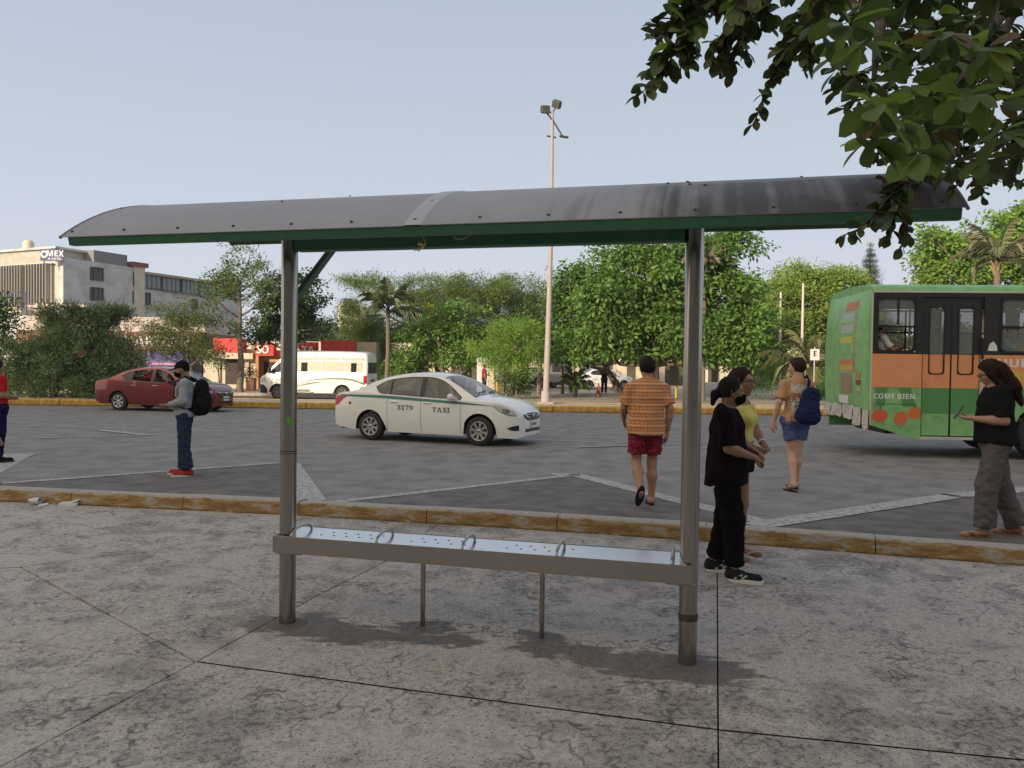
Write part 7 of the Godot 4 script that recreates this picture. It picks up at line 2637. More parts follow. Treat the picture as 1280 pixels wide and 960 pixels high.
func shoe(t: Node3D, j: Dictionary, q: String, col: Color, sole: Color) -> void:
	var a: Vector3 = j["a" + q]
	var e: Vector3 = j["t" + q]
	var d := ((e - a) * Vector3(1, 0, 1)).normalized()
	var s := Sdf.new(a.min(e) - Vector3.ONE * 0.16, a.max(e) + Vector3.ONE * 0.16, 0.009)
	s.bone(a + Vector3(0, -0.035, 0) - d * 0.035, e + d * 0.03 + Vector3(0, 0.012, 0), 0.047, 0.038, 0.02)
	s.bone(a + Vector3(0, 0.0, -0.0) - d * 0.02, a + Vector3(0, -0.04, 0) + d * 0.05, 0.045, 0.046, 0.03)
	s.cut(Vector3(a.x, a.y - 0.062, a.z), Vector3.DOWN)
	s.cut(a + Vector3(0, 0.028, 0), Vector3.UP)
	var o := garment(t, "shoe", s, col, null, 0.0)
	var b := MB.new()
	var pol := PackedVector2Array()
	for i in 20:
		var an := TAU * i / 20.0
		var lx := cos(an) * 0.148
		var w := 0.050 * (1.0 + 0.10 * cos(an))
		pol.append(Vector2(lx, sin(an) * w))
	var xf := Transform3D(Basis(d, Vector3.UP.cross(d), Vector3.UP), Vector3((a.x + e.x) * 0.5, a.y - 0.085, (a.z + e.z) * 0.5) + d * 0.012)
	b.prism(pol, 0.0, 0.034, xf)
	b.col = sole
	for i in b.c.size(): b.c[i] = sole
	part(o, "sole", b, MT.vc)
	if sole.r > 0.6:
		var pn := MB.new()
		pn.col = Color(0.55, 0.54, 0.52)
		var rr := Vector3.UP.cross(d)
		for sd in [-1.0, 1.0]:
			pn.bar(a + Vector3(0, -0.05, 0) + d * 0.01 + rr * sd * 0.047, a + Vector3(0, -0.015, 0) + d * 0.075 + rr * sd * 0.042, 0.012, 0.014)
			pn.bar(a + Vector3(0, -0.045, 0) + d * 0.07 + rr * sd * 0.045, a + Vector3(0, -0.018, 0) + d * 0.11 + rr * sd * 0.036, 0.012, 0.012)
		part(o, "side_stripe", pn, MT.vc)

func sandal(t: Node3D, j: Dictionary, q: String, col: Color, pitch := 0.0, thick := 0.018) -> void:
	var a: Vector3 = j["a" + q]
	var e: Vector3 = j["t" + q]
	var d := (e - a + Vector3(0, 0.055, 0)).normalized() if pitch != 0.0 else ((e - a) * Vector3(1, 0, 1)).normalized()
	var r := Vector3.UP.cross(d).normalized()
	var up := d.cross(r)
	var b := MB.new()
	b.col = col
	var pol := PackedVector2Array()
	for i in 22:
		var an := TAU * i / 22.0
		pol.append(Vector2(cos(an) * 0.138, sin(an) * 0.046 * (1.0 + 0.16 * cos(an))))
	var mid: Vector3 = (a + Vector3(0, -0.055, 0)).lerp(e, 0.55)
	b.prism(pol, -thick, 0.0, Transform3D(Basis(d, r, up), mid - up * (0.012 if pitch != 0.0 else (mid.y - 0.017))))
	var o := part(t, "sandal", b, MT.vc)
	var st := MB.new()
	st.col = col
	for sd in [-1.0, 1.0]:
		st.tube([mid + d * 0.085 + up * 0.022, mid + d * 0.03 + r * sd * 0.040 + up * 0.016, mid - d * 0.01 + r * sd * 0.046 - up * 0.01], [0.006], 6)
	part(o, "strap", st, MT.vc)

func hair_cap(t: Node3D, j: Dictionary, col: Color, grow: float, line: Vector3, line_n: Vector3, extra: Array = [], amp := 0.010) -> void:
	var s := Sdf.new(Vector3(-0.17, -0.52 if extra.size() else -0.16, -0.24), Vector3(0.17, 0.18, 0.16), 0.0085)
	s.ball(Vector3(0, 0.030, -0.016), Vector3(0.078, 0.098, 0.096) + Vector3.ONE * grow, 0.01)
	s.cut(line, line_n)
	for e in extra: s.bone(e[0], e[1], e[2], e[3], 0.03)
	fold.frequency = 1.0
	s.ripple(fold, amp, Vector3(85, 9, 85))
	var b := MB.new()
	b.col = col
	s.into(b, headframe(j))
	part(t, "hair", b, MT.hair)

func face_mask(t: Node3D, j: Dictionary) -> void:
	var s := Sdf.new(Vector3(-0.10, -0.15, -0.02), Vector3(0.10, 0.04, 0.14), 0.0065)
	s.ball(Vector3(0, -0.048, 0.048), Vector3(0.066, 0.066, 0.066), 0.01)
	s.bone(Vector3(0, -0.02, 0.095), Vector3(0, -0.06, 0.098), 0.018, 0.018, 0.03)
	s.cut(Vector3(0, -0.008, 0.09), Vector3(0, 1, 0.25))
	s.cut(Vector3(0, -0.05, 0.012), Vector3(0, 0.25, -1))
	var b := MB.new()
	b.col = Color(0.010, 0.010, 0.011)
	s.into(b, headframe(j))
	var o := part(t, "face_mask", b, MT.cloth)
	var l := MB.new()
	l.col = Color(0.010, 0.010, 0.011)
	for sd in [-1.0, 1.0]:
		var q := []
		for p in [Vector3(sd * 0.062, -0.02, 0.04), Vector3(sd * 0.076, 0.004, 0.012), Vector3(sd * 0.086, -0.004, -0.012), Vector3(sd * 0.074, -0.05, 0.012)]: q.append(headframe(j) * p)
		l.tube(q, [0.0035], 5)
	part(o, "ear_loop", l, MT.vc)

func spectacles(t: Node3D, j: Dictionary) -> void:
	var b := MB.new()
	b.col = Color(0.03, 0.025, 0.022)
	var hf := headframe(j)
	for sd in [-1.0, 1.0]:
		var ring := []
		for i in 15: ring.append(hf * Vector3(sd * 0.033 + 0.024 * cos(TAU * i / 14.0), 0.006 + 0.019 * sin(TAU * i / 14.0), 0.098))
		b.tube(ring, [0.0024], 5, false)
		b.tube([hf * Vector3(sd * 0.057, 0.010, 0.098), hf * Vector3(sd * 0.080, 0.012, 0.02), hf * Vector3(sd * 0.080, 0.004, -0.01)], [0.0024], 5)
	part(t, "spectacles", b, MT.vc)

func person(label: String, at_: Vector3, turn: float, scale_ := 1.0, group := "") -> Node3D:
	var t := thing("person", label, "person", at_, turn, group)
	t.scale = Vector3.ONE * scale_
	return t

func pattern_material(kind: int) -> StandardMaterial3D:
	# printed cloth: uv are metres across and up the garment
	var W := 512
	var img := Image.create(W, W, false, Image.FORMAT_RGB8)
	var nz := FastNoiseLite.new()
	nz.seed = 50 + kind
	nz.frequency = 0.02
	for y in W:
		for x in W:
			var c := Vector3.ZERO
			if kind == 0:       # rust and cream woven bands; tile 0.40 m
				var u := x / float(W) * 0.40
				var v := y / float(W) * 0.40
				var band := int(v / 0.04)
				var fv := fposmod(v, 0.04) / 0.04
				var base := Vector3(0.50, 0.185, 0.07) if band % 2 == 0 else Vector3(0.58, 0.27, 0.125)
				c = base * (0.85 + 0.25 * nz.get_noise_2d(x, y))
				var cu := fposmod(u, 0.04 if band % 3 else 0.0286) / (0.04 if band % 3 else 0.0286)
				if band % 2 == 0:
					if absf(cu - 0.5) + absf(fv - 0.5) < 0.36: c = Vector3(0.60, 0.38, 0.22)
					if absf(cu - 0.5) + absf(fv - 0.5) < 0.16: c = Vector3(0.30, 0.085, 0.04)
				else:
					if absf(fv - 0.5 - 0.25 * absf(cu - 0.5) + 0.06) < 0.10: c = Vector3(0.64, 0.46, 0.32)
					if fv < 0.10: c = Vector3(0.27, 0.075, 0.045)
			elif kind == 1:     # red and navy flowers; tile 0.5 m
				var n := nz.get_noise_2d(x * 1.4, y * 1.4)
				c = Vector3(0.36, 0.016, 0.022)
				if n > 0.08: c = Vector3(0.022, 0.018, 0.065)
				elif n > -0.02: c = Vector3(0.44, 0.06, 0.05)
				elif n < -0.35: c = Vector3(0.08, 0.012, 0.03)
			else:               # tan shirt with large pale and grey-green printed picture on the back; tile 0.8 m
				c = Vector3(0.46, 0.265, 0.145) * (0.95 + 0.12 * nz.get_noise_2d(x, y))
				var u := x / float(W) * 0.8 - 0.4
				var v := y / float(W) * 0.8 + 0.8
				var n := nz.get_noise_2d(x * 1.1, y * 1.1)
				if absf(u) < 0.105 + 0.03 * n and v > 1.27 and v < 1.385 + 0.05 * n:
					c = Vector3(0.52, 0.47, 0.40) if nz.get_noise_2d(x * 2.0, y * 4.0) > -0.1 else Vector3(0.30, 0.26, 0.22)
				elif absf(u) < 0.11 + 0.03 * n and v > 1.02 and v < 1.20 + 0.05 * n:
					c = Vector3(0.55, 0.47, 0.36)
					if nz.get_noise_2d(x * 1.6 + 90, y * 1.6) > 0.06: c = Vector3(0.10, 0.19, 0.14)
				elif absf(u - 0.05) < 0.045 and absf(v - 1.235) < 0.035 + 0.02 * n: c = Vector3(0.48, 0.16, 0.10)
			img.set_pixel(x, y, Color(c.x, c.y, c.z).linear_to_srgb())
	var m := M(1, 1, 1, 0.9, 0.0, 0.25)
	m.albedo_texture = ImageTexture.create_from_image(img)
	var k: float = [0.40, 0.5, 0.8][kind]
	m.uv1_scale = Vector3(1.0 / k, 1.0 / k, 1)
	if kind == 2: m.uv1_offset = Vector3(0.5, -1.0, 0)
	return m

func rucksack(label: String, par: Node3D, ctr: Vector3, size: Vector3, tilt: Vector3, col: Color, straps: Array) -> void:
	var xf := par.transform
	var t := thing("backpack", label, "backpack", xf * ctr)
	t.rotation.y = par.rotation.y
	t.scale = par.scale
	var h := size * 0.5
	var s := Sdf.new(-h - Vector3.ONE * 0.06, h + Vector3.ONE * 0.06, 0.012)
	s.bone(Vector3(0, -h.y + h.z, 0), Vector3(0, h.y - h.z, 0.01), h.z * 1.15, h.z * 0.80, 0.04, Vector3.RIGHT, h.z / h.x * 1.1)
	s.bone(Vector3(-h.x * 0.55, -h.y * 0.55, 0), Vector3(h.x * 0.55, -h.y * 0.55, 0), h.z * 0.85, h.z * 0.85, 0.06)
	s.bone(Vector3(0, -h.y * 0.35, -h.z * 0.55), Vector3(0, -h.y * 0.05, -h.z * 0.5), h.z * 0.75, h.z * 0.65, 0.04, Vector3.RIGHT, 0.7)
	s.ripple(fold, 0.010, Vector3(14, 14, 14))
	var b := MB.new()
	b.col = col
	s.into(b, Transform3D(Basis.from_euler(tilt), Vector3.ZERO))
	part(t, "bag", b, MT.cloth)
	for st in straps:
		b = MB.new()
		b.col = col * 0.9
		for i in st.size() - 1: b.bar(st[i] - ctr, st[i + 1] - ctr + (st[i + 1] - st[i]).normalized() * 0.01, 0.045, 0.012, Vector3(0.2, 0.3, 1))
		part(t, "strap", b, MT.cloth)
	b = MB.new()
	b.col = Color(0.05, 0.05, 0.055)
	b.tube([Vector3(-h.x * 0.5, h.y * 0.3, -h.z * 0.95), Vector3(0, h.y * 0.5, -h.z * 1.0), Vector3(h.x * 0.5, h.y * 0.3, -h.z * 0.95)], [0.005], 5)
	part(t, "zip", b, MT.vc)

func make_people() -> void:
	fold.seed = 5
	fold.frequency = 1.0
	fold.fractal_octaves = 2
	var brown := Color(0.30, 0.165, 0.10)
	var tan := Color(0.42, 0.25, 0.165)
	var pale := Color(0.48, 0.29, 0.205)
	var blackhair := Color(0.012, 0.010, 0.009)
	people_left(brown)
	people_right(brown, tan, pale, blackhair)
	people_small(brown, tan, blackhair)

func people_left(brown: Color) -> void:
	# man with cap, mask and backpack, facing left
	var p := gr(231, 594.5)
	var t := person("man in black cap, grey shirt and jeans with red shoes standing on road", Vector3(p.x, 0, p.z), -PI / 2 + 0.25, 0.96)
	var j := pose({"look": 0.0, "nod": 0.22, "leg_k": 0.75, "fat": 1.02, "el": Vector3(0.23, 1.13, 0.0), "wl": Vector3(0.12, 1.07, 0.22), "er": Vector3(-0.23, 1.13, 0.0), "wr": Vector3(-0.10, 1.06, 0.23), "cl": 0.6, "cr": 0.6, "pl": Vector3(-0.6, 0.4, 0), "pr": Vector3(0.6, 0.4, 0),
		"kl": Vector3(0.10, 0.50, 0.0), "kr": Vector3(-0.10, 0.50, 0.02), "al": Vector3(0.115, 0.085, -0.06), "ar": Vector3(-0.105, 0.085, 0.03), "tl": Vector3(0.13, 0.03, 0.09), "tr": Vector3(-0.11, 0.03, 0.18), "head": Vector3(0, 1.595, 0.045)})
	body(t, j, brown)
	shirt(t, j, Color(0.30, 0.315, 0.34), 0.90, 1.90, 0.014, "shirt", null, 0, 0.07, 0.012)
	trousers(t, j, Color(0.030, 0.044, 0.075), 0.955, 1.93, 0.084, 0.086, "trousers", null, 0.004)
	for q in ["l", "r"]: shoe(t, j, q, Color(0.36, 0.045, 0.04), Color(0.55, 0.52, 0.48))
	hair_cap(t, j, Color(0.012, 0.010, 0.009), 0.003, Vector3(0, 0.01, 0.02), Vector3(0, -0.45, 0.9))
	face_mask(t, j)
	# cap with its peak
	var s := Sdf.new(Vector3(-0.12, -0.05, -0.15), Vector3(0.12, 0.17, 0.22), 0.008)
	s.ball(Vector3(0, 0.045, -0.012), Vector3(0.090, 0.098, 0.108), 0.01)
	s.cut(Vector3(0, 0.035, 0.0), Vector3(0, -1, 0.05))
	s.bone(Vector3(0, 0.040, 0.07), Vector3(0, 0.028, 0.155), 0.060, 0.045, 0.005, Vector3.UP, 6.0)
	var b := MB.new()
	b.col = Color(0.014, 0.014, 0.018)
	s.into(b, headframe(j))
	part(t, "cap", b, MT.cloth)
	rucksack("large black backpack worn by the man in the cap", t, Vector3(0, 1.20, -0.235), Vector3(0.33, 0.56, 0.24), Vector3(-0.08, 0, 0), Color(0.012, 0.012, 0.014), [[Vector3(0.13, 1.42, -0.16), Vector3(0.14, 1.50, -0.02), Vector3(0.145, 1.42, 0.115), Vector3(0.15, 1.22, 0.14), Vector3(0.17, 1.05, 0.04), Vector3(0.14, 1.0, -0.14)], [Vector3(-0.13, 1.42, -0.16), Vector3(-0.14, 1.50, -0.02), Vector3(-0.145, 1.42, 0.115), Vector3(-0.15, 1.22, 0.14), Vector3(-0.17, 1.05, 0.04), Vector3(-0.14, 1.0, -0.14)]])
	# woman in red at the left edge
	p = gr(-4, 578)
	t = person("person in red shirt and navy trousers cut by the left edge", Vector3(p.x, 0, p.z), PI * 0.85, 0.95)
	j = pose({"wl": Vector3(0.14, 1.10, 0.20), "wr": Vector3(-0.14, 1.10, 0.20), "fat": 1.05, "hips": 1.08})
	body(t, j, brown)
	shirt(t, j, Color(0.42, 0.018, 0.03), 0.94, 0.75, 0.012)
	trousers(t, j, Color(0.012, 0.015, 0.045), 1.0, 1.95, 0.066, 0.052, "trousers", null, 0.008)
	for q in ["l", "r"]: shoe(t, j, q, Color(0.015, 0.014, 0.014), Color(0.03, 0.03, 0.03))
	hair_cap(t, j, Color(0.022, 0.010, 0.010), 0.012, Vector3(0, 0.02, 0.035), Vector3(0, -0.35, 0.9), [[Vector3(0, -0.02, -0.09), Vector3(0, -0.12, -0.09), 0.065, 0.05]])

func people_right(brown: Color, tan: Color, pale: Color, blackhair: Color) -> void:
	# orange patterned shirt, walking away
	var p := gr(806, 632)
	var t := person("man in rust patterned shirt and red floral shorts walking away in flip flops", Vector3(p.x, 0, p.z), PI + 0.12, 1.03)
	var j := pose({"fat": 1.13, "look": 0.05, "kl": Vector3(0.105, 0.50, 0.03), "al": Vector3(0.13, 0.23, -0.26), "tl": Vector3(0.145, 0.085, -0.20), "kr": Vector3(-0.09, 0.49, 0.05), "ar": Vector3(-0.085, 0.085, 0.03), "tr": Vector3(-0.10, 0.03, 0.18),
		"sl": Vector3(0.19, 1.375, 0), "sr": Vector3(-0.19, 1.375, 0), "el": Vector3(0.25, 1.14, 0.06), "wl": Vector3(0.20, 0.98, 0.25), "er": Vector3(-0.265, 1.13, -0.05), "wr": Vector3(-0.255, 0.87, -0.01), "head": Vector3(0, 1.60, 0.01)})
	body(t, j, Color(0.36, 0.20, 0.13))
	shirt(t, j, Color.WHITE, 0.84, 0.82, 0.030, "shirt", pattern_material(0), 1, 0.075, 0.02)
	trousers(t, j, Color.WHITE, 0.90, 0.74, 0.11, 0.104, "shorts", pattern_material(1), 0.006, 1)
	hair_cap(t, j, blackhair, 0.012, Vector3(0, 0.02, 0.03), Vector3(0, -0.55, 0.75))
	sandal(t, j, "r", Color(0.03, 0.015, 0.012))
	# raised foot: the sole shows
	var b := MB.new()
	b.col = Color(0.016, 0.013, 0.012)
	var pol := PackedVector2Array()
	for i in 22: pol.append(Vector2(cos(TAU * i / 22.0) * 0.138, sin(TAU * i / 22.0) * 0.048))
	var d := Vector3(0.08, -0.90, 0.42).normalized()
	var r := Vector3(1, 0.05, 0).cross(d).cross(d).normalized() * -1.0
	b.prism(pol, 0.0, 0.02, Transform3D(Basis(d, r, d.cross(r)), Vector3(0.14, 0.155, -0.285)))
	part(t, "sandal", b, MT.vc)
	# tan printed shirt, blue backpack
	p = gr(993, 612)
	t = person("slim man in tan printed shirt and denim shorts walking away in sandals", Vector3(p.x, 0, p.z), PI + 0.1, 1.05)
	j = pose({"fat": 0.86, "look": 0.75, "kl": Vector3(0.03, 0.50, 0.04), "al": Vector3(0.10, 0.12, -0.18), "tl": Vector3(0.12, 0.035, -0.07), "kr": Vector3(-0.05, 0.50, 0.05), "ar": Vector3(-0.04, 0.085, 0.05), "tr": Vector3(-0.06, 0.03, 0.19),
		"el": Vector3(0.25, 1.15, -0.04), "wl": Vector3(0.29, 0.90, 0.02), "er": Vector3(-0.22, 1.16, 0.10), "wr": Vector3(-0.20, 1.28, 0.28), "sl": Vector3(0.17, 1.39, 0), "sr": Vector3(-0.17, 1.39, 0)})
	body(t, j, pale)
	shirt(t, j, Color.WHITE, 0.90, 0.85, 0.014, "shirt", pattern_material(2), 1, 0.075, 0.008)
	trousers(t, j, Color(0.085, 0.115, 0.25), 0.96, 0.62, 0.09, 0.090, "shorts", null, 0.004)
	hair_cap(t, j, Color(0.030, 0.016, 0.010), 0.014, Vector3(0, 0.03, 0.035), Vector3(0, -0.5, 0.8))
	for q in ["l", "r"]: sandal(t, j, q, Color(0.018, 0.014, 0.013))
	rucksack("navy blue backpack hanging from one shoulder of the man in tan", t, Vector3(-0.085, 1.12, -0.20), Vector3(0.30, 0.50, 0.17), Vector3(-0.05, 0, 0.14), Color(0.016, 0.024, 0.072), [[Vector3(-0.06, 1.32, -0.20), Vector3(-0.10, 1.44, -0.14), Vector3(-0.12, 1.495, -0.02), Vector3(-0.13, 1.42, 0.11), Vector3(-0.16, 1.2, 0.14)]])
	# person all in black with mask, facing right
	p = gr(905, 722)
	t = person("person all in black with black mask and dark sneakers by right post", Vector3(p.x, 0.012, p.z), PI / 2 - 0.32, 0.915)
	j = pose({"leg_k": 0.75, "cell": 0.0135, "fat": 1.10, "nod": 0.06, "look": 0.12, "hips": 1.1, "sl": Vector3(0.17, 1.41, 0.0), "sr": Vector3(-0.19, 1.41, -0.01), "el": Vector3(0.22, 1.14, 0.05), "wl": Vector3(0.05, 1.09, 0.22), "er": Vector3(-0.255, 1.13, 0.03), "wr": Vector3(-0.09, 1.05, 0.22), "pr": Vector3(0.5, -0.5, 0.2), "pl": Vector3(-0.5, -0.5, 0.2), "cr": 0.9, "cl": 0.9,
		"kl": Vector3(0.10, 0.50, 0.0), "al": Vector3(0.14, 0.085, -0.10), "tl": Vector3(0.17, 0.03, 0.05), "kr": Vector3(-0.11, 0.50, 0.07), "ar": Vector3(-0.13, 0.085, 0.09), "tr": Vector3(-0.155, 0.03, 0.25), "head": Vector3(0, 1.59, 0.035)})
	body(t, j, brown)
	shirt(t, j, Color(0.012, 0.0115, 0.013), 0.80, 0.95, 0.022, "shirt", null, 0, 0.07, 0.0)
	trousers(t, j, Color(0.0095, 0.009, 0.0105), 0.88, 1.90, 0.092, 0.080, "trousers", null, 0.004)
	for q in ["l", "r"]: shoe(t, j, q, Color(0.03, 0.03, 0.032), Color(0.72, 0.71, 0.69))
	hair_cap(t, j, blackhair, 0.010, Vector3(0, 0.03, 0.045), Vector3(0, -0.45, 0.85), [[Vector3(0, 0.0, -0.105), Vector3(0, -0.03, -0.135), 0.022, 0.03], [Vector3(0, -0.03, -0.14), Vector3(0, -0.11, -0.15), 0.034, 0.02]])
	face_mask(t, j)
	# woman in yellow top, behind
	p = gr(919, 703)
	t = person("woman in yellow off shoulder top, black shorts and glasses beside the person in black", Vector3(p.x, 0.012, p.z), PI / 2 - 0.62, 0.955)
	j = pose({"cell": 0.0135, "fat": 0.97, "hips": 1.1, "look": -0.05, "head": Vector3(0, 1.595, 0.03), "sl": Vector3(0.165, 1.40, 0), "sr": Vector3(-0.165, 1.40, 0), "el": Vector3(0.34, 1.17, 0.04), "wl": Vector3(0.19, 1.04, 0.17), "er": Vector3(-0.23, 1.13, 0.04), "wr": Vector3(-0.08, 1.03, 0.18), "cl": 0.8, "cr": 0.8,
		"al": Vector3(0.11, 0.12, 0.0), "ar": Vector3(-0.11, 0.12, -0.02), "tl": Vector3(0.125, 0.06, 0.14), "tr": Vector3(-0.125, 0.06, 0.12)})
	body(t, j, brown)
	var s := Sdf.new(Vector3(-0.36, 1.0, -0.26), Vector3(0.36, 1.46, 0.26), 0.012)
	torso_bones(s, j, 0.014)
	for q in ["l", "r"]: s.bone(j["s" + q].lerp(j["e" + q], 0.12), j["s" + q].lerp(j["e" + q], 0.42), 0.075, 0.070, 0.03, Vector3.ZERO, 1.0, true, true)
	s.ball(Vector3(0.06, 1.27, 0.10), Vector3(0.075, 0.07, 0.06), 0.03)
	s.ball(Vector3(-0.06, 1.27, 0.10), Vector3(0.075, 0.07, 0.06), 0.03)
	s.cut(Vector3(0, 1.395, 0), Vector3.UP)
	s.cut(Vector3(0, 1.06, 0), Vector3.DOWN)
	garment(t, "top", s, Color(0.62, 0.56, 0.15))
	trousers(t, j, Color(0.012, 0.012, 0.014), 1.08, 0.30, 0.12, 0.112, "shorts", null, 0.012)
	hair_cap(t, j, Color(0.020, 0.010, 0.008), 0.012, Vector3(0, 0.03, 0.045), Vector3(0, -0.4, 0.9), [[Vector3(0, 0.0, -0.10), Vector3(0, -0.10, -0.10), 0.06, 0.04]])
	spectacles(t, j)
	for q in ["l", "r"]: sandal(t, j, q, Color(0.55, 0.53, 0.50), 0.0, 0.045)
	var wt := MB.new()
	wt.col = Color(0.6, 0.6, 0.58)
	wt.tube([j.wl.lerp(j.el, 0.10), j.wl.lerp(j.el, 0.18)], [0.036], 12)
	part(t, "watch", wt, MT.vc)
	# long-haired person with phone
	p = gr(1240, 670)
	t = person("long haired person in black T shirt and grey trousers looking at phone", Vector3(p.x, 0, p.z), -PI / 2 - 0.30, 1.04)
	j = pose({"leg_k": 0.75, "fat": 1.14, "nod": 0.42, "look": -0.05, "head": Vector3(0.0, 1.575, 0.055), "neck": Vector3(0, 1.45, 0.0), "el": Vector3(0.225, 1.13, -0.02), "wl": Vector3(0.12, 1.14, 0.22), "er": Vector3(-0.23, 1.13, -0.08), "wr": Vector3(-0.23, 0.89, -0.05), "cl": 0.85, "cr": 0.5, "pl": Vector3(-0.2, 0.8, 0.1),
		"kl": Vector3(0.11, 0.50, 0.08), "al": Vector3(0.13, 0.085, 0.10), "tl": Vector3(0.14, 0.03, 0.25), "kr": Vector3(-0.10, 0.50, -0.08), "ar": Vector3(-0.13, 0.085, -0.24), "tr": Vector3(-0.16, 0.03, -0.10), "pelvis": Vector3(0, 0.95, -0.02)})
	body(t, j, Color(0.38, 0.215, 0.15))
	shirt(t, j, Color(0.013, 0.012, 0.014), 0.90, 0.88, 0.026, "shirt", null, 0, 0.07, 0.02)
	trousers(t, j, Color(0.115, 0.105, 0.105), 0.945, 1.96, 0.100, 0.098, "trousers", null, 0.004)
	for q in ["l", "r"]: sandal(t, j, q, Color(0.20, 0.11, 0.07))
	hair_cap(t, j, Color(0.020, 0.010, 0.007), 0.014, Vector3(0, 0.03, 0.05), Vector3(0, -0.35, 0.92), [[Vector3(0, 0.0, -0.09), Vector3(0, -0.20, -0.13), 0.075, 0.065], [Vector3(0, -0.20, -0.13), Vector3(-0.01, -0.38, -0.13), 0.062, 0.02], [Vector3(0.07, 0.0, 0.01), Vector3(0.07, -0.16, -0.03), 0.028, 0.03], [Vector3(-0.07, 0.0, 0.01), Vector3(-0.07, -0.16, -0.03), 0.028, 0.03]], 0.014)
	spectacles(t, j)
	var ph := thing("mobile_phone", "mobile phone held by the long haired person", "phone", t.transform * Vector3(0.075, 1.195, 0.335), t.rotation.y)
	ph.rotation.x = -0.55
	var pb := MB.new()
	pb.box(Vector3.ZERO, Vector3(0.075, 0.155, 0.009), Basis.IDENTITY, 0.003)
	part(ph, "case", pb, MT.black)
	pb = MB.new()
	pb.box(Vector3(0, 0, -0.0052), Vector3(0.068, 0.145, 0.0012))
	part(ph, "screen", pb, M(0.30, 0.36, 0.42, 0.1))

func seated(label: String, at_: Vector3, turn: float, skin: Color, top: Color, hairc: Color, o: Dictionary, cap := false) -> Node3D:
	var t := person(label, at_, turn)
	var d := {"kl": Vector3(0.12, 0.93, 0.42), "kr": Vector3(-0.12, 0.93, 0.42), "al": Vector3(0.12, 0.52, 0.42), "ar": Vector3(-0.12, 0.52, 0.42), "tl": Vector3(0.12, 0.46, 0.54), "tr": Vector3(-0.12, 0.46, 0.54)}
	for k in o: d[k] = o[k]
	var j := pose(d)
	body(t, j, skin, 0.018)
	shirt(t, j, top, 0.90, 0.8, 0.016, "shirt", null, 0, 0.07, 0.0, 0.016)
	trousers(t, j, Color(0.02, 0.022, 0.03), 0.98, 1.9, 0.08, 0.07)
	hair_cap(t, j, hairc, 0.010, Vector3(0, 0.03, 0.04), Vector3(0, -0.45, 0.85))
	if cap:
		var s := Sdf.new(Vector3(-0.12, -0.02, -0.15), Vector3(0.12, 0.17, 0.22), 0.009)
		s.ball(Vector3(0, 0.045, -0.012), Vector3(0.092, 0.098, 0.110), 0.01)
		s.cut(Vector3(0, 0.035, 0.0), Vector3(0, -1, 0.05))
		s.bone(Vector3(0, 0.040, 0.07), Vector3(0, 0.028, 0.155), 0.060, 0.045, 0.005, Vector3.UP, 6.0)
		var b := MB.new()
		b.col = Color(0.02, 0.02, 0.025)
		s.into(b, headframe(j))
		part(t, "cap", b, MT.cloth)
	return t

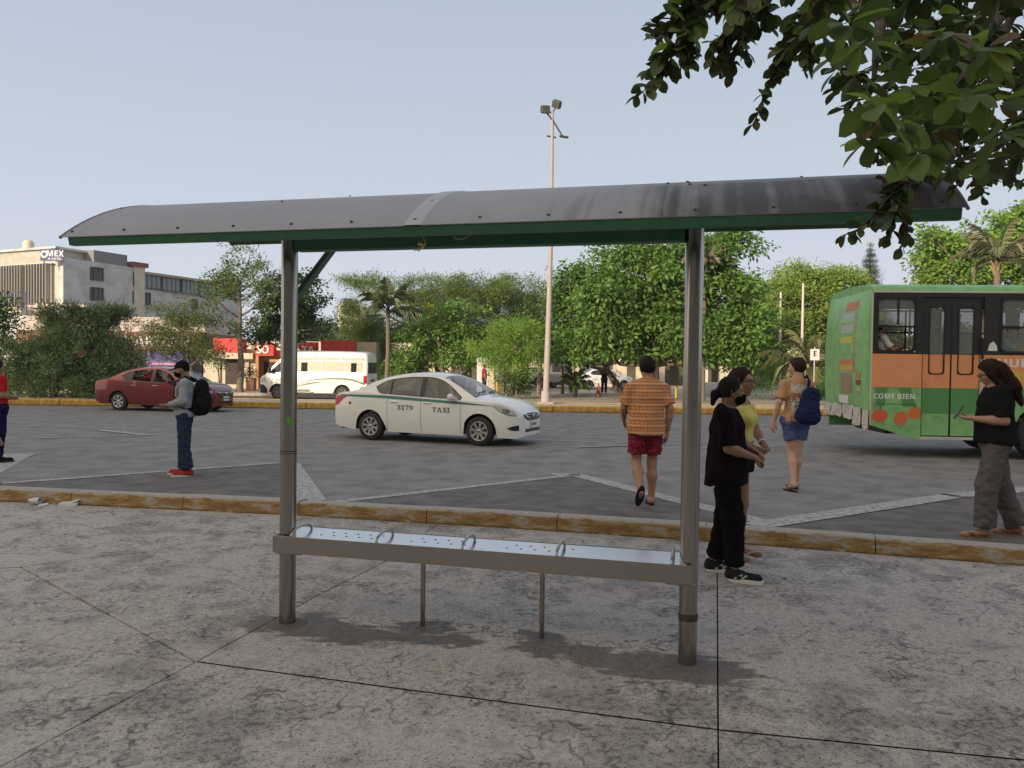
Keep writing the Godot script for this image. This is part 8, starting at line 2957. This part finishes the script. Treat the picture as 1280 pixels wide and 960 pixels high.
func people_small(brown: Color, tan: Color, blackhair: Color) -> void:
	# passengers in the bus (seat tops at 1.26 m above the road)
	var th := 0.075
	var org := BUS
	var bx := Vector3(cos(th), 0, sin(th))
	var bz := Vector3(-sin(th), 0, cos(th))
	seated("bus passenger in white shirt and dark cap seen through rear window", org + bx * 0.30 - bz * 0.40 + Vector3(0, 0.90, 0), PI / 2 - th, brown, Color(0.55, 0.56, 0.57), blackhair, {"el": Vector3(0.24, 1.14, 0.10), "wl": Vector3(0.15, 1.20, 0.34), "er": Vector3(-0.22, 1.16, 0.14), "wr": Vector3(-0.06, 1.22, 0.36)}, true)
	seated("bus passenger in turquoise shirt with raised hand at front window", org + bx * 2.52 - bz * 0.42 + Vector3(0, 0.86, 0), PI / 2 - th, brown, Color(0.10, 0.36, 0.34), blackhair, {"er": Vector3(-0.20, 1.20, 0.24), "wr": Vector3(-0.12, 1.46, 0.22), "hdr": Vector3(0.1, 1, -0.1)})
	# driver of the red car
	var c: Node3D = get_node("sedan_car_001")
	var s := seated("driver of the dark red car seen through open window", c.transform * Vector3(0.18, -0.36, -0.38), c.rotation.y + PI / 2, brown, Color(0.30, 0.30, 0.29), blackhair, {"el": Vector3(0.24, 1.16, 0.12), "wl": Vector3(0.16, 1.22, 0.36), "er": Vector3(-0.24, 1.16, 0.12), "wr": Vector3(-0.16, 1.22, 0.36), "kl": Vector3(0.12, 0.99, 0.42), "kr": Vector3(-0.12, 0.99, 0.42), "al": Vector3(0.12, 0.72, 0.72), "ar": Vector3(-0.12, 0.72, 0.72), "tl": Vector3(0.12, 0.78, 0.80), "tr": Vector3(-0.12, 0.78, 0.80)})
	# far figures
	var p := at(755, 489, 46)
	var t := person("distant person in black holding both arms up near the parked white car", Vector3(p.x, 0.12, -46), 0.2, 0.97)
	var j := pose({"el": Vector3(0.24, 1.18, 0.10), "wl": Vector3(0.08, 1.40, 0.20), "er": Vector3(-0.24, 1.18, 0.10), "wr": Vector3(-0.08, 1.40, 0.20), "hdl": Vector3(0, 1, 0), "hdr": Vector3(0, 1, 0)})
	body(t, j, brown, 0.02)
	shirt(t, j, Color(0.012, 0.012, 0.015), 0.88, 0.8, 0.018, "shirt", null, 0, 0.07, 0.0, 0.02)
	trousers(t, j, Color(0.012, 0.013, 0.018), 0.98, 1.95, 0.08, 0.07)
	hair_cap(t, j, blackhair, 0.010, Vector3(0, 0.03, 0.04), Vector3(0, -0.45, 0.85))
	p = at(605, 493, 43)
	t = person("distant person in red shirt and cap standing at the white kiosk", Vector3(p.x, 0.12, -43), 1.9, 0.95)
	j = pose({"wl": Vector3(0.16, 1.10, 0.24)})
	body(t, j, brown, 0.02)
	shirt(t, j, Color(0.28, 0.03, 0.035), 0.88, 0.8, 0.018, "shirt", null, 0, 0.07, 0.0, 0.02)
	trousers(t, j, Color(0.03, 0.03, 0.04), 0.98, 1.95, 0.08, 0.07)
	hair_cap(t, j, Color(0.22, 0.03, 0.03), 0.014, Vector3(0, 0.03, 0.04), Vector3(0, -0.45, 0.85))

var BUS := Vector3.ZERO

# ---------------------------------------------------------------- small things
func make_small_things() -> void:
	# litter by the kerb
	var p := gr(55, 629)
	var l1 := thing("plastic_cup", "crumpled clear plastic cup lying against the kerb", "litter", Vector3(p.x, 0.012, p.z + 0.17))
	var b := MB.new()
	var rings := []
	for i in 6:
		var ring := PackedVector3Array()
		for k in 14:
			var a := TAU * k / 14.0
			var r := lerpf(0.035, 0.052, i / 5.0) * (1.0 + 0.12 * sin(a * 3.0 + i))
			ring.append(Vector3(i * 0.024 - 0.06, 0.045 + sin(a) * r * 0.75, cos(a) * r))
		rings.append(ring)
	b.grid(rings, true, true)
	part(l1, "cup", b, M(0.55, 0.55, 0.54, 0.3))
	b = MB.new()
	b.box(Vector3(0.11, 0.008, 0.03), Vector3(0.10, 0.012, 0.07), Basis.from_euler(Vector3(0.1, 0.4, 0.12)), 0.004)
	part(l1, "lid", b, M(0.68, 0.68, 0.67, 0.4))
	p = gr(87, 633)
	var l2 := thing("foam_box", "flattened white foam food box lying before the kerb", "litter", Vector3(p.x, 0.012, p.z), 0.15)
	b = MB.new()
	b.prism(PackedVector2Array([Vector2(-0.09, 0.0), Vector2(0.09, 0.0), Vector2(0.105, 0.035), Vector2(0.04, 0.042), Vector2(-0.10, 0.030)]), -0.05, 0.06)
	part(l2, "tray", b, M(0.70, 0.70, 0.69, 0.6))
	b = MB.new()
	b.box(Vector3(0.06, 0.050, 0.0), Vector3(0.09, 0.010, 0.10), Basis.from_euler(Vector3(0, 0, 0.2)), 0.003)
	part(l2, "flap", b, M(0.70, 0.70, 0.69, 0.6))
	# traffic cones in the park
	for q in [[748, 497.5, 41.5, "orange traffic cone standing beyond the far kerb", 0.75], [766.5, 484, 54.0, "distant orange traffic cone before the parked white car", 0.6]]:
		var c := at(q[0], q[1], q[2])
		var t := thing("traffic_cone", q[3], "traffic cone", Vector3(c.x, 0.12, c.z), 0.0, "traffic cones in the park")
		b = MB.new()
		b.lathe([[0.03, q[4]], [0.14, 0.03]], 16)
		part(t, "cone", b, M(0.50, 0.10, 0.05, 0.6))
		b = MB.new()
		b.box(Vector3(0, 0.015, 0), Vector3(0.38, 0.03, 0.38), Basis.IDENTITY, 0.01)
		part(t, "base", b, MT.dark)
	# yellow posts
	for q in [[837, 497, 40.0], [845, 497, 41.0], [621, 493, 41.0]]:
		var c := at(q[0], q[1], q[2])
		var t := thing("bollard", ["yellow bollard right of the pale tree trunk, nearer one", "yellow bollard right of the pale tree trunk, farther one", "yellow bollard beside the white kiosk"][[837, 845, 621].find(q[0])], "bollard", Vector3(c.x, 0.12, c.z), 0.0, "yellow bollards")
		b = MB.new()
		b.tube([Vector3.ZERO, Vector3(0, 0.68, 0)], [0.06], 12)
		part(t, "post", b, M(0.55, 0.36, 0.03, 0.6))
		b = MB.new()
		b.lathe([[0.0, 0.72], [0.045, 0.71], [0.062, 0.68]], 12)
		part(t, "cap", b, M(0.55, 0.36, 0.03, 0.6))
	# no parking sign
	var c := at(993, 490, 33.0)
	var sg := thing("parking_sign", "white square sign with letter E on a post behind tan man", "sign", Vector3(c.x, 0.2, -30.9), 0.0)
	var cc := at(992, 443, 30.9)
	b = MB.new()
	b.tube([Vector3.ZERO, Vector3(0, cc.y - 0.2 + 0.3, 0)], [0.03], 8)
	part(sg, "post", b, MT.silver)
	b = MB.new()
	b.box(Vector3(0, cc.y - 0.2, 0.04), Vector3(0.36, 0.44, 0.01), Basis.IDENTITY, 0.004)
	part(sg, "panel", b, M(0.66, 0.62, 0.62, 0.5))
	text(sg, "lettering", "E", 0.22, 0.006, MT.black, Vector3(0, cc.y - 0.16, 0.05))
	# thin poles beyond the park
	var pm := M(0.50, 0.47, 0.43, 0.7)
	var k := 0
	for q in [[976, 366, 52.0, "pale concrete pole left of the skyline tree"], [1004, 355, 54.0, "taller pale concrete pole in front of the skyline tree"], [919, 430, 46.0, "short grey pole right of the shelter post"], [949, 425, 50.0, "short pale pole between the big tree and the poles"], [717, 440, 50.0, "white pole behind the small bushy palm"]]:
		var e := at(q[0], q[1], q[2])
		var t := thing("utility_pole", q[3], "pole", Vector3(e.x, 0.1, e.z), 0.0, "thin poles beyond the park")
		b = MB.new()
		b.tube([Vector3.ZERO, Vector3(0, e.y - 0.1, 0)], [0.11, 0.075], 10)
		part(t, "shaft", b, pm)
		b = MB.new()
		b.lathe([[0.0, 0.06], [0.05, 0.05], [0.078, 0.0]], 10, Transform3D(Basis.IDENTITY, Vector3(0, e.y - 0.1, 0)))
		part(t, "cap", b, pm)
	# terracotta planters by the shops
	for q in [[314, 489, 44.0]]:
		var e := at(q[0], q[1], q[2])
		var t := thing("planter", "tall terracotta planter with shrub beside the red lettered shop", "planter", Vector3(e.x, 0.13, e.z))
		b = MB.new()
		b.box(Vector3(0, 0.35, 0), Vector3(0.45, 0.7, 0.45), Basis.IDENTITY, 0.02)
		part(t, "pot", b, M(0.42, 0.23, 0.13, 0.85))
		crown(t, "shrub", [[t.position + Vector3(0, 1.15, 0), Vector3(0.35, 0.5, 0.35)]], CL.mid, 14.0, 0.6, [Color(0.03, 0.05, 0.02), Color(0.07, 0.10, 0.03)], 91)
	# green bin by the left tree
	var e := at(16, 482, 41.0)
	var t := thing("litter_bin", "green dome litter bin under the tree at left edge", "bin", Vector3(e.x, 0.12, e.z))
	b = MB.new()
	b.lathe([[0.0, 1.0], [0.2, 0.95], [0.34, 0.8], [0.36, 0.35], [0.34, 0.3], [0.0, 0.3]], 18)
	part(t, "bowl", b, M(0.03, 0.16, 0.09, 0.5))
	b = MB.new()
	b.tube([Vector3.ZERO, Vector3(0, 0.3, 0)], [0.05], 8)
	part(t, "stand", b, MT.dark)
